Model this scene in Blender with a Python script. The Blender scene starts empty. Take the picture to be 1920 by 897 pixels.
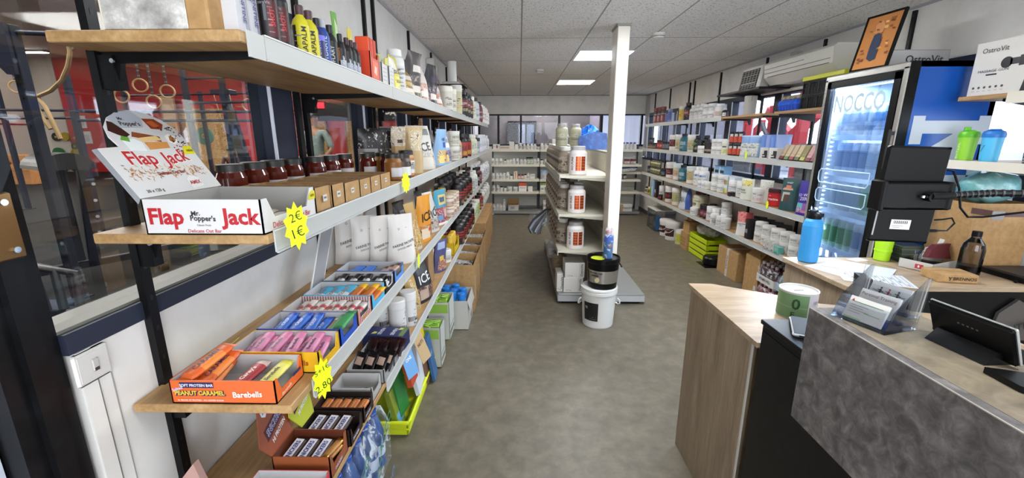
import bpy, math, random
from math import sin, cos, pi, radians, sqrt
from mathutils import Vector, Matrix
random.seed(11)
COL = bpy.context.scene.collection
SC = bpy.context.scene
# ---------------------------------------------------------------- camera
cam_d = bpy.data.cameras.new('camera'); cam = bpy.data.objects.new('camera', cam_d); COL.objects.link(cam)
cam_d.sensor_width = 36; cam_d.lens = 796 / 1920 * 36; cam_d.clip_start = .02; cam_d.clip_end = 300
PITCH = math.atan(191.5 / 796); YAW = math.atan(14 / 796 * cos(PITCH))
cam.location = (0, 0, 1.6); cam.rotation_euler = (pi / 2 - PITCH, 0, YAW)
SC.camera = cam
# ---------------------------------------------------------------- view and light
SC.view_settings.view_transform = 'Standard'; SC.view_settings.look = 'None'
SC.view_settings.gamma = 1; SC.view_settings.use_curve_mapping = False
SC.view_settings.exposure = 0.24
W = bpy.data.worlds.new('world'); SC.world = W; W.use_nodes = True
W.node_tree.nodes['Background'].inputs[0].default_value = (.80, .88, 1, 1)
W.node_tree.nodes['Background'].inputs[1].default_value = 5.0
def area(name, loc, rot, sx, sy, power, col):
    l = bpy.data.lights.new(name, 'AREA'); l.shape = 'RECTANGLE'; l.size = sx; l.size_y = sy
    l.energy = power; l.color = col
    o = bpy.data.objects.new(name, l); o.location = loc; o.rotation_euler = rot; COL.objects.link(o); return o
# daylight through the glazed entrance behind the camera
area('entrance_daylight', (.9, -2.3, 1.5), (radians(112), 0, 0), 3.0, 2.0, 70, (.94, .97, 1))
# sky light portals in the window openings (they only guide the sky's own light)
for p_, r_, a_, b_ in (((2.84, 4.9, 1.62), (0, radians(90), 0), .92, 9.3), ((.9, -2.58, 1.4), (radians(90), 0, 0), 3.0, 1.8)):
    q_ = area('sky_portal', p_, r_, a_, b_, 1, (1, 1, 1)); q_.data.cycles.is_portal = True
for gx, gy in ((-4.5, 4), (-5, 11), (-13, 5), (-13, 14), (-20, 8)):
    area('gym_fill_light', (gx, gy, 4.9), (0, 0, 0), 3.0, 3.0, 560, (1, .96, .90))  # area lights added under the closed ceiling to brighten the gym
SC.cycles.transparent_max_bounces = 40
# ---------------------------------------------------------------- materials
def lin(h):
    if not isinstance(h, str): return h
    h = h.lstrip('#'); c = [int(h[i:i + 2], 16) / 255 for i in (0, 2, 4)]
    return tuple(x / 12.92 if x <= .04045 else ((x + .055) / 1.055) ** 2.4 for x in c)
MAT = {}
def nodes(name):
    m = bpy.data.materials.new(name); m.use_nodes = True
    nt = m.node_tree; return m, nt, nt.nodes['Principled BSDF']
def P(col, rough=.45, metal=0, trans=0):
    """plain procedural paint / plastic / print, cached by its looks"""
    if col in MAT: return MAT[col]
    key = (col, rough, metal, trans)
    if key in MAT: return MAT[key]
    m, nt, b = nodes('finish_' + str(len(MAT)))
    c = lin(col)
    b.inputs['Base Color'].default_value = (*c, 1); b.inputs['Roughness'].default_value = rough
    b.inputs['Metallic'].default_value = metal
    if trans:
        b.inputs['Transmission Weight'].default_value = trans; b.inputs['IOR'].default_value = 1.2
    MAT[key] = m; return m
def tex(nt, kind, **kw):
    n = nt.nodes.new(kind)
    for k, v in kw.items():
        if k in n.inputs: n.inputs[k].default_value = v
        else: setattr(n, k, v)
    return n
def coords(nt, scale=(1, 1, 1), rot=(0, 0, 0), src='Object'):
    tc = nt.nodes.new('ShaderNodeTexCoord'); mp = nt.nodes.new('ShaderNodeMapping')
    mp.inputs['Scale'].default_value = scale; mp.inputs['Rotation'].default_value = rot
    nt.links.new(tc.outputs[src], mp.inputs[0]); return mp.outputs[0]
def ramp(nt, fac, stops):
    r = nt.nodes.new('ShaderNodeValToRGB'); e = r.color_ramp.elements
    while len(e) < len(stops): e.new(.5)
    for i, (p, c) in enumerate(stops): e[i].position = p; e[i].color = (*lin(c), 1)
    nt.links.new(fac, r.inputs[0]); return r.outputs[0]
def bump(nt, b, h, s, d=.002):
    n = nt.nodes.new('ShaderNodeBump'); n.inputs['Strength'].default_value = s; n.inputs['Distance'].default_value = d
    nt.links.new(h, n.inputs['Height']); nt.links.new(n.outputs[0], b.inputs['Normal'])
def wood(key, cols, scale, rough=.5, along='Y', bands=6):
    m, nt, b = nodes(key)
    sc = {'Y': (bands, .6, bands), 'Z': (bands, bands, .5), 'X': (.6, bands, bands)}[along]
    v = coords(nt, tuple(s * scale for s in sc))
    n1 = tex(nt, 'ShaderNodeTexNoise', Scale=1.0, Detail=8, Roughness=.65, Distortion=.6); nt.links.new(v, n1.inputs['Vector'])
    n2 = tex(nt, 'ShaderNodeTexNoise', Scale=9.0, Detail=3, Roughness=.6); nt.links.new(v, n2.inputs['Vector'])
    mx = nt.nodes.new('ShaderNodeMix'); mx.inputs[0].default_value = .35
    nt.links.new(n1.outputs[0], mx.inputs[2]); nt.links.new(n2.outputs[0], mx.inputs[3])
    nt.links.new(ramp(nt, mx.outputs[0], [(.30, cols[0]), (.5, cols[1]), (.68, cols[2])]), b.inputs['Base Color'])
    b.inputs['Roughness'].default_value = rough; bump(nt, b, n2.outputs[0], .15); MAT[key] = m
wood('pine', ('#7d5d3d', '#a98556', '#c4a274'), 1.6, .5)
wood('oak', ('#6d5b4b', '#94806a', '#ab9880'), 2.2, .45, 'Z', 7)
wood('oaktop', ('#8a745b', '#ab9478', '#bfa98d'), 2.2, .4, 'X', 7)
wood('crate_ply', ('#8a5a30', '#a9723f', '#bd8850'), .8, .6, 'X')
def speckle(key, cols, sc, rough=.6, stops=(.3, .5, .7), detail=8, bmp=.1, metal=0, dist=0):
    m, nt, b = nodes(key); v = coords(nt)
    n = tex(nt, 'ShaderNodeTexNoise', Scale=sc, Detail=detail, Roughness=.65, Distortion=dist); nt.links.new(v, n.inputs['Vector'])
    nt.links.new(ramp(nt, n.outputs[0], list(zip(stops, cols))), b.inputs['Base Color'])
    b.inputs['Roughness'].default_value = rough; b.inputs['Metallic'].default_value = metal
    if bmp: bump(nt, b, n.outputs[0], bmp)
    MAT[key] = m; return m
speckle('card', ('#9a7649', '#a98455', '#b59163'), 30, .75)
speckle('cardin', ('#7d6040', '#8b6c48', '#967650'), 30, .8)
speckle('carddark', ('#6f4f33', '#7a583a', '#866343'), 30, .8)
speckle('plaster', ('#d0cdc8', '#dad7d2', '#e0ddd8'), 5, .7, bmp=.05)
speckle('stone', ('#4f4b4a', '#696463', '#88827f'), 30, .5, (.36, .52, .68), 15, .15, dist=.5)
speckle('stonetop', ('#5f5546', '#7b6f5e', '#968971'), 16, .45, (.28, .5, .72), 12, .05, dist=.6)
speckle('rubber', ('#0a0a0a', '#111010', '#242220'), 24, .85, (.35, .55, .75), 10)
speckle('floorvinyl', ('#595246', '#696153', '#7a7161'), 9, .42, (.30, .5, .70), 14, .05, dist=.2)
speckle('greywall', ('#605e60', '#7b797a', '#94918f'), 1.3, .8)
speckle('osb', ('#8d6338', '#b98d55', '#d6b078'), 11, .8, (.35, .5, .62), 3, .1, dist=2.0)
speckle('darkmetal', ('#0c0c0e', '#121214', '#1a1a1c'), 20, .35, bmp=.02)
speckle('plasticwrap', ('#8f8c88', '#b9b6b0', '#e9e6e0'), 22, .18, (.35, .55, .72), 6, .9)
speckle('bluebag', ('#0a3d8f', '#1360c4', '#4a90e0'), 20, .25, (.35, .55, .72), 5, .6)
speckle('tealbag', ('#5f9c9c', '#86bcbc', '#cfe8e6'), 9, .2, (.35, .55, .72), 5, .8)
speckle('foilblack', ('#0b0a0c', '#1c191d', '#8d8488'), 28, .25, (.45, .62, .80), 5, .5)
speckle('foilbrown', ('#1a0f12', '#341d20', '#9c6b58'), 30, .25, (.42, .60, .80), 5, .5)
speckle('magazine', ('#15151a', '#8f8d8c', '#f0efec'), 45, .35, (.42, .52, .60), 3, .2)
# suspended ceiling: 0.58 x 1.17 m fissured tiles with joints
m, nt, b = nodes('ceiling_tiles'); v = coords(nt)
br = tex(nt, 'ShaderNodeTexBrick', offset=0.0, Scale=1.0); mp = nt.nodes.new('ShaderNodeMapping'); nt.links.new(v, mp.inputs[0])
mp.inputs['Location'].default_value = (-.014, -5.33 + 1.17 * 10, 0)
nt.links.new(mp.outputs[0], br.inputs['Vector'])
br.inputs['Brick Width'].default_value = .58; br.inputs['Row Height'].default_value = 1.17; br.inputs['Mortar Size'].default_value = .006
br.inputs['Mortar Smooth'].default_value = .1
n = tex(nt, 'ShaderNodeTexNoise', Scale=75.0, Detail=3, Roughness=.6); nt.links.new(v, n.inputs['Vector'])
spk = ramp(nt, n.outputs[0], [(.33, '#7c7a76'), (.42, '#dedcda'), (.8, '#e4e2e0')])
mx = nt.nodes.new('ShaderNodeMix'); mx.data_type = 'RGBA'; nt.links.new(br.outputs['Fac'], mx.inputs[0]); nt.links.new(spk, mx.inputs[6])
mx.inputs[7].default_value = (*lin('#8d8b88'), 1)
nt.links.new(mx.outputs[2], b.inputs['Base Color']); b.inputs['Roughness'].default_value = .9
bump(nt, b, n.outputs[0], .4, .004); MAT['ceiling_tiles'] = m
# clear glass that lets light through
def glass(key, tint, gl=1.0):
    m = bpy.data.materials.new(key); m.use_nodes = True; nt = m.node_tree; nt.nodes.clear()
    o = nt.nodes.new('ShaderNodeOutputMaterial'); t = nt.nodes.new('ShaderNodeBsdfTransparent'); g = nt.nodes.new('ShaderNodeBsdfGlossy')
    f = nt.nodes.new('ShaderNodeFresnel'); f.inputs[0].default_value = 1.45; x = nt.nodes.new('ShaderNodeMixShader')
    mu = nt.nodes.new('ShaderNodeMath'); mu.operation = 'MULTIPLY'; mu.inputs[1].default_value = gl
    t.inputs[0].default_value = (*lin(tint), 1); g.inputs['Roughness'].default_value = .02
    nt.links.new(f.outputs[0], mu.inputs[0]); nt.links.new(mu.outputs[0], x.inputs[0])
    nt.links.new(t.outputs[0], x.inputs[1]); nt.links.new(g.outputs[0], x.inputs[2]); nt.links.new(x.outputs[0], o.inputs[0]); MAT[key] = m
def film():
    m = bpy.data.materials.new('filmclear'); m.use_nodes = True; nt = m.node_tree; b = nt.nodes['Principled BSDF']; o = nt.nodes['Material Output']
    b.inputs['Base Color'].default_value = (.62, .68, .72, 1); b.inputs['Roughness'].default_value = .15
    t = nt.nodes.new('ShaderNodeBsdfTransparent'); x = nt.nodes.new('ShaderNodeMixShader'); v = coords(nt, (1, 1, 1))
    n = tex(nt, 'ShaderNodeTexNoise', Scale=16.0, Detail=5, Roughness=.6, Distortion=1.2); nt.links.new(v, n.inputs['Vector'])
    r = ramp(nt, n.outputs[0], [(.40, '#2a2a2a'), (.52, '#5a5a5a'), (.62, '#e0e0e0')]); bump(nt, b, n.outputs[0], .6, .01)
    nt.links.new(r, x.inputs[0]); nt.links.new(t.outputs[0], x.inputs[1]); nt.links.new(b.outputs[0], x.inputs[2]); nt.links.new(x.outputs[0], o.inputs[0]); MAT['filmclear'] = m
glass('glass', '#f6f8f9', .35); glass('acrylic', '#f8fafd', .8); glass('bottleglass', '#c9c6c4', 1.2); glass('greyglass', '#c6c4c4', .5)
film(); glass('jarglass', '#b08a70', 1.0); glass('fridgeglass', '#e6f1ff', .6)
def emit(key, col, s):
    m, nt, b = nodes(key); b.inputs['Base Color'].default_value = (*lin(col), 1)
    b.inputs['Emission Color'].default_value = (*lin(col), 1); b.inputs['Emission Strength'].default_value = s; MAT[key] = m
emit('panel_cool', '#f2fcff', 9); emit('panel_warm', '#fff3df', 7); emit('led', '#dff0ff', 14); emit('led_soft', '#cfe6ff', 2.2)
emit('gymlamp', '#fffaf0', 16); emit('redled', '#ff2030', 3); emit('skylight', '#f3f6ff', 2.2)
def net(key, col, rough, metal=0, trans=0): MAT[key] = P(col, rough, metal, trans)
net('chrome', '#c9ccd0', .22, 1); net('alu', '#a9abad', .35, 1); net('strip', '#b6b7b4', .4); net('gondola', '#cfcab9', .45); net('whiteplastic', '#e6e4e0', .35)
net('blackplastic', '#0d0d0f', .35); net('silver', '#bfbdb8', .25, .9); net('slate', '#2a2f3e', .4); net('basegrey', '#8d8d8b', .4, .3)
net('neon', '#dcf21a', .6); net('blueside', '#0a4fa8', .3); net('deepblack', '#050506', .3); net('rope', '#a68a62', .9)
net('copper', '#b4502c', .25, .7); net('amber', '#4c170d', .12); net('darkglass', '#0b0808', .12)
net('milky', '#dfe0dc', .3); net('gold', '#b98a3e', .3, .8); net('brass', '#7d5f3a', .35, .7)
for k_ in ('blackplastic', 'deepblack', 'slate', 'darkmetal', 'rubber'):
    MAT[k_].node_tree.nodes['Principled BSDF'].inputs['Specular IOR Level'].default_value = .22
def printed(spec):
    """busy colour print: irregular blots of the given colours"""
    cs = spec.split(':')[1:]; m, nt, b = nodes('print_' + str(len(MAT))); v = coords(nt)
    n = tex(nt, 'ShaderNodeTexNoise', Scale=38.0, Detail=2.5, Roughness=.6, Distortion=.8); nt.links.new(v, n.inputs['Vector'])
    c = ramp(nt, n.outputs[0], [(0, cs[0]), (.44, cs[1]), (.52, cs[2]), (.60, cs[-1])])
    for l in nt.nodes:
        if l.type == 'VALTORGB': l.color_ramp.interpolation = 'CONSTANT'
    nt.links.new(c, b.inputs['Base Color']); b.inputs['Roughness'].default_value = .38; MAT[spec] = m; return m
def mixc(a, b, t):
    a, b = a.lstrip('#'), b.lstrip('#'); return '#' + ''.join('%02x' % int(int(a[i:i + 2], 16) * (1 - t) + int(b[i:i + 2], 16) * t) for i in (0, 2, 4))
# ---------------------------------------------------------------- mesh builder
class MB:
    def __init__(s): s.v = []; s.f = []; s.mi = []; s.sm = []; s.mats = []; s.M = None
    def mat(s, c):
        m = MAT[c] if isinstance(c, str) and c in MAT else printed(c) if isinstance(c, str) and c[:3] == 'PR:' else (c if isinstance(c, bpy.types.Material) else P(c))
        if m not in s.mats: s.mats.append(m)
        return s.mats.index(m)
    def add(s, vs, fs, c, smooth=False):
        k = len(s.v); i = s.mat(c)
        for p in vs:
            p = Vector(p)
            if s.M is not None: p = s.M @ p
            s.v.append(tuple(p))
        for f in fs: s.f.append([k + q for q in f]); s.mi.append(i); s.sm.append(smooth)
        return s
    def box(s, x0, x1, y0, y1, z0, z1, c, bev=0):
        if bev:
            b = bev; ring = lambda X0, X1, Y0, Y1, z: [(X0, Y0, z), (X1, Y0, z), (X1, Y1, z), (X0, Y1, z)]
            def oc(i, z):
                a, d = x0 + i, x1 - i; e, g = y0 + i, y1 - i
                return [(a + b, e, z), (d - b, e, z), (d, e + b, z), (d, g - b, z), (d - b, g, z), (a + b, g, z), (a, g - b, z), (a, e + b, z)]
            R = [oc(b, z0), oc(0, z0 + b), oc(0, z1 - b), oc(b, z1)]
            vs = sum(R, []); fs = [[7, 6, 5, 4, 3, 2, 1, 0], [24 + i for i in range(8)]]
            for r in range(3):
                for i in range(8): j = (i + 1) % 8; fs.append([r * 8 + i, r * 8 + j, r * 8 + 8 + j, r * 8 + 8 + i])
            return s.add(vs, fs, c)
        vs = [(x0, y0, z0), (x1, y0, z0), (x1, y1, z0), (x0, y1, z0), (x0, y0, z1), (x1, y0, z1), (x1, y1, z1), (x0, y1, z1)]
        return s.add(vs, [[3, 2, 1, 0], [4, 5, 6, 7], [0, 1, 5, 4], [1, 2, 6, 5], [2, 3, 7, 6], [3, 0, 4, 7]], c)
    def lathe(s, prof, c, n=20, cx=0, cy=0, cz=0, capb=True, capt=True):
        """prof: (radius, z[, colour of the band that starts here])"""
        col = c; rings = []
        for p in prof: rings.append([(cx + p[0] * sin(2 * pi * i / n), cy - p[0] * cos(2 * pi * i / n), cz + p[1]) for i in range(n)])
        for a in range(len(prof) - 1):
            if len(prof[a]) > 2: col = prof[a][2]
            s.add(rings[a] + rings[a + 1], [[i, (i + 1) % n, n + (i + 1) % n, n + i] for i in range(n)], col, True)
        if capb: s.add(rings[0], [list(range(n))[::-1]], prof[0][2] if len(prof[0]) > 2 else c)
        if capt: s.add(rings[-1], [list(range(n))], col)
        return s
    def cyl(s, a, b, r, c, n=10, r2=None):
        a = Vector(a); b = Vector(b); d = (b - a).normalized(); u = d.orthogonal().normalized(); w = d.cross(u)
        r2 = r if r2 is None else r2
        vs = [a + (u * cos(2 * pi * i / n) + w * sin(2 * pi * i / n)) * r for i in range(n)] + [b + (u * cos(2 * pi * i / n) + w * sin(2 * pi * i / n)) * r2 for i in range(n)]
        s.add(vs, [[i, (i + 1) % n, n + (i + 1) % n, n + i] for i in range(n)], c, True)
        return s.add(vs, [list(range(n))[::-1], list(range(n, 2 * n))], c)
    def tube(s, pts, r, c, n=8, closed=False):
        pts = [Vector(p) for p in pts]; N = len(pts); rings = []; u = None
        for i, p in enumerate(pts):
            d = (pts[(i + 1) % N] - pts[i - 1]) if closed else (pts[min(i + 1, N - 1)] - pts[max(i - 1, 0)])
            d = d.normalized()
            u = d.orthogonal().normalized() if u is None else (u - d * u.dot(d)).normalized()
            w = d.cross(u); rr = r[i] if isinstance(r, (list, tuple)) else r
            rings += [p + (u * cos(2 * pi * k / n) + w * sin(2 * pi * k / n)) * rr for k in range(n)]
        fs = []
        for i in range(N if closed else N - 1):
            j = (i + 1) % N
            for k in range(n): q = (k + 1) % n; fs.append([i * n + k, i * n + q, j * n + q, j * n + k])
        s.add(rings, fs, c, True)
        if not closed: s.add(rings, [list(range(n))[::-1], list(range((N - 1) * n, N * n))], c)
        return s
    def prism(s, poly, o, ux, uy, depth, c):
        """polygon in the plane o + x*ux + y*uy, given thickness along ux x uy"""
        o = Vector(o); ux = Vector(ux); uy = Vector(uy); w = ux.cross(uy).normalized() * depth; n = len(poly)
        vs = [o + ux * x + uy * y for x, y in poly]; vs += [p + w for p in vs]
        return s.add(vs, [list(range(n))[::-1], list(range(n, 2 * n))] + [[i, (i + 1) % n, n + (i + 1) % n, n + i] for i in range(n)], c)
    def patch(s, r, z0, z1, a0, a1, c, cx=0, cy=0, r1=None):
        n = max(2, int(abs(a1 - a0) / 9)); A = [radians(a0 + (a1 - a0) * i / n) for i in range(n + 1)]; r1 = r if r1 is None else r1
        vs = [(cx + r * sin(a), cy - r * cos(a), z0) for a in A] + [(cx + r1 * sin(a), cy - r1 * cos(a), z1) for a in A]
        return s.add(vs, [[i, i + 1, n + 2 + i, n + 1 + i] for i in range(n)], c, True)
    def text(s, st, size, c, fn, bold=0, sx=1.0):
        vs, fs = glyphs(st, bold)
        return s.add([fn(x * size * sx, y * size) for x, y in vs], fs, c)
    def build(s, name):
        me = bpy.data.meshes.new(name); me.from_pydata(s.v, [], s.f)
        for m in s.mats: me.materials.append(m)
        me.polygons.foreach_set('material_index', s.mi); me.polygons.foreach_set('use_smooth', s.sm)
        me.update()
        if any(s.sm): me.set_sharp_from_angle(angle=radians(38))
        return me
GL = {}
def glyphs(st, bold=0):
    k = (st, bold)
    if k not in GL:
        c = bpy.data.curves.new('t', 'FONT'); c.body = st; c.size = 1; c.resolution_u = 2; c.offset = bold; c.align_x = 'CENTER'
        o = bpy.data.objects.new('t', c); me = bpy.data.meshes.new_from_object(o)
        ys = [v.co.y for v in me.vertices]; mid = (max(ys) + min(ys)) / 2 if ys else 0
        GL[k] = ([(v.co.x, v.co.y - mid) for v in me.vertices], [list(p.vertices) for p in me.polygons])
        bpy.data.objects.remove(o); bpy.data.curves.remove(c); bpy.data.meshes.remove(me)
    return GL[k]
def plane(o, ux, uy):
    o = Vector(o); ux = Vector(ux).normalized(); uy = Vector(uy).normalized()
    return lambda x, y: o + ux * x + uy * y
def wrap(r, z, a=0, vert=False):
    def f(x, y):
        if vert: x, y = -y, x
        t = radians(a) + x / r
        return (r * sin(t), -r * cos(t), z + y)
    return f
# ---------------------------------------------------------------- objects
def obj(name, mesh, parent=None, loc=None, rot=None):
    if isinstance(mesh, MB): mesh = mesh.build(name)
    o = bpy.data.objects.new(name, mesh); COL.objects.link(o)
    if parent is not None: o.parent = parent
    if loc is not None: o.location = loc
    if rot is not None: o.rotation_euler = rot
    return o
ALL = []
def tag(o, label, cat, where='', group=None, end=None):
    o['label'] = label; o['category'] = cat
    ALL.append((o, label, where, end)); 
    if group: o['group'] = group
    return o
def thing(name, label, cat, loc=(0, 0, 0), rz=0, where='', group=None, end=None):
    o = bpy.data.objects.new(name, None); COL.objects.link(o); o.location = loc; o.rotation_euler = (0, 0, rz); o.empty_display_size = .05
    return tag(o, label, cat, where, group, end)
def one(name, mb, label, cat, loc=None, rot=None, where='', group=None, end=None):
    return tag(obj(name, mb, None, loc, rot), label, cat, where, group, end)
def struct(name, mb, loc=None, parent=None):
    o = obj(name, mb, parent, loc)
    if parent is None: o['kind'] = 'structure'
    return o
PROTO = {}
def put(key, make, name, loc, rz, label, cat, where='', end=None, group=None, sc=1, rx=0):
    """a thing from a cached prototype: list of (part, mesh, label, subparts)"""
    if key not in PROTO:
        PROTO[key] = [(n, m.build(n), l) for n, m, l in [(p + (None,))[:3] for p in make()]]
    parts = PROTO[key]
    if len(parts) == 1:
        o = obj(name, parts[0][1]); o.location = loc; o.rotation_euler = (rx, 0, rz); o.scale = (sc, sc, sc); return tag(o, label, cat, where, group, end)
    t = thing(name, label, cat, loc, rz, where, group, end); t.scale = (sc, sc, sc); t.rotation_euler = (rx, 0, rz)
    for n, m, l in parts:
        c = obj(n, m, t)
        if l: c['label'] = l
    return t
ORD = ['first', 'second', 'third', 'fourth', 'fifth', 'sixth', 'seventh', 'eighth', 'ninth', 'tenth', 'eleventh', 'twelfth', 'thirteenth', 'fourteenth', 'fifteenth', 'sixteenth', 'seventeenth', 'eighteenth', 'nineteenth', 'twentieth', 'twenty-first', 'twenty-second', 'twenty-third', 'twenty-fourth']
SUB = dict(door_glass='door_frame', door_border='door_frame', door_lettering='door_frame', door_emblem='door_frame', light_strip='cabinet', side_lettering='cabinet', screen='case', sticker='body', tape='carton_body', flap='carton_body', rim='crate_body', crate_rim='crate_body', rocker='cover_plate', hub='disc', face='body', printed_picture='box_body', grille='housing', vent_flap='housing', diffuser='frame', label='tray_body', drum_lid='drum', printed_flap='box_body', header_panel='box_body', strap='wooden_ring', lettering='cloth', coin_slot_lid='tin_body', poster='frame', monitor='column', hook='rope', conduit='box_body', dumbbells='frame', hair='body', film='bottle_body', shrink_wrap='carton')
def nest():
    """details become sub-parts of the part they belong to"""
    kids = {}
    for o in bpy.data.objects:
        if o.parent is not None: kids.setdefault(o.parent, []).append(o)
    for p, ch in kids.items():
        nm = {}
        for c in ch: nm.setdefault(c.name.split('.')[0], c)
        for c in ch:
            b = c.name.split('.')[0]; q = SUB.get(b) or ('door_frame' if b == 'handle' and 'door_frame' in nm else 'bucket_body' if b == 'handle' and 'bucket_body' in nm else 'tub_body' if b == 'handle' and 'tub_body' in nm else None)
            if q in nm and nm[q] is not c and c not in kids: c.parent = nm[q]
def finish_labels():
    """look-alikes on one shelf are told apart by their order from a named end"""
    from collections import defaultdict
    d = defaultdict(list)
    for o, l, w, e in ALL: d[(l, w, e)].append(o)
    for (l, w, e), os_ in d.items():
        full = l if not w else l + (' ' if w.split()[0] in ('in', 'on', 'standing', 'behind', 'at', 'heaped') else ', ') + w
        cen = lambda o: (o.matrix_basis @ (sum((Vector(c) for c in o.bound_box), Vector()) / 8)) if o.type == 'MESH' else o.location.copy()
        key = {'from the left': lambda c: c.x / max(c.y, .1), 'from the right': lambda c: -c.x / max(c.y, .1), 'from the wall': lambda c: c.x, 'from the aisle': lambda c: -c.x, 'from the fridge': lambda c: c.y}.get(e, lambda c: (c - cam.location).length)
        os_.sort(key=lambda o: round(key(cen(o)), 4))
        for i, o in enumerate(os_):
            o['label'] = full if len(os_) == 1 else full + ', ' + ORD[i] + ' ' + (e or 'from the camera').replace('the camera', 'camera').replace('the fridge', 'fridge')
            if len(os_) > 1 and 'group' not in o: o['group'] = (l + 's ' + w).strip()
# ---------------------------------------------------------------- product makers (front faces local -Y)
def cylp(h, r, body, cap, kind='tub', pat=(), tx=(), n=18, capname='lid'):
    def make():
        a, l = MB(), MB()
        K = {'tub': ([(.94, 0), (1, .02), (1, .78)], [(1.04, .78), (1.04, .97), (.98, 1)]),
             'jug': ([(.9, 0), (1, .03), (1, .68), (.9, .76), (.62, .83), (.60, .87)], [(.66, .85), (.66, .98), (.6, 1)]),
             'wide': ([(.9, 0), (1, .025), (1, .74), (.93, .80), (.72, .84), (.7, .87)], [(.75, .86), (.75, .98), (.70, 1)]),
             'bottle': ([(.9, 0), (1, .02), (1, .62), (.8, .72), (.44, .80), (.42, .85)], [(.5, .82), (.5, .98), (.42, 1)]),
             'pill': ([(.92, 0), (1, .03), (1, .66), (.86, .74), (.66, .77), (.64, .79)], [(.72, .78), (.72, .98), (.64, 1)]),
             'can': ([(.95, 0), (1, .03), (1, .93), (.9, .97)], [(.9, .96), (.9, .985), (.8, 1)]),
             'bucket': ([(.88, 0), (.9, .02), (1, .84), (1.0, .86)], [(1.05, .84), (1.05, .96), (1.0, 1)]),
             'jar': ([(.9, 0), (1, .05), (1, .72), (.84, .82), (.8, .85)], [(.86, .83), (.86, .98), (.8, 1)])}[kind]
        a.lathe([(p * r, z * h) for p, z in K[0]], body, n); l.lathe([(p * r, z * h) for p, z in K[1]], cap, n)
        for z0, z1, a0, a1, c in pat:
            q = 1 if kind != 'bucket' else .9 + .1 * (z0 + z1) / 2 / .84
            q1 = 1 if kind != 'bucket' else .9 + .1 * z1 / .84
            q0 = 1 if kind != 'bucket' else .9 + .1 * z0 / .84
            a.patch(r * q0 + .0008, z0 * h, z1 * h, a0, a1, c, r1=r * q1 + .0008)
        if pat and h > .08:
            R = random.Random(int(h * 1e4) + len(pat)); big = [p for p in pat if p[1] - p[0] > .2]
            for z0, z1, a0, a1, c in big[:1]:
                for i in range(5):
                    u = R.uniform(a0 * .8, a1 * .3); zz = z0 + (z1 - z0) * (.12 + .17 * i)
                    q = 1 if kind != 'bucket' else .9 + .1 * zz / .84
                    a.patch(r * q + .0015, zz * h, zz * h + h * .012 * R.choice((1, 2.2)), u, u + R.uniform(12, 45), mixc(c, '#141418' if int(c[1:3], 16) > 110 else '#d8d8d8', R.uniform(.35, .8)) if c[0] == '#' else '#55555a')
        for st, z, an, size, c, vert in tx:
            q = 1 if kind != 'bucket' else .9 + .1 * z / .84
            a.text(st, size, c, wrap(r * q + .0018, z * h, an, vert), .01)
        body_name = {'bucket': 'bucket_body', 'tub': 'tub_body', 'jar': 'jar_body', 'can': 'can_body'}.get(kind, 'bottle_body')
        return [(body_name, a), (capname, l)]
    return make
def small_cyl(h, r, body, cap, kind, pat=(), tx=(), n=10):
    f = cylp(h, r, body, cap, kind, pat, tx, n)
    def make():
        (an, a), (ln, l) = f()
        k = len(a.v)
        for i, fc in enumerate(l.f):
            a.f.append([k + q for q in fc]); a.mi.append(a.mat(l.mats[l.mi[i]])); a.sm.append(l.sm[i])
        a.v += l.v
        return [('bottle', a)]
    return make
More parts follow.
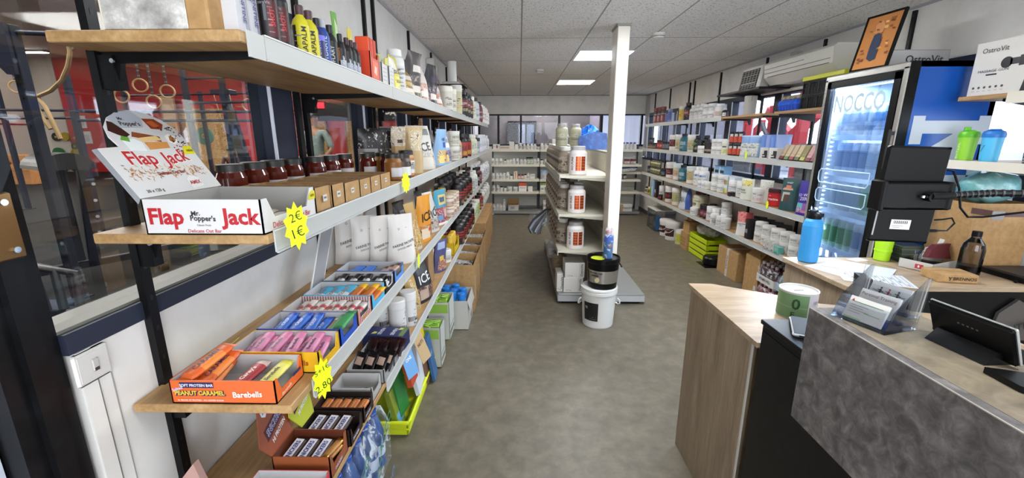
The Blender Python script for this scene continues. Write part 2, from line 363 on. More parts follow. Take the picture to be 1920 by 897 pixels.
def pouch(w, h, d, base, rects=(), tx=(), bend=0.0, seal=None, nu=10, nv=14, wav=.06, top=1.0, seed=0):
    """stand-up bag: fat at the foot, flat crimped top. rects: (u0,u1,v0,v1,colour)"""
    def make():
        R = random.Random(seed); m = MB(); ph = [R.uniform(0, 6) for _ in range(4)]
        def pos(u, v, sgn):
            t = d * (max(0, 1 - v ** 2.0)) ** .75 * .5
            ww = w * .5 * (1 - .05 * sin(pi * v) - (1 - top) * v)
            y = sgn * t * (max(0, 1 - abs(u) ** 2.6)) ** .5
            y += (bend * v * v + wav * d * sin(5 * v + ph[0] + 2 * u) * sin(pi * v)) + .02 * d * sin(13 * u * v + ph[1])
            return Vector((u * ww + .03 * w * sin(4 * v + ph[2]) * v * v, y, v * h))
        rr = [(u0, u1, v0, v1, 'PR:%s:%s:%s:%s' % (k, mixc(k, base, .5), mixc(k, '#e8dcc8', .55), mixc(k, '#2a1c16', .5)) if i == 0 and v1 - v0 > .2 and k[0] == '#' and base[0] == '#' else k) for i, (u0, u1, v0, v1, k) in enumerate(rects)]
        def colr(u, v):
            c = base
            for u0, u1, v0, v1, k in rr:
                if u0 <= u <= u1 and v0 <= v <= v1: c = k
            if seal and v > .93: c = seal
            return c
        for sgn in (-1, 1):
            g = [[pos(-1 + 2 * i / nu, j / nv, sgn) for i in range(nu + 1)] for j in range(nv + 1)]
            by = {}
            flat = [p for row in g for p in row]
            for j in range(nv):
                for i in range(nu):
                    c = colr(-1 + 2 * (i + .5) / nu, (j + .5) / nv) if sgn < 0 else base
                    q = [j * (nu + 1) + i, j * (nu + 1) + i + 1, (j + 1) * (nu + 1) + i + 1, (j + 1) * (nu + 1) + i]
                    by.setdefault(c if isinstance(c, str) else c, []).append(q if sgn < 0 else q[::-1])
            k = len(m.v); m.v += [tuple(p) for p in flat]
            for c, fs in by.items():
                mi = m.mat(c)
                for q in fs: m.f.append([k + z for z in q]); m.mi.append(mi); m.sm.append(True)
        bot = [pos(-1 + 2 * i / nu, 0, -1) for i in range(nu + 1)] + [pos(1 - 2 * i / nu, 0, 1) for i in range(1, nu)]
        m.add(bot, [list(range(len(bot)))[::-1]], base)
        for st, u, v, size, c, ang in tx:
            ca, sa = cos(radians(ang)), sin(radians(ang))
            def fn(x, y, u=u, v=v, ca=ca, sa=sa):
                X, Y = x * ca - y * sa, x * sa + y * ca
                p = pos(max(-.97, min(.97, u + X / (w * .5))), max(0.02, min(.98, v + Y / h)), -1); return p + Vector((0, -.0025, 0))
            m.text(st, size, c, fn, .015)
        return [('pouch', m)]
    return make
def bar(l, w, t, c1, c2=None, st=None, stc='#ffffff', band=(.2, .8)):
    """flow-wrapped bar lying along local Y with crimped ends"""
    def make():
        m = MB(); n = 12; K = [(0, 1, .06), (.045, 1, .08), (.06, .82, .5), (.12, .95, .95), (.5, 1, 1), (.88, .95, .95), (.94, .82, .5), (.955, 1, .08), (1, 1, .06)]
        if c2: K = K[:4] + [(band[0], .97, .98), (band[1], .97, .98)] + K[5:]
        R = []
        for f, a, b in K:
            R.append([(a * w / 2 * (abs(cos(2 * pi * i / n)) ** .6) * (1 if cos(2 * pi * i / n) > 0 else -1), (f - .5) * l, t / 2 + b * t / 2 * sin(2 * pi * i / n)) for i in range(n)])
        for k in range(len(K) - 1):
            c = c2 if c2 and K[k][0] >= band[0] - .001 and K[k][0] < band[1] - .001 else c1
            m.add(R[k] + R[k + 1], [[i, (i + 1) % n, n + (i + 1) % n, n + i][::-1] for i in range(n)], c, True)
        m.add(R[0], [list(range(n))], c1); m.add(R[-1], [list(range(n))[::-1]], c1)
        if st: m.text(st, w * .5, stc, lambda x, y: (-y * .9, x * .9, t + .0006), .02, sx=min(1.0, .6 * l / (w * .5 * max(1, len(st)) * .6)))
        return [('wrapper', m)]
    return make
def carton(w, d, h, c, rects=(), tx=(), lid=True, top=None, tape=None, side=None):
    """closed carton, front at local y=-d/2; rects on the front (x0,x1,z0,z1,colour in fractions)"""
    def make():
        m = MB(); m.box(-w / 2, w / 2, -d / 2, d / 2, 0, h, c, min(.002, h * .05))
        e = .0006
        if side: m.box(-w / 2 - e, w / 2 + e, -d / 2 + .003, d / 2 - .003, .003, h - .003, side)
        if top: m.box(-w / 2 + .003, w / 2 - .003, -d / 2 + .003, d / 2 - .003, h, h + e, top)
        if lid: m.box(-w / 2 + .002, w / 2 - .002, -.0008, .0008, h, h + .0007, '#3a3127')
        if tape: m.box(-w / 2 + .001, w / 2 - .001, -.02, .02, h + .0006, h + .0014, tape)
        for i, (x0, x1, z0, z1, k) in enumerate(rects):
            yy = -d / 2 - e - .0002 * i
            m.add([(w * (x0 - .5), yy, h * z0), (w * (x1 - .5), yy, h * z0), (w * (x1 - .5), yy, h * z1), (w * (x0 - .5), yy, h * z1)], [[0, 1, 2, 3]], k)
        for st, x, z, size, k, ang in tx:
            ca, sa = cos(radians(ang)), sin(radians(ang))
            m.text(st, size, k, plane((w * (x - .5), -d / 2 - .0025, h * z), (ca, 0, sa), (-sa, 0, ca)), .01)
        return [('carton', m)]
    return make
def tray(X, Y, h, out, inn='#b9b7b4', low=.35, side='+X', rects=(), lip=None, back=1.0):
    """open display box, footprint X by Y, low cut-out in the wall towards the aisle"""
    m = MB(); t = .003; x, y = X / 2, Y / 2
    m.box(-x, x, -y, y, 0, t, inn)
    def wall(p0, p1, prof):
        a = Vector((*p0, 0)); b = Vector((*p1, 0)); u = (b - a).normalized(); nrm = Vector((u.y, -u.x, 0))
        L = (b - a).length; pts = [(0, 0), (L, 0)] + [(L * f, h * z) for f, z in prof[::-1]]
        vs = [a + u * p + Vector((0, 0, q)) for p, q in pts]; k = len(vs)
        m.add(vs, [list(range(k))], out); vi = [q - nrm * t for q in vs]; m.add(vi, [list(range(k))[::-1]], inn)
        m.add(vs + vi, [[i, k + i, k + (i + 1) % k, (i + 1) % k] for i in range(k)], lip or inn)
    full = [(0, 1), (1, 1)]; cut = [(0, 1), (.1, 1), (.2, low), (.8, low), (.9, 1), (1, 1)]
    wall((-x, -y), (x, -y), full); wall((x, -y), (x, y), cut if side == '+X' else full)
    wall((x, y), (-x, y), [(0, back), (1, back)]); wall((-x, y), (-x, -y), full if side != '-X' else cut)
    return m
def star(r0=.045, h=.12, w=.07, n=14):
    pts = []
    for i in range(2 * n):
        a = pi * i / n; q = 1.0 if i % 2 == 0 else .74
        pts.append((w / 2 * q * sin(a), h / 2 * q * cos(a)))
    return pts
# ================================================================ THE SHOP ROOM
XL, XR, YF, YB, ZC = -.92, 2.71, 9.55, -2.6, 2.47
struct('floor', MB().box(XL - .1, XR + .1, YB, YF + .1, -.1, 0, 'floorvinyl'))
struct('ceiling', MB().box(XL - .12, XR + .12, YB, YF + .12, ZC, ZC + .12, 'ceiling_tiles'))
SILL, HEAD = 1.165, 2.08
# left wall: plaster below and above a long internal window
m = MB().box(XL - .12, XL, .78, YF, 0, SILL, 'plaster').box(XL - .12, XL, .66, YF, HEAD, ZC, 'plaster')
struct('wall_left', m)
m = MB()
for y in (.815, .845): m.box(XL, XL + .002, y, y + .0015, 0, SILL - .01, '#8c8883')
m.box(XL, XL + .004, .7805, .812, 0, SILL - .002, 'plaster')
struct('trim_1', m)
# window band of the left wall: sill, head, mullions, panes
fr = MB().box(XL - .10, XL + .004, .77, YF, SILL, SILL + .045, 'slate').box(XL - .10, XL - .01, .77, YF, SILL + .045, SILL + .052, '#6b6960')
fr.box(XL - .10, XL + .002, .66, YF, HEAD - .035, HEAD, 'slate')
w1 = struct('window_1', fr)
for a, b in ((1.64, 1.80), (2.62, 2.75), (3.60, 3.72), (4.56, 4.70), (5.5, 5.62), (6.45, 6.56), (7.4, 7.52), (8.4, 8.5)):
    q = MB().box(XL - .09, XL - .005, a, b, SILL + .05, HEAD - .035, 'slate', .004).box(XL - .004, XL + .012, b, b + .03, SILL + .05, HEAD - .035, 'blackplastic')
    q.box(XL - .012, XL - .001, a - .006, a, SILL + .05, HEAD - .035, '#d5d8e2')
    obj('mullion', q, w1)
edges = [.79, 1.64, 2.62, 3.60, 4.56, 5.5, 6.45, 7.4, 8.4, 9.5]
for i in range(9):
    a = edges[i] + (.13 if i else 0); obj('pane', MB().box(XL - .052, XL - .048, a, edges[i + 1], SILL + .05, HEAD - .035, 'glass'), w1)
# the door post at the far left, with its brass strike plate, and the pale door beyond it
m = MB().box(XL - .12, XL - .01, .665, .77, 0, HEAD, 'darkmetal').box(XL - .015, XL + .004, .70, .735, 0, HEAD, 'darkmetal')
d1 = struct('door_1', m)
m = MB().box(XL - .03, XL + .012, .672, .742, 1.385, 1.505, 'brass', .003)
for z in (1.402, 1.488): m.cyl((XL + .010, .725, z), (XL + .016, .725, z), .006, 'chrome', 10)
obj('strike_plate', m, d1)
m = MB().box(XL - .09, XL - .05, -.30, .66, .0, 1.32, '#cfd6e2').box(XL - .08, XL - .06, -.30, .66, 1.32, HEAD, 'greyglass')
obj('door_leaf', m, d1)
struct('wall_left_rear', MB().box(XL - .12, XL, YB, -.30, 0, ZC, 'plaster').box(XL - .12, XL, -.30, .66, HEAD, ZC, 'plaster'))
bpy.data.objects['wall_left_rear'].name = 'wall_back_left'
# right wall with windows, open to the daylight outside
struct('wall_right', MB().box(XR, XR + .12, YB, YF, 0, 1.13, 'plaster').box(XR, XR + .12, YB, YF, HEAD, ZC, 'plaster').box(XR, XR + .12, YB, 0.2, 1.13, HEAD, 'plaster'))
fr = MB().box(XR - .004, XR + .10, .2, YF, 1.13, 1.175, 'slate').box(XR - .004, XR + .10, .2, YF, HEAD - .05, HEAD, 'slate')
w2 = struct('window_2', fr)
mull = (.2, 1.5, 2.3, 3.2, 4.72, 5.78, 6.72, 7.72, 8.45, 9.35)
for y in mull:
    obj('mullion', MB().box(XR + .0, XR + .09, y - .07, y + .07, 1.175, HEAD - .05, 'slate', .004).box(XR - .006, XR, y - .085, y - .07, 1.175, HEAD - .05, '#c9ccd4'), w2)
for a, b in zip(mull[:-1], mull[1:]):
    obj('pane', MB().box(XR + .045, XR + .049, a + .07, b - .07, 1.175, HEAD - .05, 'glass'), w2)
# far wall: plaster, window band onto a grey back room
struct('wall_far', MB().box(XL - .1, XR + .1, YF, YF + .1, 0, 1.40, 'plaster').box(XL - .1, XR + .1, YF, YF + .1, HEAD, ZC, 'plaster'))
fr = MB().box(XL, XR, YF - .01, YF + .08, 1.40, 1.44, 'slate').box(XL, XR, YF - .01, YF + .08, HEAD - .03, HEAD, 'slate').box(XR - .012, XR - .002, YF - .3, YF - .01, 1.2, ZC, '#b8b8b8')
w3 = struct('window_3', fr)
fm = (-.88, -.46, .03, .86, 1.78, 2.64)
for x in fm: obj('mullion', MB().box(x - .022, x + .022, YF - .012, YF + .07, 1.44, HEAD - .03, 'blackplastic'), w3)
for a, b in zip(fm[:-1], fm[1:]): obj('pane', MB().box(a + .022, b - .022, YF + .03, YF + .034, 1.44, HEAD - .03, 'greyglass' if a < 1.7 else 'glass'), w3)
struct('wall_back', MB().box(XL - .1, XR + .1, YB - .1, YB, 0, .5, 'plaster').box(XL - .1, XR + .1, YB - .1, YB, 2.3, ZC, 'plaster').box(XL - .1, -.6, YB - .1, YB, .5, 2.3, 'plaster').box(2.4, XR + .1, YB - .1, YB, .5, 2.3, 'plaster'))
struct('baseboard_right', MB().box(XR - .012, XR, YB, YF, 0, .08, '#4c4a48'))
struct('trim_2', MB().box(XL, XL + .012, .66, YF, ZC - .016, ZC, '#a5a6a8').box(XR - .012, XR, YB, YF, ZC - .016, ZC, '#a5a6a8').box(XL, XR, YF - .012, YF, ZC - .016, ZC, '#8c8d90'))
# the grey back room behind the far window
m = MB().box(-1.2, 1.75, 11.0, 11.1, 0, 2.9, 'greywall').box(1.75, 1.82, YF + .1, 11.1, 0, 2.9, '#b9b3c4').box(-1.2, 5, YF + .1, 11.1, -.1, 0, 'rubber').box(-1.2, 5, YF + .1, 14, 2.9, 3.0, '#8d8f96')
m.box(1.82, 5, 13.9, 14, 0, 2.9, '#d8d6e0').box(5, 5.1, YF + .1, 14, 0, 2.9, '#c9c6d4')
struct('wall_back_room', m)
bpy.data.objects['wall_back_room'].name = 'wall_beyond'
m = MB().box(-.30, -.06, 10.9, 10.98, 0, 1.98, 'deepblack').box(-.06, .42, 10.93, 10.98, 0, 1.98, '#23252b')
m.box(-.02, .14, 10.915, 10.93, 1.2, 1.9, '#98a6bd').box(.18, .36, 10.915, 10.93, 1.2, 1.9, '#7687a0')
struct('door_2', m)
area('back_room_fill', (.4, 10.3, 2.85), (0, 0, 0), 2, .6, 130, (.95, .95, 1))  # added fill light that lifts the dark back room
# switch plate on the left wall
t = thing('wall_switch', 'white single light switch on the wall under the left window', 'switch', (XL, .805, 1.125))
obj('cover_plate', MB().box(0, .009, -.036, .040, -.036, .036, '#d8d5d0', .004).box(.009, .0105, -.030, .034, -.030, .030, '#cfccc7', .001), t)
obj('rocker', MB().box(.0105, .014, -.004, .010, -.014, .014, '#bdbab5', .002).box(.014, .0145, -.002, .008, -.013, -.006, '#3a3836'), t)
# recessed light panels
for i, (x, y, k, p) in enumerate(((.905, 5.02, 'panel_cool', 62), (.905, 7.36, 'panel_warm', 52), (.905, 2.66, 'panel_cool', 62), (.905, .32, 'panel_cool', 22))):
    lab = ('square cool-white light panel in the ceiling, nearer the pillar', 'square warm-white light panel in the ceiling, farther from the camera', 'light panel in the ceiling above the aisle', 'light panel in the ceiling above the camera', 'light panel in the ceiling above the desk')[i]
    t = thing('ceiling_light', lab, 'light', (x, y, ZC), group='recessed ceiling light panels')
    obj('frame', MB().box(-.29, -.278, -.29, .29, -.006, 0, '#e4e4e2').box(.278, .29, -.29, .29, -.006, 0, '#e4e4e2').box(-.278, .278, -.29, -.278, -.006, 0, '#e4e4e2').box(-.278, .278, .278, .29, -.006, 0, '#e4e4e2'), t)
    obj('diffuser', MB().box(-.278, .278, -.278, .278, -.004, -.001, k), t)
    l = area('panel_lamp', (x, y, ZC - .012), (0, 0, 0), .54, .54, p * .45, (.96, .98, 1) if 'cool' in k else (1, .95, .87))
for lab, x, y in (('small round smoke detector on the ceiling near the right wall', 1.2, 4.0), ('flat round smoke detector on the ceiling over the aisle', .27, 6.03)):
    t = thing('smoke_detector', lab, 'smoke detector', (x, y, ZC), group='smoke detectors')
    obj('base', MB().lathe([(.055, 0), (.055, -.012)], '#dcdad6', 24), t)
    obj('head', MB().lathe([(.046, -.012), (.05, -.02), (.05, -.022, '#55534f'), (.048, -.027, '#dcdad6'), (.04, -.036), (.012, -.04)], '#dcdad6', 24), t)
# pillar
m = MB().box(.775, .872, 3.66, 3.86, 0, ZC, '#dbd5ca', .004).box(.768, .879, 3.652, 3.87, ZC - .02, ZC, '#8f8c86')
m.box(.774, .7752, 3.68, 3.84, 1.2, 2.3, '#cfc9be')
p = struct('pillar', m)
# ================================================================ LEFT SHELVING
ZS = {1: 1.800, 2: 1.398, 3: .984, 4: .640}
FX = -.535
cuts = [.87, 1.86, 2.80, 3.74, 4.66, 5.60, 6.50, 7.40]
WH = {1: 'top left shelf', 2: 'second left shelf', 3: 'third left shelf', 4: 'lowest left shelf'}
NM = {1: 'top', 2: 'second', 3: 'third', 4: 'lowest'}
for k, z in ZS.items():
    for i in range(7):
        y0, y1 = cuts[i], cuts[i + 1] - .003
        if k == 4: y0, y1 = (y0 - .3 if i == 0 else y0), y1
        t = thing('wall_shelf', 'pine board shelf with white rail, left wall %s tier' % NM[k], 'shelf', (XL, y0, z), end='from the camera', group='left wall shelves')
        L = y1 - y0
        obj('board', MB().box(.006, FX - XL, 0, L, -.022, 0, 'pine', .002), t)
        s0 = {1: .075, 2: .02, 3: .10, 4: .95}[k] if i == 0 else 0
        r = MB()
        if k == 1 and i == 0: r.prism([(0, -.046), (.055, -.046), (.055, .003), (0, .003)], (FX - XL + .001, .018, 0), (0, 1, 0), (0, 0, 1), .004, 'strip')
        if s0 < L:
            r.prism([(s0, -.044), (L, -.044), (L, .006), (s0, .006)], (FX - XL + .001, 0, 0), (0, 1, 0), (0, 0, 1), .004, 'strip')
            r.box(FX - XL + .004, FX - XL + .009, s0, L, -.046, -.041, 'strip').box(FX - XL + .004, FX - XL + .007, s0, L, .003, .006, '#dcdcd8')
            obj('price_rail', r, t)
        by = {0: .10, }.get(i, .02)
        for yy in ([.10] if i == 0 and k < 4 else [.02] if i else [.4]):
            b = MB().prism([(.022, -.10), (.045, -.10), (.06, -.045), (.37, -.036), (.37, -.0225), (.022, -.0225)], (0, yy + .006, 0), (1, 0, 0), (0, 0, 1), .012, 'blackplastic')
            b.box(.018, .05, yy - .014, yy + .014, -.10, -.03, 'blackplastic').cyl((.052, yy - .015, -.042), (.052, yy - .019, -.042), .005, 'chrome', 8)
            obj('bracket', b, t)
def upright(side, y, i, z0, z1):
    x = XL if side < 0 else XR; s = 1 if side < 0 else -1; m = MB()
    m.box(min(x, x + s * .018), max(x, x + s * .018), y - .013, y + .013, z0, z1, 'blackplastic')
    z = z0 + .03
    q = m
    while z < z1 - .03: q.box(x + s * .018 - .0003, x + s * .018 + .0006, y - .004, y + .004, z, z + .012, '#000000'); z += .08
    t = thing('shelf_upright', 'black slotted shelf rail screwed to the %s wall' % ('left' if side < 0 else 'right'), 'shelf rail', (0, y, 0), end='from the camera', group='black shelf rails on the %s wall' % ('left' if side < 0 else 'right'))
    m.box(x, x, y, y, z0, z0, 'blackplastic'); r_ = obj('rail', m, t); r_.location.y = -y
for i, y in enumerate((.965, 1.875, 2.70, 2.87, 3.745, 4.66, 5.60, 6.5, 7.36)): upright(-1, y, i, .3, 2.44 if i else 2.46)
for i, y in enumerate((3.23, 4.10, 5.0, 6.09, 6.96, 7.15, 8.04, 8.9)): upright(1, y, i, .45, 2.44)
# ================================================================ RIGHT SHELVING
RS = {1: 1.825, 2: 1.395, 3: .96, 4: .575}
RX = 2.335
RW = {1: 'top right shelf', 2: 'second right shelf', 3: 'third right shelf', 4: 'lowest right shelf'}
rc = [3.40, 4.32, 5.14, 6.09, 7.03, 8.2]
for k, z in RS.items():
    for i in range(5):
        if k == 1 and i < 1: continue
        y0, y1 = rc[i], rc[i + 1] - .003
        if k == 4 and i == 0: y0 = 3.55
        L = y1 - y0
        t = thing('wall_shelf', 'board shelf with white rail, right wall %s tier' % NM[k], 'shelf', (RX, y0, z), end='from the fridge', group='right wall shelves')
        obj('board', MB().box(0, XR - RX - .006, 0, L, -.022, 0, 'pine' if k != 1 or i > 1 else 'pine', .002), t)
        if not (k == 1 and i == 1):
            obj('price_rail', MB().box(-.005, -.001, 0, L, -.044, .006, 'strip').box(-.010, -.004, 0, L, -.046, -.041, 'strip'), t)
        b = MB().prism([(-.022, -.09), (-.04, -.09), (-.06, -.045), (-.34, -.036), (-.34, -.0225), (-.022, -.0225)], (XR - RX, .03, 0), (1, 0, 0), (0, 0, 1), .012, 'blackplastic')
        obj('bracket', b, t)
t = thing('wall_shelf', 'bare pine shelf above the fridge side, holding crates', 'shelf', (RX, 3.34, 1.825))
obj('board', MB().box(0, XR - RX - .006, 0, .76, -.022, 0, 'pine', .002), t)
obj('bracket', MB().prism([(-.022, -.09), (-.34, -.036), (-.34, -.0225), (-.022, -.0225)], (XR - RX, .74, 0), (1, 0, 0), (0, 0, 1), .012, 'blackplastic'), t)
t = thing('wall_shelf', 'black bracket shelf high on the right wall under the heater', 'shelf', (2.36, 4.46, 2.085))
obj('board', MB().box(0, .345, 0, .92, -.022, 0, 'darkmetal', .003), t)
obj('bracket', MB().prism([(-.0, -.10), (-.33, -.03), (-.33, -.0225), (-.0, -.0225)], (.345, .54, 0), (1, 0, 0), (0, 0, 1), .014, 'blackplastic'), t)
# shelves beyond the desk, close to the camera on the right
for nm, z, c in (('upper', 1.805, 0), ('lower', 1.478, 1)):
    t = thing('wall_shelf', 'wooden shelf behind the desk at the right edge carrying massage gun' if not c else 'white fronted shelf behind the desk carrying shaker bottles', 'shelf', (2.33, 1.3, z))
    obj('board', MB().box(0, .374, 0, 1.11 if not c else 1.085, -.022, 0, 'pine', .002), t)
    if c: obj('price_rail', MB().box(-.005, -.001, 0, 1.085, -.044, .002, '#d9d2c4'), t)
    else: obj('price_rail', MB().box(-.005, -.001, 0, .87, -.05, .004, '#d9d2c4'), t)
    obj('bracket', MB().prism([(-.02, -.09), (-.33, -.036), (-.33, -.0225), (-.02, -.0225)], (.374, .93, 0), (1, 0, 0), (0, 0, 1), .012, 'blackplastic'), t)
# ================================================================ FAR GONDOLA
FY = 8.92
for s, (x0, x1) in enumerate(((-.585, .42), (.42, 1.42), (1.42, 2.53))):
    sec = ('left', 'middle', 'right')[s]
    t = thing('gondola_unit', 'cream metal shop shelving unit against the far wall, %s section' % sec, 'shelving unit', (x0, FY, 0), group='far wall shelving units')
    L = x1 - x0
    b = MB()
    for q in range(6): b.box(.02, L - .02, .36, .375, .13 + q * .215, .13 + q * .215 + .205, '#bdbcb4')
    obj('back_panel', b, t)
    for xx in (0, L - .03): obj('post', MB().box(xx, xx + .03, .33, .40, .05, 1.42, '#3c3c40').box(xx + .011, xx + .019, .328, .331, .1, 1.4, '#0c0c0c'), t)
    obj('base_deck', MB().box(.0, L - .004, -.05, .36, .05, .066, 'basegrey').box(.0, L - .004, -.055, -.045, .02, .068, 'basegrey').box(0.02, L - .02, .0, .36, 0.004, .045, 'deepblack'), t)
    for z in (.482, .74, 1.047, 1.352) + ((.897,) if s == 2 else ()):
        dd = 0 if z > .5 or s else 0
        obj('shelf', MB().box(.006, L - .006, dd, .35, z - .014, z, 'gondola').box(.006, L - .006, dd - .006, dd, z - .046, z + .002, 'gondola').box(.006, .012, dd, .35, z - .05, z, 'gondola').box(L - .012, L - .006, dd, .35, z - .05, z, 'gondola'), t)
    obj('foot', MB().lathe([(.02, 0), (.02, .02)], 'whiteplastic', 10, .03, -.03), t)
# ================================================================ CENTRAL GONDOLA
t = thing('gondola_unit', 'freestanding cream metal shelving unit beside the white pillar', 'shelving unit', (0, 0, 0))
G0, G1 = 3.92, 6.2
obj('base_deck', MB().box(.385, 1.225, G0, G1, .085, .105, 'basegrey', .003).box(.385, 1.225, G0 - .004, G0 + .008, .03, .088, '#a9aaab').box(.42, 1.19, G0 + .02, G1, .004, .08, 'deepblack').box(.38, .392, G0, G1, .03, .09, '#9d9e9f').box(1.218, 1.23, G0, G1, .03, .09, '#9d9e9f'), t)
b = MB()
for q in range(7): b.box(.862, .90, G0 + .04, G1, .12 + q * .19, .12 + q * .19 + .182, 'gondola')
obj('back_panel', b, t)
obj('post', MB().box(.855, .91, G0 - .01, G0 + .035, .1, 1.455, 'gondola').box(.862, .905, G0 + .04, G1, 1.45, 1.46, 'gondola'), t)
for z in (1.255, .895, .545):
    b = MB().box(.375, .862, G0, G1, z - .02, z, 'gondola').box(.368, .376, G0, G1, z - .05, z + .002, '#b9b6aa')
    b.prism([(.38, z - .02), (.862, z - .02), (.862, z - .06), (.79, z - .055)], (0, G0 + .004, 0), (1, 0, 0), (0, 0, 1), .004, '#a6a294')
    obj('shelf', b, t)
# ================================================================ COUNTERS
t = thing('reception_counter', 'oak panelled counter end with an angled light wood top by the aisle', 'counter', (0, 0, 0))
obj('side_panel', MB().box(.842, .862, 1.415, 1.975, 0, .882, 'oak').box(.8405, .845, 1.405, 1.4149, 0, .882, '#c9c4bb'), t)
obj('back_panel', MB().box(.862, .93, 1.955, 1.975, 0, .882, 'oak').prism([(.93, 1.955), (1.24, 1.74), (1.24, 1.76), (.93, 1.975)], (0, 0, 0), (1, 0, 0), (0, 1, 0), .882, 'oak'), t)
obj('worktop', MB().prism([(.832, 1.37), (1.75, 1.37), (1.75, 1.62), (1.30, 1.735), (1.174, 1.835), (.94, 1.985), (.832, 1.99)], (0, 0, .882), (1, 0, 0), (0, 1, 0), .019, 'oaktop'), t)
t = thing('reception_desk', 'matt black desk block between oak counter and stone front', 'desk', (0, 0, 0))
obj('carcass', MB().box(.838, 1.35, -.2, 1.362, 0, .976, 'blackplastic', .002).box(.8365, .8379, -.2, 1.35, .02, .955, 'darkmetal'), t)
obj('desktop', MB().box(.832, 1.36, -.2, 1.368, .976, .992, 'darkmetal', .002), t)
t = thing('counter_front', 'grey stone-effect raised counter front overhanging the black desk', 'counter', (0, 0, 0))
obj('front_panel', MB().box(.78, .805, -.3, 1.078, .825, 1.1545, 'stone'), t)
obj('top_ledge', MB().box(.8052, 1.03, -.3, 1.078, 1.136, 1.155, 'stonetop').box(.7797, .7815, -.3, 1.078, 1.1535, 1.1557, '#b9b3a8'), t)
obj('support', MB().box(.805, .84, .2, .24, .99, 1.136, 'blackplastic').box(.805, 1.0, 1.045, 1.075, .99, 1.136, 'stone'), t)
t = thing('back_counter', 'long oak worktop counter behind the desk under the fridge', 'counter', (0, 0, 0))
obj('worktop', MB().box(1.58, 2.70, 1.96, 2.475, .875, .90, 'oaktop', .002), t)
obj('end_panel', MB().box(1.60, 1.62, 1.98, 2.47, 0, .875, 'oak').box(1.62, 2.70, 2.45, 2.47, 0, .875, 'oak'), t)
obj('front_panel', MB().box(1.62, 2.70, 2.02, 2.035, 0, .875, 'blackplastic'), t)
# dark chair-height storage wall under the worktop with folded jute/printed bags
one('printed_bag', MB().prism([(0, 0), (.26, .03), (.30, .22), (.12, .27), (-.02, .16)], (2.02, 2.0, .50), (1, 0, 0), (0, 0, 1), -.015, '#3a3634').text('TWENTY', .06, '#7c2430', plane((2.13, 1.983, .60), (.8, 0, .6), (-.6, 0, .8)), .01),
    'dark grey printed bag leaning under the back counter', 'bag')
one('printed_bag', MB().prism([(0, .02), (.22, 0), (.24, .14), (.10, .22), (.02, .15)], (2.36, 2.0, .60), (1, 0, 0), (0, 0, 1), -.015, '#57524e').text('NUTRI', .05, '#1b1a1a', plane((2.46, 1.983, .68), (.95, 0, .3), (-.3, 0, .95)), .01),
    'paler grey folded bag hanging under the back counter', 'bag')
# ---- things on the oak and black counters
def tin():
    a, l = MB(), MB()
    a.lathe([(.066, 0), (.067, .004), (.067, .104), (.069, .108), (.069, .112), (.064, .112), (.062, .104)], '#cfcfcb', 32, capt=False)
    a.patch(.0676, .004, .103, -125, -5, '#6f9468').patch(.0676, .004, .103, -5, 65, '#c3bfc9').patch(.0678, .05, .052, -115, 60, '#9cae94')
    a.text('0', .060, '#1d4a2a', wrap(.069, .066, -42), .02).text('E', .03, '#1d4a2a', wrap(.069, .022, -48), .02).text('100', .02, '#7e8a7c', wrap(.069, .075, 20), .0)
    l.lathe([(.0622, .102), (.0622, .104)], '#dddbd6', 32).box(-.020, .020, -.003, .003, .1035, .1048, '#3b3937')
    return [('tin_body', a), ('coin_slot_lid', l)]
put('tin', tin, 'money_tin', (1.115, 1.615, .9015), .1, 'round money tin printed with a green banknote on the oak counter', 'money box')
t = thing('phone', 'smartphone lying on the corner of the black desk', 'phone', (.925, 1.285, .993), radians(-28))
obj('case', MB().box(-.038, .038, -.078, .078, 0, .011, '#c9cdd2', .004).box(-.0385, .0385, -.06, .06, .003, .008, '#1c1e22').box(-.02, .02, -.0786, -.078, .003, .008, '#1c1e22'), t)
obj('screen', MB().box(-.034, .034, -.074, .074, .0108, .0125, '#0c0f14', .001), t)
# business card holder: clear acrylic, three tiers
t = thing('card_holder', 'clear acrylic three tier business card holder on the stone ledge', 'card holder', (.868, .985, 1.156), radians(-72))
h = MB(); h.box(-.062, .062, -.05, .06, 0, .003, 'acrylic')
for i in range(3):
    y, z, H = -.045 + i * .034, .003 + i * .014, .045 + i * .030
    h.prism([(0, 0), (.003, 0), (.022, H), (.019, H)], (-.062, y, z), (0, 1, 0), (0, 0, 1), .124, 'acrylic')
    h.box(-.062, .062, y + .0, y + .03, z, z + .003, 'acrylic')
h.prism([(-.05, 0), (.06, 0), (.075, .125), (.06, .125), (-.03, .05)], (-.062, 0, 0), (0, 1, 0), (0, 0, 1), .003, 'acrylic')
h.prism([(-.05, 0), (.06, 0), (.075, .125), (.06, .125), (-.03, .05)], (.059, 0, 0), (0, 1, 0), (0, 0, 1), .003, 'acrylic')
obj('stand', h, t)
R4 = Matrix.Translation((.868, .985, 1.156)) @ Matrix.Rotation(radians(-72), 4, 'Z')
def cards(y, z, n, deco, lab):
    m = MB(); m.M = R4 @ Matrix.Translation((0, y, z)) @ Matrix.Rotation(radians(-24), 4, 'X')
    for q in range(n): m.box(-.0425, .0425, q * .0012, q * .0012 + .0008, 0, .055 + (q % 2) * .001, '#dcd9d4')
    deco(m); one('business_card', m, lab, 'business card')
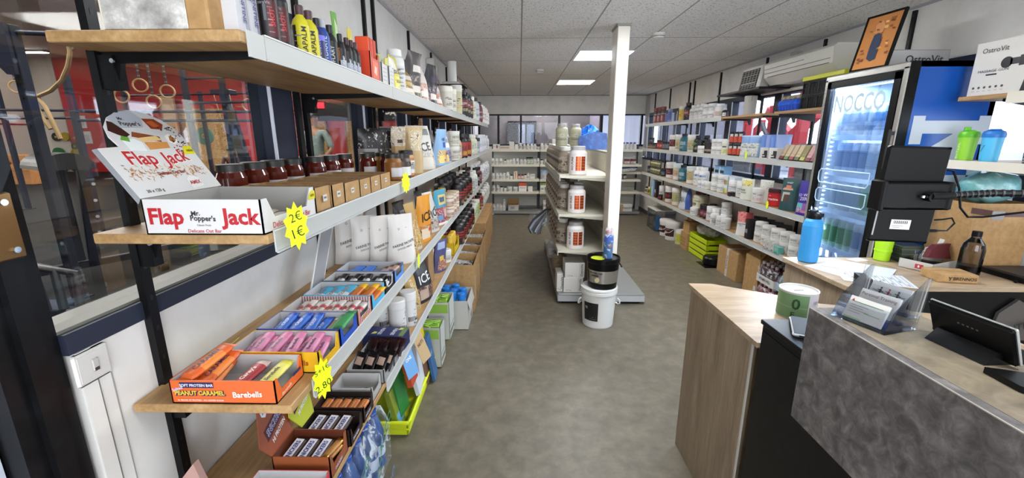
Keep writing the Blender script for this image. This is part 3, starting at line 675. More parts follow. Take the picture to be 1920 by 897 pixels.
def dec1(m):
    m.box(-.035, .035, -.0004, -.0001, .042, .044, '#86a878').box(-.04, .0, -.0004, -.0001, .0, .004, '#9ab88c')
    m.prism([(-.038, .043), (-.03, .043), (-.034, .050)], (0, -.0001, 0), (1, 0, 0), (0, 0, 1), .0003, '#a03830')
    for i in range(4): m.box(-.035, -.035 + (.04, .03, .045, .028)[i], -.0004, -.0001, .034 - i * .006, .0352 - i * .006, '#8d8b89')
    m.box(.0, .035, -.0004, -.0001, .02, .022, '#9ab88c')
def dec2(m): m.text('Personal Training', .011, '#6a4650', plane((0, -.0006, .043), (1, 0, 0), (0, 0, 1)))
def dec3(m):
    m.tube([(-.036, -.0008, .034), (0, -.0008, .028), (.036, -.0008, .032)], .0006, '#26211f', 5)
    for x, c in ((-.018, '#201c1c'), (.0, '#a03040'), (.02, '#201c1c')):
        m.cyl((x, -.001, .026), (x, -.001, .038), .0022, c, 6); m.cyl((x - .007, -.001, .036), (x + .007, -.001, .032), .0009, c, 5); m.cyl((x, -.001, .026), (x - .005, -.001, .018), .0012, c, 5); m.cyl((x, -.001, .026), (x + .005, -.001, .018), .0012, c, 5); m.cyl((x, -.0014, .0415), (x, -.0002, .0415), .0022, c, 8)
cards(-.040, .007, 8, dec1, 'white and green business cards in the front pocket of the holder')
cards(-.006, .022, 7, dec2, 'cream cards with handwriting-like script in the middle pocket')
cards(.028, .040, 6, dec3, 'white cards with little gymnast figures in the rear pocket')
one('key_ring', MB().tube([(.016 * cos(a * pi / 8) + 1.005, .012 * sin(a * pi / 8) + .93, 1.1585) for a in range(16)], .0022, '#b9b6a8', 6, True).cyl((.985, .945, 1.157), (.985, .945, 1.175), .004, '#3a3836', 8), 'pale key ring lying beside the acrylic card holder', 'key ring')
one('leaflet', MB().box(1.035, 1.17, .96, 1.12, .994, 1.0, '#8fb2d6').box(1.06, 1.15, .98, 1.08, 1.0001, 1.001, '#b9cfe4'), 'light blue leaflet on the desk behind the card holder', 'leaflet')
# payment terminal seen from behind
t = thing('till_screen', 'black flat till screen on a stand seen from behind', 'screen', (.985, .845, 1.156), radians(-86))
m = MB(); m.prism([(-.06, 0), (.03, 0), (.02, .030), (-.035, .026)], (-.06, 0, 0), (0, 1, 0), (0, 0, 1), .12, 'blackplastic'); obj('stand', m, t)
m = MB(); m.M = Matrix.Translation((0, -.02, .006)) @ Matrix.Rotation(radians(22), 4, 'X'); m.box(-.082, .082, 0, .010, .0, .082, 'blackplastic', .004); m.box(-.083, .083, .008, .0125, -.001, .083, '#c3c3c1', .002)
for i in range(5): m.box(-.02 + i * .009, -.016 + i * .009, -.0006, 0, .052, .055, '#55575c')
obj('screen_panel', m, t)
# gooseneck foot and arm with tablet
t = thing('tablet_stand', 'black gooseneck clamp stand at the right edge of the stone ledge', 'stand', (0, 0, 0))
obj('foot_plate', MB().prism([(.895, .69), (.90, .755), (1.0, .72), (1.0, .60), (.94, .61)], (0, 0, 1.156), (1, 0, 0), (0, 1, 0), .012, 'blackplastic'), t)
obj('clamp_post', MB().cyl((.945, .675, 1.167), (.985, .665, 1.33), .014, 'blackplastic', 16).cyl((.985, .665, 1.33), (1.06, .68, 1.42), .012, 'blackplastic', 16).cyl((.925, .668, 1.17), (.925, .652, 1.17), .009, 'chrome', 10), t)
pts = [(1.06, .68, 1.42), (1.22, .72, 1.455), (1.35, .80, 1.46), (1.40, .92, 1.465), (1.33, 1.02, 1.468), (1.20, 1.09, 1.462), (1.10, 1.115, 1.452)]
g = MB(); g.tube(pts, .0085, 'blackplastic', 12)
for i in range(len(pts) - 1):
    for q in range(9):
        a = Vector(pts[i]).lerp(Vector(pts[i + 1]), q / 9); d = (Vector(pts[i + 1]) - Vector(pts[i])).normalized() * .004; g.cyl(a, a + d, .0098, '#2a2b2d', 10)
obj('gooseneck', g, t)
m = MB(); m.M = Matrix.Translation((1.02, 1.115, 1.452)) @ Matrix.Rotation(radians(-3), 4, 'Z')
m.box(-.086, .088, -.012, .004, -.036, .036, 'blackplastic', .006).box(-.088, -.074, -.016, .03, -.040, .040, 'blackplastic', .004).box(.074, .09, -.016, .03, -.036, .036, 'blackplastic', .004)
m.cyl((.025, -.012, 0), (.025, -.034, 0), .012, 'blackplastic', 14).cyl((.02, -.03, .002), (.075, -.026, .004), .009, 'blackplastic', 12).lathe([(.006, 0), (.006, .006)], 'chrome', 10, .01, -.020, -.003)
obj('tablet_clamp', m, t)
t = thing('tablet', 'black tablet in portrait held by the gooseneck, barcode sticker on back', 'tablet', (1.02, 1.125, 1.452), radians(-3))
m = MB(); m.M = Matrix.Rotation(radians(2), 4, 'Y'); m.box(-.077, .080, 0, .012, -.128, .125, 'deepblack', .006); m.box(-.070, -.066, -.0006, 0, -.11, -.03, '#8f8f92'); obj('body', m, t)
m = MB(); m.M = Matrix.Rotation(radians(2), 4, 'Y'); m.box(-.028, .022, -.0008, 0, -.092, -.066, '#c9c8c6', .0003)
for i in range(14): m.box(-.022 + i * .0026, -.022 + i * .0026 + (.0008, .0016)[i % 2], -.0012, -.0008, -.077, -.069, '#111111')
m.box(-.024, .004, -.0012, -.0008, -.083, -.082, '#444444').box(-.024, -.004, -.0012, -.0008, -.087, -.086, '#444444'); obj('sticker', m, t)
one('charging_cable', MB().tube([(1.104, 1.13, 1.518), (1.125, 1.13, 1.514), (1.145, 1.125, 1.47), (1.155, 1.12, 1.42), (1.18, 1.12, 1.395), (1.22, 1.12, 1.395), (1.30, 1.10, 1.412), (1.40, 1.06, 1.42), (1.5, 1.02, 1.42)], .0028, 'deepblack', 7), 'thin black cable drooping below the gooseneck arm', 'cable')
one('usb_plug', MB().box(1.095, 1.118, 1.125, 1.133, 1.352, 1.360, 'deepblack', .002).tube([(1.118, 1.129, 1.356), (1.14, 1.125, 1.357), (1.15, 1.12, 1.378), (1.14, 1.12, 1.392), (1.115, 1.12, 1.388), (1.10, 1.125, 1.386)], .0022, 'deepblack', 7), 'short black plug and lead looped into the tablet side', 'cable')
# black card terminal holder near the desk gap
t = thing('swivel_bracket', 'black curved plastic bracket standing behind the money tin', 'bracket', (.965, 1.165, .993)); t.scale = (1.0, 1.0, 1.66)
m = MB(); m.M = Matrix.Rotation(radians(-20), 4, 'Z')
m.prism([(0, 0), (.05, 0), (.05, .07), (.075, .10), (.05, .13), (.04, .10), (.02, .08), (.012, .14), (-.012, .14), (-.004, .07)], (0, 0, 0), (1, 0, 0), (0, 0, 1), .06, 'blackplastic')
obj('arm', m, t); obj('foot', MB().box(-.02, .07, -.065, .02, 0, .008, 'blackplastic', .003), t)
# ---- worktop things
Z9 = .9015
def sportbottle():
    a, l = MB(), MB()
    a.lathe([(.040, 0), (.046, .006), (.046, .195), (.040, .22), (.030, .235), (.028, .245)], '#2f8fd0', 28)
    l.lathe([(.032, .232), (.033, .25), (.031, .262), (.02, .268)], 'blackplastic', 24).box(-.034, .014, -.010, .010, .262, .278, 'blackplastic', .004).box(.02, .046, -.008, .008, .238, .262, 'blackplastic', .004)
    return [('bottle_body', a), ('lid', l)]
put('sport', sportbottle, 'sports_bottle', (1.665, 2.385, Z9), 0, 'tall blue sports bottle with black lid on the oak worktop', 'bottle', sc=1.08)
for i, (x, y, w, d, r, n, lab) in enumerate(((1.86, 2.26, .21, .297, .75, 0, 'blank white sheet of paper lying on the back worktop'), (1.80, 2.08, .21, .29, 1.15, 12, 'printed table sheet at the front edge of the back worktop'), (1.73, 2.20, .20, .28, .35, 0, 'white sheet partly under others near the blue bottle'), (1.98, 2.42, .10, .06, .3, 0, 'small crumpled white slip beside the green tumbler'))):
    m = MB(); z = .0006 + (2 - i if i < 3 else 0) * .0012; m.box(-w / 2, w / 2, -d / 2, d / 2, 0, .0006, '#dcdcda')
    for q in range(n): m.box(-w / 2 + .012, w / 2 - .012, -d / 2 + .015 + q * .021, -d / 2 + .017 + q * .021, .0006, .0009, '#5d5f63').box(-w / 2 + .02 + (q % 3) * .05, -w / 2 + .05 + (q % 3) * .05, -d / 2 + .022 + q * .021, -d / 2 + .030 + q * .021, .0006, .0009, '#86888c')
    o = one('paper_sheet', m, lab, 'paper', (x, y, .9005 + z), (0, 0, r))
def tumbler():
    a = MB(); a.lathe([(.034, 0), (.036, .003), (.037, .05), (.040, .052), (.040, .060), (.038, .062), (.041, .115), (.039, .115), (.035, .01)], '#a6d81c', 28, capt=False); return [('cup', a)]
put('tumb', tumbler, 'tumbler', (2.115, 2.42, Z9), 0, 'bright lime green plastic tumbler under the tablet', 'cup', sc=1.05)
m = MB()
for q in range(7): m.box(-.055, .055, -.045, .045, q * .014, q * .014 + .011, '#56604f' if q % 2 else '#495046').box(-.05, .055, -.043, .043, q * .014 + .011, q * .014 + .014, '#2b2e2a')
for q in range(10): m.box(.056, .0575, -.043 + q * .009, -.039 + q * .009, .0, .095, '#8e8a86')
one('card_stack', m, 'stack of grey green boxes with striped end beside the lime tumbler', 'box', (2.24, 2.41, Z9), (0, 0, -.1))
t = thing('plastic_tray', 'clear plastic tray with a small red label on the worktop', 'tray', (2.24, 2.27, Z9), radians(22))
m = MB(); m.box(-.115, .115, -.075, .075, 0, .003, 'acrylic').box(-.115, .115, -.075, -.072, 0, .05, '#b6b5b0').box(-.115, -.112, -.075, .075, 0, .05, '#bdbbb6').box(.112, .115, -.075, .075, 0, .05, 'acrylic').box(-.115, .115, .072, .075, 0, .05, 'acrylic'); obj('tray_body', m, t)
obj('label', MB().box(-.1165, -.115, -.035, .0, .012, .036, '#b8323c').box(-.117, -.1165, -.02, -.012, .018, .030, '#e8e8e8'), t)
one('holder_insert', MB().box(2.17, 2.195, 2.26, 2.285, .905, .985, 'acrylic', .004).lathe([(.018, 0), (.02, .01)], 'acrylic', 14, 2.182, 2.272, .985), 'small clear plastic peg standing in the tray', 'holder')
one('red_cloth', MB().prism([(0, 0), (.14, -.01), (.12, .05), (.13, .075), (.05, .07), (.02, .045)], (2.24, 2.31, .952), (1, .1, 0), (0, .1, 1), .03, '#5c1a24'), 'dark red folded pouch lying in the clear tray', 'pouch')
one('barcode_scanner', MB().prism([(0, 0), (.028, 0), (.075, .11), (.082, .135), (.05, .14), (.04, .12)], (2.36, 2.38, .965), (1, 0, 0), (0, 0, 1), .028, '#d3d0c9').prism([(.036, .01), (.044, .01), (.088, .125), (.08, .13)], (2.36, 2.379, .965), (1, 0, 0), (0, 0, 1), .027, '#6f6d69').prism([(-.09, 0), (.03, -.02), (.02, .06), (-.07, .05)], (2.36, 2.40, .93), (1, 0, 0), (0, 0, 1), .06, '#bfbab1'), 'cream handheld tool propped against the big cardboard box', 'tool')
put('brennos', carton(.17, .12, .042, 'card', (), (('BRENNOS', .66, .5, .022, '#1d1712', 0), ('Y', .30, .46, .028, '#1d1712', 0)), True), 'flat_box', (2.165, 2.075, Z9), radians(-10), 'small flat kraft box with crossed sticks mark on the worktop', 'box')
t = thing('glass_bottle', 'clear bottle a quarter full of dark liquid, black cap', 'bottle', (2.335, 2.15, Z9))
obj('bottle_body', MB().lathe([(.040, 0), (.046, .008), (.046, .135), (.040, .165), (.020, .195), (.016, .21)], 'bottleglass', 28), t)
obj('liquid', MB().lathe([(.038, .003), (.0445, .009), (.0445, .052)], 'deepblack', 24), t)
obj('cap', MB().lathe([(.020, .205), (.020, .23), (.018, .232)], 'blackplastic', 20), t)
one('pen_cap', MB().cyl((2.44, 2.02, .909), (2.49, 2.06, .909), .008, 'deepblack', 10).cyl((2.49, 2.06, .909), (2.50, 2.068, .909), .005, 'blackplastic', 8), 'short black pen lying at the right of the worktop', 'pen')
t = thing('cardboard_box', 'large open cardboard box on the worktop beside the fridge', 'box', (2.385, 2.235, Z9))
b = MB(); b.box(0, .003, .003, .227, 0, .36, 'card').box(0, .31, 0, .003, 0, .36, 'card').box(.307, .31, .003, .227, 0, .36, 'card').box(0, .31, .227, .23, 0, .36, 'card').box(.003, .307, .003, .227, 0, .003, 'card'); obj('carton', b, t)
def blob(m, cx, cy, cz, rx, ry, rz, c, seed=1, n=18, k=10, amp=.12, flat=0):
    R = random.Random(seed); ph = [R.uniform(0, 6) for _ in range(6)]; vs = []
    for j in range(k + 1):
        th = pi * j / k
        for i in range(n):
            a = 2 * pi * i / n
            r = 1 + amp * (sin(3 * a + ph[0] + 2 * th) + .7 * sin(5 * a + ph[1] - 3 * th) + .6 * sin(7 * th + ph[2] + a))
            z = cos(th) * r
            if z < -flat and flat: z = -flat
            vs.append((cx + rx * r * sin(th) * cos(a), cy + ry * r * sin(th) * sin(a), cz + rz * z))
    return m.add(vs, [[j * n + i, j * n + (i + 1) % n, (j + 1) * n + (i + 1) % n, (j + 1) * n + i][::-1] for j in range(k) for i in range(n)], c, True)
one('plastic_bag', blob(MB(), 2.545, 2.352, 1.335, .14, .10, .085, 'tealbag', 4, 30, 18, .05), 'pale turquoise plastic bag bulging out of the big cardboard box', 'bag')
one('label_holder', MB().box(2.33, 2.39, 2.10, 2.104, 1.20, 1.245, '#8b8784', .001).box(2.39, 2.62, 2.104, 2.110, 1.215, 1.238, '#5a3f3a').box(2.37, 2.376, 2.104, 2.24, 1.21, 1.24, '#5a3f3a'), 'clear label holder rail in front of the cardboard box', 'label holder')
one('black_tray', MB().box(2.46, 2.70, 1.98, 2.22, Z9, .93, 'blackplastic', .004).box(2.48, 2.68, 2.0, 2.2, .93, .932, '#1c1d1f'), 'flat black tray at the right end of the worktop', 'tray')
# ================================================================ FRIDGE
FXf, FYn, FYf, FZ, FB = 2.105, 2.485, 3.13, 2.0, 2.612
t = thing('drinks_fridge', 'tall glass door drinks fridge with blue side panel, lit inside', 'fridge', (0, 0, 0))
c = MB()
c.box(FXf + .06, FB, FYn, FYn + .03, .06, FZ, 'blueside').box(FXf + .06, FB, FYf - .03, FYf, .06, FZ, '#c9cacb').box(FB - .03, FB, FYn, FYf, .06, FZ, '#c9cacb').box(FXf + .06, FB, FYn, FYf, FZ - .03, FZ, '#c9cacb').box(FXf + .06, FB, FYn, FYf, .06, .16, '#c9cacb')
c.box(FXf + .09, FB - .035, FYn + .031, FYn + .033, .16, FZ - .03, '#dfeaf6').box(FXf + .09, FB - .035, FYf - .033, FYf - .031, .16, FZ - .03, '#dfeaf6').box(FB - .035, FB - .031, FYn + .03, FYf - .03, .16, FZ - .03, '#dfeaf6')
for y in (FYn + .05, FYf - .09): c.box(FXf + .1, FXf + .14, y, y + .04, 0, .06, 'blackplastic')
obj('cabinet', c, t)
d = MB(); a0, a1 = FYn - .004, FYf
d.box(FXf, FXf + .035, a0, a1, FZ - .045, FZ, 'silver', .008).box(FXf, FXf + .035, a0, a0 + .04, .10, FZ - .02, 'silver', .008).box(FXf, FXf + .035, a1 - .03, a1, .10, FZ - .02, 'silver', .006).box(FXf, FXf + .035, a0, a1, .06, .16, 'silver', .008)
d.box(FXf + .005, FXf + .058, a0 - .002, a0 + .012, .08, FZ, 'deepblack')
obj('door_frame', d, t)
d = MB(); g0, g1, h0, h1 = a0 + .04, a1 - .03, .16, FZ - .045
d.box(FXf - .001, FXf + .02, g0, g1, h1 - .04, h1, 'deepblack').box(FXf - .001, FXf + .02, g0, g0 + .045, h0, h1, 'deepblack').box(FXf - .001, FXf + .02, g1 - .035, g1, h0, h1, 'deepblack').box(FXf - .001, FXf + .02, g0, g1, h0, h0 + .04, 'deepblack')
obj('door_border', d, t)
obj('door_glass', MB().box(FXf + .008, FXf + .013, g0 + .045, g1 - .035, h0 + .04, h1 - .04, 'fridgeglass'), t)
m = MB().text('NOCCO', .150, '#9fb2bd', plane((FXf + .0055, (g0 + g1) / 2, h1 - .145), (0, -1, 0), (0, 0, 1)), .02, sx=.72); obj('door_lettering', m, t)
m = MB()
for z0 in (1.385, 1.255):
    m.tube([(FXf - .0, g1 - .07, z0 - .09), (FXf - .0, g0 + .10, z0 - .09), (FXf - .0, g0 + .085, z0 - .07), (FXf, g0 + .085, z0), (FXf, g1 - .07, z0 ), (FXf, g1 - .055, z0 - .02), (FXf, g1 - .055, z0 - .07)], .0035, '#b7d3ea', 6, True)
obj('door_emblem', m, t)
obj('handle', MB().box(FXf - .022, FXf - .012, a0 + .012, a0 + .03, 1.42, 1.64, '#1b1c1e', .003).box(FXf - .014, FXf + .002, a0 + .012, a0 + .03, 1.43, 1.45, '#1b1c1e').box(FXf - .014, FXf + .002, a0 + .012, a0 + .03, 1.61, 1.63, '#1b1c1e'), t)
m = MB()
for q in range(20): y = g0 + .06 + q * (g1 - g0 - .11) / 19; m.box(FXf + .024, FXf + .030, y - .006, y + .006, h1 - .052, h1 - .044, 'led')
for q in range(56): z = h0 + .06 + q * (h1 - h0 - .12) / 55; m.box(FXf + .05, FXf + .056, g1 - .052, g1 - .044, z, z + .010, 'led')
obj('light_strip', m, t)
shz = (.30, .58, .84, 1.10, 1.36, 1.60)
for z in shz:
    m = MB()
    for q in range(12): x = FXf + .09 + q * .032; m.box(x, x + .004, FYn + .035, FYf - .035, z - .004, z, '#cfe0f0')
    m.box(FXf + .08, FXf + .084, FYn + .035, FYf - .035, z - .022, z + .012, '#dce9f6'); obj('shelf', m, t)
# big N of the drink name on the fridge side, turned on its side
def sx(u, v): return (u, v)
m = MB(); o = (0, FYn - .0004, 0)
def pz(poly): m.prism(poly, o, (1, 0, 0), (0, 0, 1), .0016, '#c3cbd6')
pz([(2.25, 1.688), (2.545, 1.688), (2.545, 1.714), (2.608, 1.714), (2.608, 1.55), (2.575, 1.545), (2.44, 1.53), (2.30, 1.44), (2.25, 1.44), (2.25, 1.36), (2.40, 1.36), (2.545, 1.46), (2.545, 1.53), (2.44, 1.618), (2.25, 1.618)][:2] + [(2.545, 1.618), (2.25, 1.618)])
pz([(2.185, 1.714), (2.25, 1.714), (2.25, 1.56), (2.185, 1.56)]); pz([(2.545, 1.714), (2.608, 1.714), (2.608, 1.56), (2.545, 1.56)])
pz([(2.42, 1.618), (2.545, 1.618), (2.545, 1.52), (2.36, 1.388), (2.185, 1.388), (2.185, 1.46)])
pz([(2.185, 1.388), (2.608, 1.388), (2.608, 1.318), (2.185, 1.318)]); pz([(2.185, 1.318), (2.25, 1.318), (2.25, 1.27), (2.185, 1.27)]); pz([(2.545, 1.44), (2.608, 1.44), (2.608, 1.27), (2.545, 1.27)])
obj('side_lettering', m, t)
for yy in (FYn + .2, FYn + .45): area('fridge_led', (FXf + .12, yy, FZ - .06), (0, 0, 0), .08, .2, 16, (.82, .92, 1))
area('fridge_side_led', (FXf + .07, g1 - .055, 1.0), (0, radians(60), 0), 1.6, .02, 26, (.82, .92, 1))
cols = [('#d8dde2', '#8fa4b8'), ('#c9ced6', '#b0442c'), ('#e2e6ea', '#4a8fc0'), ('#b9d8c0', '#4a9a5c'), ('#dfe3e8', '#9fb8cc'), ('#c4d8ea', '#5a86b0')]
for s, z in enumerate(shz):
    tallz = s < 2
    for q in range(8):
        y = FYn + .075 + q * .068; b_, c_ = cols[(s + q // 4) % 6]
        put(('fd', s, b_, tallz), small_cyl(.20 if not tallz else .23, .027, b_, 'whiteplastic' if tallz else '#c9ced6', 'bottle' if tallz else 'can', ((.2, .75, -120, 120, c_),)), 'drink_bottle' if tallz else 'drink_can', (FXf + .125, y, z + .001), -pi / 2,
            ('drink bottle' if tallz else 'drink can') + ' in the lit fridge', 'drink', 'on its ' + ('bottom', 'second lowest', 'third lowest', 'fourth lowest', 'second highest', 'top')[s] + ' shelf', 'from the camera', group='drinks in the lit fridge')
# on top of the fridge
t = thing('picture_frame', 'tilted framed orange poster leaning on top of the fridge', 'picture', (2.16, 2.84, FZ + .001))
m = MB(); m.M = Matrix.Rotation(radians(8), 4, 'Z') @ Matrix.Rotation(radians(12), 4, 'Y') @ Matrix.Rotation(pi / 2, 4, 'Z')
wf, hf = .245, .335
m.box(-wf / 2, wf / 2, 0, .016, 0, .012, 'deepblack').box(-wf / 2, wf / 2, 0, .016, hf - .012, hf, 'deepblack').box(-wf / 2, -wf / 2 + .012, 0, .016, 0, hf, 'deepblack').box(wf / 2 - .012, wf / 2, 0, .016, 0, hf, 'deepblack'); obj('frame', m, t)
m2 = MB(); m2.M = m.M; m2.box(-wf / 2 + .012, wf / 2 - .012, .004, .012, .012, hf - .012, '#b5763c'); R = random.Random(5)
for q in range(26):
    x, z = R.uniform(-.10, .08), R.uniform(.02, .29); m2.prism([(0, 0), (R.uniform(.01, .035), .004), (.02, .014), (.0, R.uniform(.008, .02))], (x, .0162, z), (1, 0, 0), (0, 0, 1), .0005, R.choice(['#d99a52', '#8c4f24', '#e3b374', '#6e3a1c']))
for yy_ in (.0162, .0025): m2.prism([(-.03, .06), (.0, .05), (.03, .07), (.035, .15), (.03, .21), (-.01, .22), (-.03, .17)], (0, yy_, 0), (1, 0, 0), (0, 0, 1), .0008, '#26324a').prism([(-.02, .22), (.03, .22), (.04, .27), (.0, .29), (-.02, .26)], (0, yy_, 0), (1, 0, 0), (0, 0, 1), .0009, '#c98a5a')
obj('poster', m2, t)
put('obox', carton(.36, .24, .115, '#8f8c88', ((.02, .98, .05, .95, '#a8a6a3'),), (('OstroVit', .58, .52, .062, '#1b1b1d', 0),), True), 'flat_box', (2.43, 2.93, FZ + .001), 0, 'grey and white box lying on top of the fridge', 'box')
# massage gun box and others on the upper shelf
t = thing('massage_gun_box', 'white box picturing a black massage gun on the upper right shelf', 'box', (2.37, 2.12, 1.806), -pi / 2)
m = MB(); W_, H_ = .58, .262; m.box(-W_ / 2, W_ / 2, 0, .12, 0, H_, '#d3cfc9', .002)
m.text('OstroVit', .034, '#2c2c2e', plane((-.195, -.002, .218), (1, 0, 0), (0, 0, 1)), 0).text('MASSAGE GUN', .0185, '#4a4846', plane((-.185, -.002, .118), (1, 0, 0), (0, 0, 1)), .0, sx=1.15)
m.box(-.215, -.165, -.0012, 0, .096, .103, '#1d1d1f')
for i in range(6): m.cyl((-.262 + i * .027, -.001, .04), (-.262 + i * .027, 0, .04), .006, '#4e4c4a', 10).box(-.268 + i * .027, -.256 + i * .027, -.001, 0, .022, .024, '#8e8b87')
obj('box_body', m, t)
g = MB(); k = '#2b2a2c'; g.M = Matrix.Translation((-.075, 0, .0))
g.cyl((-.055, -.0012, .148), (-.055, 0, .148), .026, k, 20).box(-.04, .0, -.0012, 0, .135, .165, '#3c3b3d').prism([(0, .125), (.10, .13), (.12, .16), (.12, .20), (.09, .20), (.085, .18), (0, .172)], (0, 0, 0), (1, 0, 0), (0, 0, 1), .0012, k)
g.prism([(.05, .13), (.095, .13), (.085, .0), (.03, .0)], (0, 0, 0), (1, 0, 0), (0, 0, 1), .0012, k).box(.03, .07, -.0018, -.0011, .150, .162, '#7d7a77')
obj('printed_picture', g, t)
def price(name, pts_w, pts_h, loc, rz, lab, lines, tilt=0, n=11):
    m = MB(); m.M = Matrix.Rotation(rz, 4, 'Z') @ Matrix.Rotation(tilt, 4, 'Y')
    m.prism(star(h=pts_h, w=pts_w, n=n), (0, 0, 0), (1, 0, 0), (0, 0, 1), .0008, 'neon')
    for i, (s, z, sz) in enumerate(lines): m.text(s, sz, '#2c3010', plane((0, -.0014, z), (.97, 0, .2), (-.2, 0, .97)), -.003)
    return one('price_star', m, lab, 'price tag', loc)
price('p', .13, .085, (2.325, 1.80, 1.83), -pi / 2, 'neon yellow star price tag taped below the massage gun box', (), 0, 13)
def eggs(m):
    R = random.Random(3)
    for q in range(9): blob(m, R.uniform(-.07, .07), R.uniform(-.04, .04), R.uniform(.0, .06), .028, .028, .024, '#8c8478', q, 8, 6, .05)
    for q in range(5): m.prism([(0, 0), (.05, .01), (.06, .03), (.01, .02)], (-.09 + q * .02, -.03, .0 + q * .012), (1, 0, 0), (0, 0, 1), .04, '#a39a86')
    return m
one('egg_cartons', eggs(MB()), 'grey pulp egg cartons piled on the massage gun box', 'carton', (2.43, 2.00, 2.095), (0, 0, -pi / 2))
for i, (y, x, c1, c2, st, lab) in enumerate(((2.345, 2.372, '#5db31c', '#8cc832', 'BioTechUSA', 'green shaker bottle with white vertical lettering on the lower right shelf'), (2.225, 2.372, '#1f6fc0', '#4fb3e0', '7', 'blue shaker bottle with darker blue lid beside the green one'), (2.03, 2.372, '#8d8a86', '#2a2b2f', 'NUTRITION', 'dark grey shaker lettered NUTRITION at the right picture edge'))):
    def mk(c1=c1, c2=c2, st=st, i=i):
        a, l = MB(), MB(); a.lathe([(.033, 0), (.034, .004), (.040, .12), (.040, .125)], c2, 28); a.box(-.034, .034, -.034, -.033, .0, .0, c2)
        a.text(st, .022 if i != 1 else .05, '#dfe8d0' if i == 0 else '#3f7ea6' if i == 1 else '#d0cdc8', wrap(.0385, .065, -8, i != 1), .004)
        l.lathe([(.043, .118), (.043, .135), (.038, .148), (.02, .156)], c1, 28)
        if i != 1: l.lathe([(.014, .15), (.014, .170), (.012, .172)], c1, 16, -.016 if i == 0 else 0, 0)
        else: l.lathe([(.03, .148), (.02, .160)], c1, 20)
        return [('cup', a), ('lid', l)]
    put(('shk', i), mk, 'shaker_bottle', (x, y, 1.479), -pi / 2, lab, 'shaker')
# AC, heater, crates
t = thing('air_conditioner', 'long white wall air conditioner high on the right wall', 'air conditioner', (0, 0, 0))
m = MB(); m.prism([(2.70, 2.10), (2.52, 2.10), (2.45, 2.17), (2.44, 2.29), (2.47, 2.315), (2.70, 2.315)], (0, 4.56, 0), (1, 0, 0), (0, 0, 1), .96, '#d2cec6')
obj('housing', m, t)
m = MB(); m.box(2.435, 2.442, 3.95, 4.55, 2.245, 2.248, '#8a8680').prism([(2.448, 2.172), (2.515, 2.106), (2.517, 2.108), (2.449, 2.176)], (0, 4.50, 0), (1, 0, 0), (0, 0, 1), .86, '#4a4844').box(2.437, 2.44, 3.62, 4.54, 2.205, 2.208, '#6e6b66')
for q in range(7): m.box(2.45, 2.452, 3.63, 3.66, 2.20 + q * .014, 2.207 + q * .014, '#8a8885')
obj('vent_flap', m, t)
obj('pipe_cover', MB().cyl((2.68, 5.0, 2.06), (2.68, 3.92, 2.06), .018, '#c9c5bd', 12).box(2.64, 2.70, 4.40, 4.50, 2.315, 2.40, '#b5b2ac', .004), t)
t = thing('wall_heater', 'white portable fan heater with wire grille on black bracket shelf', 'heater', (2.50, 4.93, 2.086), -pi / 2)
m = MB(); m.M = Matrix.Rotation(radians(-9), 4, 'X'); m.box(-.21, .21, -.02, .09, 0, .255, '#dedcd7', .014); obj('housing', m, t)
m = MB(); m.M = Matrix.Rotation(radians(-9), 4, 'X'); m.box(-.175, .165, -.024, -.018, .02, .215, '#3c3a39')
for q in range(8): m.box(-.175, .165, -.03, -.026, .03 + q * .024, .033 + q * .024, '#a9a7a2')
for q in range(6): m.box(-.165 + q * .062, -.162 + q * .062, -.034, -.028, .02, .215, '#a9a7a2')
m.box(-.15, .14, -.026, -.022, .07, .078, '#cfcdc9').box(-.15, .14, -.026, -.022, .15, .158, '#cfcdc9'); obj('grille', m, t)
t = thing('plastic_crate', 'black folding crate with yellow rim on the bare pine shelf', 'crate', (2.40, 3.42, 1.826))
m = MB()
for zz in (0, .115):
    m.box(0, .006, 0, .42, zz, zz + .012, 'blackplastic').box(0, .006, 0, .42, zz + .095, zz + .11, 'blackplastic').box(0, .26, 0, .006, zz, zz + .11, 'blackplastic').box(0, .26, .414, .42, zz, zz + .11, 'blackplastic')
    for q in range(22):
        if q % 6 != 5: m.box(0, .005, .012 + q * .019, .017 + q * .019, zz, zz + .11, 'blackplastic')
        else: m.box(0, .006, .008 + q * .019, .025 + q * .019, zz, zz + .11, 'blackplastic')
    m.box(.002, .007, 0, .42, zz + .05, zz + .054, 'blackplastic')
m.box(.008, .25, .01, .41, .004, .20, '#34363a'); obj('crate_body', m, t)
obj('crate_rim', MB().box(-.008, .27, -.05, .43, .228, .262, '#c3c416', .004), t)
m = MB()
for i in range(2):
    for q in range(6): m.lathe([(.018, 0), (.03, .045), (.034, .05)], '#1f4fc0', 8, .04 + i * .07, .03 + q * .045).lathe([(.03, .05), (.032, .075), (.02, .095)], '#2258cc', 8, .04 + i * .07, .03 + q * .045)
one('egg_tray', m, 'bright blue egg trays beside the black crate', 'egg tray', (2.37, 3.87, 1.826))
m = MB()
for q in range(4): m.box(0, .08, q * .07, q * .07 + .06, 0, .035, '#8c7f66', .008)
one('pulp_carton', m, 'brown pulp cartons lying on the blue egg trays', 'carton', (2.40, 3.86, 1.922))
# ================================================================ LEFT SHELF GOODS
RL = pi / 2; RRt = -pi / 2
def L(k, Y, key, make, name, lab, cat, dx=0, rz=0, end=None, sc=1, dz=0, group=None, w=None):
    """stand a product on left tier k, its front near the rail; dx moves it back towards the wall"""
    if name.split('_')[-1] in ('bottle', 'jug', 'tub', 'jar', 'canister') and rz == 0: rz = -1.5 if k == 1 and Y < 1.6 else -.85
    if dx >= .1 and w is None or dx >= .13: lab = 'rear ' + lab
    return put(key, make, name, (-.565 - dx, Y, ZS[k] + .001 + dz), RL + rz, lab, cat, WH[k] if w is None else w, end, group, sc)
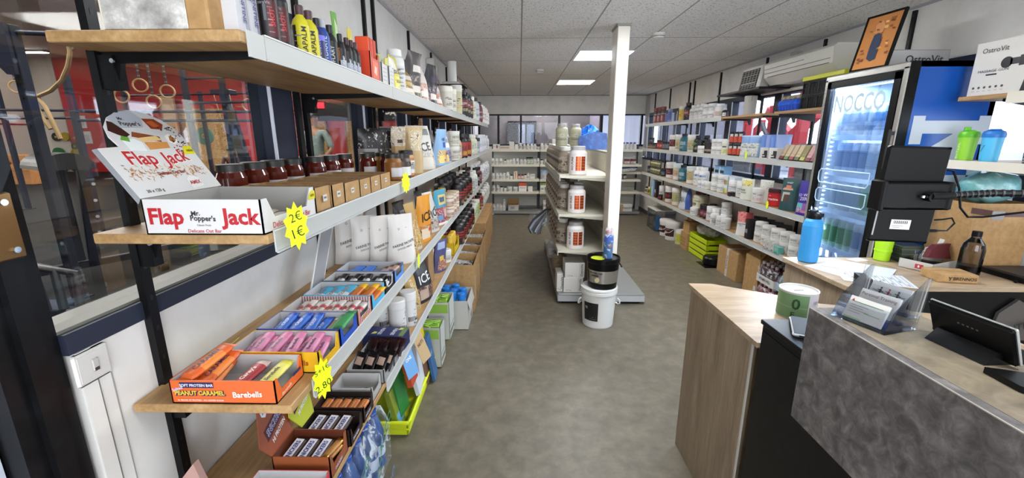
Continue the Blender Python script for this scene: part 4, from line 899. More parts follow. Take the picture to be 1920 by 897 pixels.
# --- tier 1
t = thing('cardboard_box', 'big brown carton wrapped in clear film on the top left shelf', 'box', (0, 0, 0))
obj('carton', MB().box(-.80, -.60, .885, 1.00, 1.801, 1.99, 'card', .004), t)
obj('shrink_wrap', MB().box(-.803, -.64, .881, .884, 1.803, 1.99, 'plasticwrap', .001).box(-.806, -.803, .881, 1.0, 1.803, 1.99, '#d8d2c0'), t)
for i, Y in enumerate((.945, .985)):
    L(1, Y, 'lcar', carton(.032, .05, .15, '#c5c5c7', ((.0, 1, 0, 1, '#bdbdc3'), (.72, .95, .1, .95, '#8e92a4')), (('L-CARNITINE', .62, .5, .016, '#3c3478', -90), ('SHOT', .2, .62, .014, '#3c3478', -90), ('OstroVit', .5, .93, .0075, '#2a2a3a', 0)), False), 'flat_box', 'white narrow box lettered L-CARNITINE SHOT', 'box', .03, 0)
for i, Y in enumerate((1.034, 1.080)):
    L(1, Y, 'ostb', cylp(.165, .0215, '#141012', '#241617', 'bottle', ((.1, .55, 20, 75, '#4a1215'), (.1, .55, -60, -20, '#141012'), (.3, .5, 0, 16, '#55565c')), (('OstroVit', .52, 0, .009, '#8f8f95', 0), ('SHOT', .34, 45, .014, '#c43138', 1))), 'supplement_bottle', 'tall black shot bottle with red print', 'bottle', .0)
L(1, 1.118, 'orcap', cylp(.09, .018, '#2b2024', '#a5522c', 'bottle', ((.1, .55, -60, 60, '#4a262b'),), (('NITRO', .35, 0, .010, '#7a2d33', 1),)), 'supplement_bottle', 'small dark bottle with coppery cap', 'bottle', .01)
for i, Y in enumerate((1.182, 1.230)):
    L(1, Y, 'nap', cylp(.125, .0215, '#c8bf20', '#4b3136', 'bottle', ((.03, .60, -75, -10, '#17160f'), (.1, .2, -48, -36, '#c8bf20'), (.24, .34, -48, -36, '#c8bf20'), (.4, .5, -48, -36, '#c8bf20')), (('NAPALM', .30, 38, .0185, '#15140e', 1),)), 'supplement_bottle', 'black and yellow shot bottle', 'bottle')
L(1, 1.275, 'hyd0', cylp(.118, .019, '#242c6a', '#14141a', 'bottle', ((.5, .62, -90, 90, '#6f6ad0'), (.05, .3, -60, 60, '#2a2c40')), (('HYDRATE', .28, 25, .013, '#b8bccc', 1),)), 'supplement_bottle', 'dark blue and violet shot bottle with black cap', 'bottle')
L(1, 1.312, 'hyd1', cylp(.125, .0175, '#2d4d96', '#a9abb2', 'bottle', (), (('HYDRATE', .32, 30, .017, '#d8dcea', 1),)), 'supplement_bottle', 'royal blue shot bottle with grey cap', 'bottle')
L(1, 1.358, 'fl', cylp(.12, .0195, '#16181a', '#1a1c1e', 'bottle', (), (('FLARY', .32, 30, .016, '#b8c0be', 1),)), 'supplement_bottle', 'black shot bottle with thin pale lettering', 'bottle')
for i, Y in enumerate((1.43, 1.483, 1.52, 1.555)):
    c = ('#b06a38', '#c07838', '#9a3040', '#b0b8c8')[i]
    L(1, Y, ('sm', i), cylp(.112, .0165, '#131316', ('#1a1a1e', '#3a2228', '#401c22', '#3c2230')[i], 'bottle', ((.28, .62, -60, 10, c), (.04, .3, 10, 80, '#a9adb8')), (('PUMP', .3, 45, .010, '#d0d4da', 1),)), 'supplement_bottle', 'slim black shot bottle with ' + ('tan', 'orange', 'crimson', 'pale')[i] + ' print', 'bottle')
# grey counter display with fruit sachets behind the small bottles
t = thing('display_box', 'grey open display of fruit sachets behind the shot bottles', 'display box', (-.705, 1.76, 1.801))
obj('box_body', tray(.14, .20, .12, '#8f8d8b', '#7c7a78'), t)
for (dx, dy, h, c, g, lb) in ((.02, -.045, .24, '#69a83c', '#cfe0b0', 'green sachet'), (.03, .02, .21, '#d8c43a', '#e8d868', 'yellow sachet'), (.0, -.08, .19, '#d2452a', '#e0e0d8', 'red sachet')):
    m = MB(); m.M = Matrix.Rotation(radians(6 if dy < 0 else -8), 4, 'X'); m.box(-.0, .004, -.022, .022, .0, h, c, .001).prism([(-.015, .12), (.012, .10), (.016, h - .05), (-.004, h - .02)], (.0046, 0, 0), (0, 1, 0), (0, 0, 1), .0006, g).cyl((.004, .004, h - .05), (.0055, .004, h - .05), .012, g, 10)
    one('drink_sachet', m, lb + ' standing up out of the grey display on the top left shelf', 'sachet', (-.705 + dx, 1.76 + dy, 1.806))
def odisp():
    m = tray(.07, .10, .10, '#c83a1c', '#8a2a18', .8); m.box(.0352, .036, -.03, .03, .01, .07, '#e05a30')
    m.M = None
    for q in range(5): m.box(-.02, .028, -.040 + q * .018, -.028 + q * .018, .004, .15, ('#d84a22', '#b83018')[q % 2], .002)
    m.prism([(-.02, .03), (.01, .02), (.015, .05), (-.01, .055)], (.0362, 0, 0), (0, 1, 0), (0, 0, 1), .0005, '#e8b8a0')
    return [('box_body', m)]
put('odisp', odisp, 'display_box', (-.572, 1.675, 1.801), 0, 'orange-red display box packed with sachets on the top left shelf', 'display box')
for i, (Y, c, w) in enumerate(((1.80, '#8fa860', 'green'), (1.895, '#c9bd4a', 'yellow'))):
    def wd(c=c):
        m = tray(.12, .075, .085, '#c9c7c4', '#a6a4a0', .95)
        for q in range(4): m.box(.0602, .0606, -.022, .022, .02 + q * .015, .0215 + q * .015, '#86847f')
        R = random.Random(5)
        for q in range(5):
            k = R.uniform(-.1, .25); m.prism([(-.03 + q * .004, 0), (.02, 0), (.03 + k * .06, .125), (-.02 + k * .08, .13 - q * .004)], (-.04 + q * .018, 0, .004), (0, 1, 0), (0, 0, 1), .005, (c, '#c9cfa0', '#7c9a4c', '#d8d8c8', c)[q])
        return [('box_body', m)]
    put(('wd', i), wd, 'display_box', (-.60, Y, 1.801), 0, 'white display box of %s sachets on the top left shelf' % w, 'display box')
L(1, 2.035, 'delta', pouch(.12, .15, .05, '#cfc11c', ((-.6, .9, .05, .45, '#e0d22a'), (-.9, .0, .5, .95, '#d8d6c8')), (('DELTA', -.1, .56, .022, '#2a1d10', 4), ('BCAA', .1, .3, .018, '#4a3c10', 4)), seed=3), 'pouch', 'bright yellow pouch with white corner', 'pouch', .01)
L(1, 2.15, 'wbt', cylp(.20, .045, '#d0d0cc', '#dcdcd8', 'wide', ((.1, .62, -60, 60, '#c4c4c0'),), (('organic', .55, 10, .012, '#6a6a68', 0), ('PURE DIRECT', .46, 10, .012, '#55555a', 0), ('1KG', .36, 10, .012, '#55555a', 0))), 'supplement_bottle', 'tall white screw-top bottle with grey print', 'bottle', .03)
tier1 = [(2.30, .15, '#8f7440', '#c8a860', 'gold and clear snack pouch'), (2.43, .24, '#38322f', '#5a4f48', 'dark brown metallic pouch'), (2.67, .225, '#c8c0bc', '#a86a58', 'white pouch printed with cookies'), (2.92, .25, '#141018', '#2c1c38', 'black glossy pouch'), (3.13, .20, '#a8a4b0', '#b85838', 'silver pouch with orange photo')]
for i, (Y, h, a, b, lb) in enumerate(tier1):
    L(1, Y, ('t1', i), pouch(.16, h, .08, a, ((-.7, .8, .08, .5, b), (-.5, .6, .14, .26, '#d0c8bc'), (-.4, .7, .58, .68, '#c8c0b8' if i != 3 else '#3a2a44'), (-.2, .5, .3, .38, a)), bend=.035 * (-1) ** i, seed=i + 20, top=.9), 'pouch', lb, 'pouch', .03, rz=-.3)
    L(1, Y + .11, ('t1b', i), pouch(.15, h * .96, .06, a if i != 3 else '#8d8a92', ((-.7, .8, .1, .45, b), (-.4, .7, .55, .66, '#c8c0b8')), bend=-.02, seed=i + 40, top=.9), 'pouch', lb, 'pouch', .12, rz=-.1)
jars = [(3.42, .175, .05, '#c9c3b5', '#d8d4c8', 'tub', '#55514a', 'stacked cream tub with dark print'), (3.62, .175, .05, '#c9c3b5', '#d8d4c8', 'tub', '#55514a', 'stacked cream tub with dark print'),
        (3.98, .245, .05, '#c0b898', '#d4d0c6', 'tub', '#c8a828', 'tall canister with yellow spot'), (4.38, .245, .055, '#8e2a22', '#151214', 'jug', '#c9b878', 'black and red protein jug'), (4.62, .245, .055, '#8e2a22', '#151214', 'jug', '#c9b878', 'black and red protein jug'), (4.87, .245, .055, '#8e2a22', '#151214', 'jug', '#c9b878', 'black and red protein jug'),
        (5.18, .255, .055, '#c8c4b0', '#d8d4cc', 'jug', '#9a9484', 'pale cream protein jug'), (5.55, .27, .06, '#b9bec6', '#16161a', 'jug', '#26282e', 'silver protein jug with black lid'), (6.05, .26, .06, '#6a3034', '#18181a', 'jug', '#c8c4c0', 'maroon protein jug'), (6.4, .25, .06, '#e0e0e2', '#e8e8ea', 'jug', '#a83c34', 'white protein jug'), (6.72, .255, .06, '#e0e0e2', '#e8e8ea', 'jug', '#a83c34', 'white protein jug'), (7.05, .25, .06, '#e0e0e2', '#e8e8ea', 'jug', '#8e9cb0', 'white protein jug'), (7.32, .24, .06, '#e0e0e2', '#e8e8ea', 'jug', '#8e9cb0', 'white protein jug')]
for Y, h, r, b, c, kd, p, lb in jars:
    n = 16
    pa = ((.12, .6, -70, 60, '#141214') if b == '#8e2a22' else (.15, .60, -60, 50, b), (.35, .62, -60, 40, b), (.18, .30, -30, 30, p), (.45, .52, -40, 25, p if b != '#8e2a22' else '#d8d0c8'))
    body = '#141214' if b == '#8e2a22' else b
    for dx, dy in ((0, 0), (.12, .05)):
        L(1, Y + dy, ('j1', b, p, h, kd), cylp(h, r, body, c, kd, pa, n=n), 'protein_tub' if kd == 'tub' else 'protein_jug', lb, 'tub' if kd == 'tub' else 'jug', dx)
t = thing('wall_router', 'black bracket with white cylinder router above the top left shelf', 'router', (XL, 5.05, 2.16))
obj('bracket', MB().box(0, .30, -.12, .30, 0, .008, 'darkmetal').box(.26, .272, .2, .212, -.30, 0, 'darkmetal').box(.20, .212, .2, .212, -.30, 0, 'darkmetal'), t)
obj('router', MB().lathe([(.045, .008), (.05, .03), (.05, .26), (.045, .265)], 'whiteplastic', 20, .16, .03).box(.06, .24, -.08, .14, .008, .04, '#cfcdca', .006), t)
t = thing('junction_box', 'grey white electrical junction box high on the left wall', 'electrical box', (XL, 4.42, 2.18))
obj('box_body', MB().box(0, .08, 0, .22, 0, .17, '#b5b2ac', .008).box(.08, .083, .02, .2, .02, .15, '#a5a29c'), t)
obj('conduit', MB().tube([(.04, .22, .05), (.05, .4, 0), (.04, .5, -.06)], .008, '#9b9995', 6).tube([(.06, .05, 0), (.09, .1, -.1), (.06, .2, -.14)], .006, '#5f8a9a', 6), t)
# --- tier 2 : flapjack box, kraft boxes, honey jars, pouches
t = thing('display_box', 'open white oat bar box with raised printed flap at the shelf end', 'display box', (-.661, .980, 1.399))
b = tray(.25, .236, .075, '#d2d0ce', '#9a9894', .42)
b.text('Flap', .047, '#b3212a', plane((-.078, -.1188, .034), (1, 0, 0), (0, 0, 1)), .03).text('Jack', .047, '#b3212a', plane((.080, -.1188, .034), (1, 0, 0), (0, 0, 1)), .03)
b.text("Mr.", .014, '#3a3432', plane((-.014, -.1188, .046), (1, 0, .06), (0, 0, 1)), .03).text("Popper's", .0155, '#3a3432', plane((.0, -.1188, .034), (1, 0, -.03), (0, 0, 1)), .03).text('Classic Fruit', .006, '#4a4442', plane((0, -.1188, .021), (1, 0, 0), (0, 0, 1)), 0)
b.text('Delicate Oat Bar', .0105, '#b3212a', plane((0, -.1188, .0085), (1, 0, 0), (0, 0, 1)), .01)
b.text('Delicate', .018, '#b3212a', plane((.1265, -.055, .014), (0, 1, 0), (0, 0, 1)), .01).text('Oat Bar', .018, '#b3212a', plane((.1265, .055, .016), (0, 1, 0), (0, 0, 1)), .01)
b.prism([(.082, .050), (.096, .066), (.1175, .066), (.1175, .045), (.085, .045)], (.1256, 0, 0), (0, 1, 0), (0, 0, 1), .0008, '#d8ce1e').text('NEW', .009, '#26220c', plane((.1270, .102, .055), (0, 1, 0), (0, 0, 1)), .02)
b.add([(-.1, .1152, .01), (.10, .1152, .01), (.1, .1152, .04), (-.1, .1152, .04)], [[0, 1, 2, 3]], '#a8a6a2')
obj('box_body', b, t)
# raised flap with its print: leans back on the left side of the box
fo = Vector((-.126, -.118, .075)); fu = Vector((-.553, 0, .833)); fy = Vector((0, 1, 0))
m = MB(); dome = [(.0, 0), (.245, 0), (.245, .125), (.248, .15), (.24, .175), (.222, .198), (.19, .215), (.15, .222), (.11, .214), (.08, .20), (.055, .176), (.046, .15), (.052, .125), (0, .122)]
m.prism(dome, fo, fy, fu, .003, '#cdccca'); m.prism([(0, 0), (-.012, -.01), (-.012, .12), (0, .122)], fo, fy, fu, .002, '#8f9296')
fn_ = fy.cross(fu).normalized()
def fl(x, y, k=.0036): return fo + fy * x + fu * y + fn_ * k
def shp(pts, c, k): m.prism(pts, fo + fn_ * k, fy, fu, .0003, c)
shp([(.075, .196), (.11, .215), (.15, .221), (.165, .20), (.15, .175), (.09, .172)], '#aeb3ba', .003)
m.text("Mr.", .011, '#3a3432', lambda x, y: fl(x + .108, y + .197), .03).text("Popper's", .015, '#3a3432', lambda x, y: fl(x + .122, y + .183), .03)
shp([(.055, .165), (.07, .19), (.085, .186), (.09, .175), (.10, .155), (.085, .148), (.07, .155)], '#3a1c16', .003)
shp([(.165, .20), (.20, .20), (.215, .185), (.20, .17), (.17, .172)], '#8c3a20', .003); shp([(.17, .19), (.19, .195), (.2, .18), (.18, .176)], '#b85a30', .0034)
shp([(.10, .15), (.17, .135), (.175, .150), (.11, .163)], '#8a4a28', .003); shp([(.12, .115), (.18, .118), (.185, .135), (.12, .135)], '#c98a48', .0032); shp([(.115, .135), (.175, .14), (.165, .152), (.11, .146)], '#e0bf84', .0034)
shp([(.07, .115), (.11, .112), (.115, .135), (.10, .145), (.07, .14)], '#dfe3e2', .003); shp([(.066, .142), (.075, .152), (.09, .148), (.085, .136)], '#5f9a3c', .0034)
shp([(.19, .135), (.205, .128), (.22, .135), (.222, .15), (.207, .158), (.192, .152)], '#efe9e0', .003); shp([(.196, .138), (.206, .133), (.216, .14), (.214, .149), (.204, .152)], '#a86a3a', .0034)
R = random.Random(8)
for q in range(60):
    x, y = R.gauss(.216, .016), R.uniform(.10, .175) ; 
    if .185 < x < .243: shp([(x, y), (x + .004, y + .001), (x + .003, y + .004), (x, y + .003)], '#331a14' if y > .125 else '#8a2420', .0036)
for q in range(150):
    x, y = R.uniform(.02, .225), R.gauss(.052, .010); a = R.uniform(0, 3.14); l = R.uniform(.006, .011)
    if .028 < y < .078: shp([(x, y), (x + l * cos(a), y + l * sin(a)), (x + l * cos(a) * .6 - .002 * sin(a), y + l * sin(a) * .6 + .002 * cos(a))], R.choice(['#c98b48', '#a8652c', '#e0b478', '#8a4e20']), .0037 + q * 4e-6)
m.text('Flap', .047, '#e8e4e0', lambda x, y: fl(x + .078, y + .089 - x * .05, .0036), .06).text('Jack', .047, '#e8e4e0', lambda x, y: fl(x + .172, y + .088 + x * .12, .0036), .06)
m.text('Flap', .047, '#b3212a', lambda x, y: fl(x + .078, y + .089 - x * .05, .0041), .02).text('Jack', .047, '#b3212a', lambda x, y: fl(x + .172, y + .088 + x * .12, .0041), .02)
m.text('Delicate Oat Bar', .0115, '#7a3020', lambda x, y: fl(x + .125, y + .052, .0048), .03)
shp([(.15, .030), (.168, .040), (.19, .032), (.19, .008), (.15, .004)], '#dadad6', .0038); m.text('AMIX', .014, '#a8202a', lambda x, y: fl(x + .17, y + .020, .0046), .03)
m.text('30 x 120 g', .0105, '#3a3634', lambda x, y: fl(x + .048, y + .012), .02)
shp([(.205, .098), (.245, .098), (.245, .122), (.222, .122)], '#d8ce1e', .0038); m.text('NEW', .009, '#26220c', lambda x, y: fl(x + .232, y + .108, .0046), .02)
obj('printed_flap', m, t)
ob = lambda: bar(.12, .035, .012, '#b8a890', '#c7c2bb')()
for i in range(5):
    put('oat', ob, 'oat_bar', (-.60 - .034 * i, 1.02, 1.403 + .006 * (i % 2)), radians(4), 'wrapped oat bar lying in the white oat bar box', 'snack bar', '', 'from the aisle')
# kraft bar boxes, open tops with dividers, small white stickers
ky = 1.115
for i, (wd, h) in enumerate(((.092, .068), (.085, .066), (.125, .062), (.105, .060), (.11, .060), (.125, .060))):
    y0 = ky; ky += wd + .003
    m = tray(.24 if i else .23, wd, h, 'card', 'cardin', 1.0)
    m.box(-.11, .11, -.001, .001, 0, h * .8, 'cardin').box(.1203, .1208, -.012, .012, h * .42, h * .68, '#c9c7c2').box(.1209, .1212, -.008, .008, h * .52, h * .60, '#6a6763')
    t = thing('kraft_box', 'open kraft cardboard bar box with small white sticker', 'box', (-.658, y0 + wd / 2, 1.399), where=WH[2])
    obj('box_body', m, t)
    if i < 2:
        for q in range(3): put('kb', lambda: bar(.08, .03, .010, '#4a2a20', '#a8704c')(), 'wrapped_bar', (-.575 - q * .045, y0 + wd / 2, 1.399 + h - .022), radians(8 * q), 'brown wrapped bar', 'snack bar', ('in the kraft box nearest the white box', 'in the second kraft box')[i], 'from the aisle')
price('p', .064, .112, (-.500, .925, 1.405), RL - .45, 'neon yellow star price tag reading 1€ on the oat bar box', (('2€', .022, .028), ('1€', -.014, .032)), 0, 10)
hx = [(1.24, -.845), (1.35, -.845), (1.46, -.845), (1.58, -.845), (1.735, -.83), (1.865, -.825), (2.005, -.82), (2.12, -.75), (2.16, -.66)]
def honey(c, lb):
    def mk():
        a, l = MB(), MB(); a.lathe([(.036, 0), (.041, .005), (.041, .085), (.035, .10), (.035, .105)], c, 24).patch(.0415, .018, .06, -70, 70, lb)
        if lb != c: a.patch(.0389, .03, .034, -30, 20, '#8b8a88').patch(.0389, .04, .043, -30, 30, '#8b8a88')
        l.lathe([(.036, .104), (.036, .122), (.034, .124)], '#16130f', 24); return [('jar_glass', a), ('lid', l)]
    return mk
for i, (Y, X) in enumerate(hx):
    put('hon', honey('amber', '#b9b9bc'), 'honey_jar', (X, Y, 1.399), RL - .5, 'dark amber honey jar with black lid', 'jar', 'behind the kraft boxes', 'from the camera')
for i, (Y, X, c, lb, l) in enumerate(((2.035, -.60, '#7a4a10', '#b9b9bc', 'golden honey jar with white label beside the neon tag'), (2.25, -.72, '#8a5a18', '#c9c8c6', 'golden honey jar tucked behind the white labelled one'), (2.10, -.575, '#3a2a20', '#cfcdc8', 'small dark honey jar with white label before kraft pouches'))):
    put(('hg', i), honey(c, lb), 'honey_jar', (X, Y, 1.399), RL - .3, l, 'jar')
L(2, 2.215, 'pb', cylp(.135, .042, '#a8713c', '#141210', 'jar', ((.15, .62, -100, 100, '#c9c6c0'), (.3, .5, -30, 60, '#4b4a4c')), (('NUT', .5, 10, .02, '#2b2a2c', 0),)), 'nut_butter_jar', 'peanut butter jar with white label and black lid', 'jar', .02)
price('p', .05, .10, (-.508, 1.90, 1.402), RL - .6, 'neon yellow star price tag in front of the honey jars', (), 0, 10)
# pouches on tier 2
def RICE(base, tcol, st='ICE', lo=None, hi=None): return ((-.8, .8, .06, .40, lo or base), (-.5, .5, .10, .3, hi or base), (-.9, -.5, .42, .46, '#b83a30'), (.1, .7, .8, .9, '#6a6a68')), ((st, .05, .52, .072, tcol, 6),)
p2 = [(2.36, .245, .17, 'dark coffee pouch with silver pattern', 'PR:#161112:#1b1617:#2a2526:#b9b6b4', ((-.9, .2, .05, .6, '#8d8a88'), (-.7, 0, .1, .5, '#2b2524'), (-.6, -.2, .15, .4, '#a5a2a0')), (), -.24),
      (2.50, .25, .18, 'dark pouch with pale leaf pattern', 'PR:#151010:#1a1415:#242021:#a9a6a4', ((-.8, .3, .05, .5, '#9a9795'), (-.6, 0, .12, .42, '#2a2322')), (), -.23),
      (2.60, .26, .18, 'kraft paper stand-up pouch with clear top', '#a98a5c', ((-.9, .9, .85, 1, '#8a8784'), (-.5, .5, .88, .93, '#7a3030'), (.0, .9, .0, .55, '#5a4634')), (), -.2),
      (2.55, .26, .17, 'kraft pouch with dark round badge and clear top', '#b49768', ((-.9, .9, .55, 1, '#c4bdb2'), (-.6, .6, .9, .95, '#7a3030'), (-.5, -.2, .62, .7, '#4a3430'), (0, .3, .62, .7, '#8a3830')), (), -.12),
      (2.42, .255, .11, 'narrow kraft pouch with white window', '#b59b6e', ((-.5, .9, .5, .95, '#b8ac90'),), (), .0)]
for i, (Y, h, w, lb, b, r_, t_, dx) in enumerate(p2):
    L(2, Y, ('p2', i), pouch(w, h, .08, b, r_, t_, bend=-.02, seed=i + 3, top=.95), 'pouch', lb, 'pouch', -dx if dx else .03, rz=-.85)
a_, b_ = RICE('#bdbab4', '#1b1a1c', 'ICE', '#aaa59c', '#c9c2b4')
L(2, 2.72, 'rice0', pouch(.20, .27, .09, '#bdbab4', a_, a_ and b_, bend=.04, seed=9, top=.8), 'pouch', 'white pouch with big black ICE letters', 'pouch', .05, rz=-.8)
L(2, 2.86, 'rice1', pouch(.20, .26, .08, '#b0ada8', a_, b_, bend=.02, seed=12, top=.85), 'pouch', 'greyer pouch with ICE letters', 'pouch', .15, rz=-.8)
for i, (Y, h, b, c, lb, dx) in enumerate(((3.24, .25, '#1c181a', '#3a3234', 'black pouch between the ICE pouch and blue one', .09), (3.12, .255, '#7fa4c8', '#c89a48', 'light blue pouch picturing golden cereal', .02), (3.36, .24, '#a8a8b0', '#2c3a8a', 'silver pouch with blue badge', .02), (3.62, .24, '#8c8a8e', '#30406a', 'grey pouch with dark badge', .08))):
    L(2, Y, ('p2b', i), pouch(.18, h, .09, b, ((-.8, .8, .05, .42, c), (-.5, .1, .10, .25, '#e0c070'), (-.1, .6, .5, .62, '#d0d0d4' if i != 1 else '#2e4c9c'), (.2, .7, .28, .38, '#7a4a30')), (('PURE' if i % 2 else 'OATS', 0, .72, .03, '#2a2c4a' if i else '#55504c', 5),), bend=.03 * (-1) ** i, seed=i + 60, top=.85), 'pouch', lb, 'pouch', dx, rz=-.3)
for q in range(2):
    L(2, 3.80 + .0 * q, 'pdt', cylp(.125, .06, '#c9c5ba', '#d5d2c9', 'tub', ((.1, .7, -70, 70, '#c0bcae'), (.5, .68, -30, 50, '#5a5650'), (.15, .4, -40, 20, '#8a8478'))), 'protein_tub', 'cream canister stacked in a pair with dark print', 'tub', .02, dz=.126 * q)
j2 = [(4.02, .22, .03, '#b89a7a', '#2c6a3c', 'bottle', 'slim tan bottle with green cap'), (4.26, .235, .055, '#141214', '#151214', 'jug', 'black and red protein jug'), (4.60, .235, .055, '#141214', '#151214', 'jug', 'black and red protein jug'), (4.95, .23, .055, '#b9bba0', '#d0d2c8', 'jug', 'pale green protein jug'), (5.25, .22, .055, '#c4c2ae', '#d4d2ca', 'jug', 'cream protein jug'), (5.6, .19, .055, '#9aa0a8', '#26282c', 'tub', 'grey tub with dark lid'), (5.95, .23, .055, '#c9ccd4', '#d6d8de', 'jug', 'white protein jug'), (6.3, .235, .055, '#c9ccd4', '#d6d8de', 'jug', 'white protein jug'), (6.7, .235, .055, '#c9ccd4', '#d6d8de', 'jug', 'white protein jug'), (7.2, .225, .06, '#c9ccd4', '#d6d8de', 'jug', 'white protein jug')]
for Y, h, r, b, c, kd, lb in j2:
    dk = b == '#141214'
    pa = ((.08, .64, -70, 70, '#9c2c24' if dk else b), (.3, .5, -50, 20, '#141214' if dk else '#8e96a4'), (.12, .28, -20, 30, '#b8c040' if dk else '#d8dade'))
    for dx in ((0, .13) if kd == 'jug' else (0,)):
        L(2, Y + dx * .5, ('j2', b, h), cylp(h, r, b, c, kd, pa, n=16), 'protein_jug' if kd == 'jug' else 'supplement_bottle', lb, 'jug' if kd == 'jug' else 'bottle', dx)
# --- tier 3: nine open boxes of bars
ob_ = [('orange', '#d9642a', .875, 1.003, 'orange box lettered PEANUT CARAMEL'), ('yellow', '#d8a818', 1.012, 1.142, 'yellow box of pink wrapped bars'), ('blue', '#1f4aa8', 1.151, 1.280, 'deep blue box of blue and green bars'),
       ('striped', '#c9b8b0', 1.289, 1.420, 'red and white striped box of bars'), ('cyan', '#4fa8d0', 1.428, 1.575, 'sky blue box of blue and yellow bars'), ('black', '#15151a', 1.583, 1.706, 'black box with white outline of black bars'), ('lightblue', '#5a8ad0', 1.715, 1.855, 'light blue box with a few blue and brown bars')]
Z3 = ZS[3] + .001
for i, (nm, c, y0, y1, lb) in enumerate(ob_):
    cy, dy = (y0 + y1) / 2, y1 - y0
    t = thing('display_box', lb + ' on the third left wall shelf', 'display box', (-.655 if i else -.695, cy, Z3), group='open boxes of protein bars')
    X = .25; m = tray(X, dy, .060, c, '#b0aeae', .4, lip=c)
    f = -dy / 2 - .0008
    if nm == 'orange':
        m.box(-.10, -.02, f - .0006, f, .042, .056, '#26265a').text('SOFT PROTEIN BAR', .0095, '#dcd8e0', plane((-.06, f - .0012, .049), (1, 0, 0), (0, 0, 1)), .03, sx=.95)
        m.text('PEANUT CARAMEL', .0155, '#2a2350', plane((-.0535, f - .0006, .0275), (1, 0, 0), (0, 0, 1)), .09, sx=.90).text('PEANUT CARAMEL', .0155, '#d8b838', plane((-.055, f - .0012, .029), (1, 0, 0), (0, 0, 1)), .04, sx=.90)
        m.text('Salted', .011, '#d8d4e8', plane((-.106, f - .0012, .040), (1, 0, .35), (-.3, 0, 1)), .02).text('16 GRAMS OF PROTEIN - NO ADDED SUGAR', .0055, '#ece4e4', plane((-.055, f - .0012, .010), (1, 0, 0), (0, 0, 1)), .02)
        m.text('Barebells', .021, '#ece8e4', plane((.058, f - .0012, .026), (1, 0, .04), (0, 0, 1)), .025, sx=.92)
        m.text('Barebells', .012, '#e8c8b8', plane((X / 2 + .0014, -.02, .014), (0, 1, .1), (0, 0, 1)), .02).box(X / 2 + .0006, X / 2 + .0012, .015, .05, .026, .034, '#26265a')
    if nm == 'yellow': m.text('Barebells', .021, '#a04a20', plane((.058, f - .0012, .030), (1, 0, 0), (0, 0, 1)), .025)
    if nm == 'striped':
        for q in range(9): m.box(X / 2 + .0006, X / 2 + .001, -dy / 2 + .004 + q * .0145, -dy / 2 + .009 + q * .0145, .0, .024 if 1 < q < 8 else .06, '#a8323a')
        for q in range(26): m.box(-.123 + q * .0095, -.120 + q * .0095, dy / 2 - .0045, dy / 2 - .003, .028, .060, '#8a3a40')
        m.text('SVELTE', .011, '#d8a818', plane((X / 2 + .002, 0, .014), (0, 1, 0), (0, 0, 1)), .04)
    if nm == 'black': m.tube([(X / 2 + .001, -.055, .06), (X / 2 + .001, -.035, .06), (X / 2 + .001, -.025, .024), (X / 2 + .001, .025, .024), (X / 2 + .001, .035, .06)], .0018, '#dcdcdc', 5)
    obj('box_body', m, t)
    cx = -.655 if i else -.695
    def B(key, mk, x, lab, dyy=0, rz=0, dz=0, rx=0): put(key, mk, 'protein_bar', (cx + x, cy + dyy + .010, Z3 + .022 + dz), radians(rz * 1.3), lab, 'protein bar', 'in the %s box' % nm, 'from the wall', sc=1.0 if i else 1.06, rx=radians(rx + 4))
    bl = dy - .012
    if i == 0:
        ora = bar(.13, .040, .019, '#cf5a1e', '#e08038', 'CARAMEL', '#2c2458', (.3, .75)); 
        for x, dz, rz in ((-.100, .0, -2), (-.062, .0, 2), (-.095, .018, -6), (-.058, .019, -3), (-.080, .037, -10)): B('ora', ora, x, 'orange salted caramel bar', 0, rz, dz, 8)
        B('cre', bar(.115, .036, .016, '#c9b0a8', '#a83840', "Carey's", '#e0d0c8'), .018, 'cream and raspberry red bar', 0, -12, .0, 8)
        B('yel', bar(.12, .036, .016, '#d8cf48', '#e0d870', 'Barebells', '#3a3018'), .078, 'pale yellow bar', 0, -10, .0, 8)
    elif i == 1:
        pk = bar(.125, .032, .016, '#c8789c', '#d088a8', 'Barebells', '#3a2450', (.35, .7))
        for q in range(9): B('pnk', pk, -.10 + q * .0245, 'pink strawberry bar', 0, -6 + (q % 3) * 4, .012 * (q % 2), 10)
    elif i == 2:
        bb = bar(.118, .032, .016, '#1c46a8', '#3a6ac0', 'CRISP', '#c8d0e8')
        for q in range(7): B('blb', bb, -.098 + q * .022, 'royal blue bar', 0, -8 + (q % 3) * 4, .014 * (q % 2), 10)
        for q in range(3): B(('grb', q), bar(.11, .032, .016, ('#c9bfa0', '#2f7a48', '#246a3c')[q], ('#8a6a4a', '#4a9a60', '#3a8a50')[q]), .070 + q * .02, ('cream', 'green', 'dark green')[q] + ' wrapped bar', 0, -6, .012 * q, 8)
    elif i == 3:
        sb = bar(.118, .028, .015, '#c9c0ba', '#b84a50', 'SVELTE', '#5a2028', (.5, .62))
        for q in range(9): B('stb', sb, -.105 + q * .0255, 'white bar with red stripe', 0, -8, .006 * (q % 2), 8)
    elif i == 4:
        cb = bar(.13, .044, .015, '#4aa8cc', '#c8d8dc', 'COCO', '#b85a40', (.1, .5))
        for q in range(3): B('cyb', cb, -.098 + q * .045, 'sky blue bar with white print', 0, -10, .004 * q, 6)
        yb = bar(.125, .030, .016, '#d8a818', '#c06a28', None, '#fff', (.2, .7))
        for q in range(5): B('yeb', yb, .022 + q * .0225, 'golden yellow bar with orange print', 0, -8, .012 * (q % 2), 8)
    elif i == 5:
        kb = bar(.11, .030, .015, '#17171a', '#d0d0d0', 'H', '#17171a', (.15, .55))
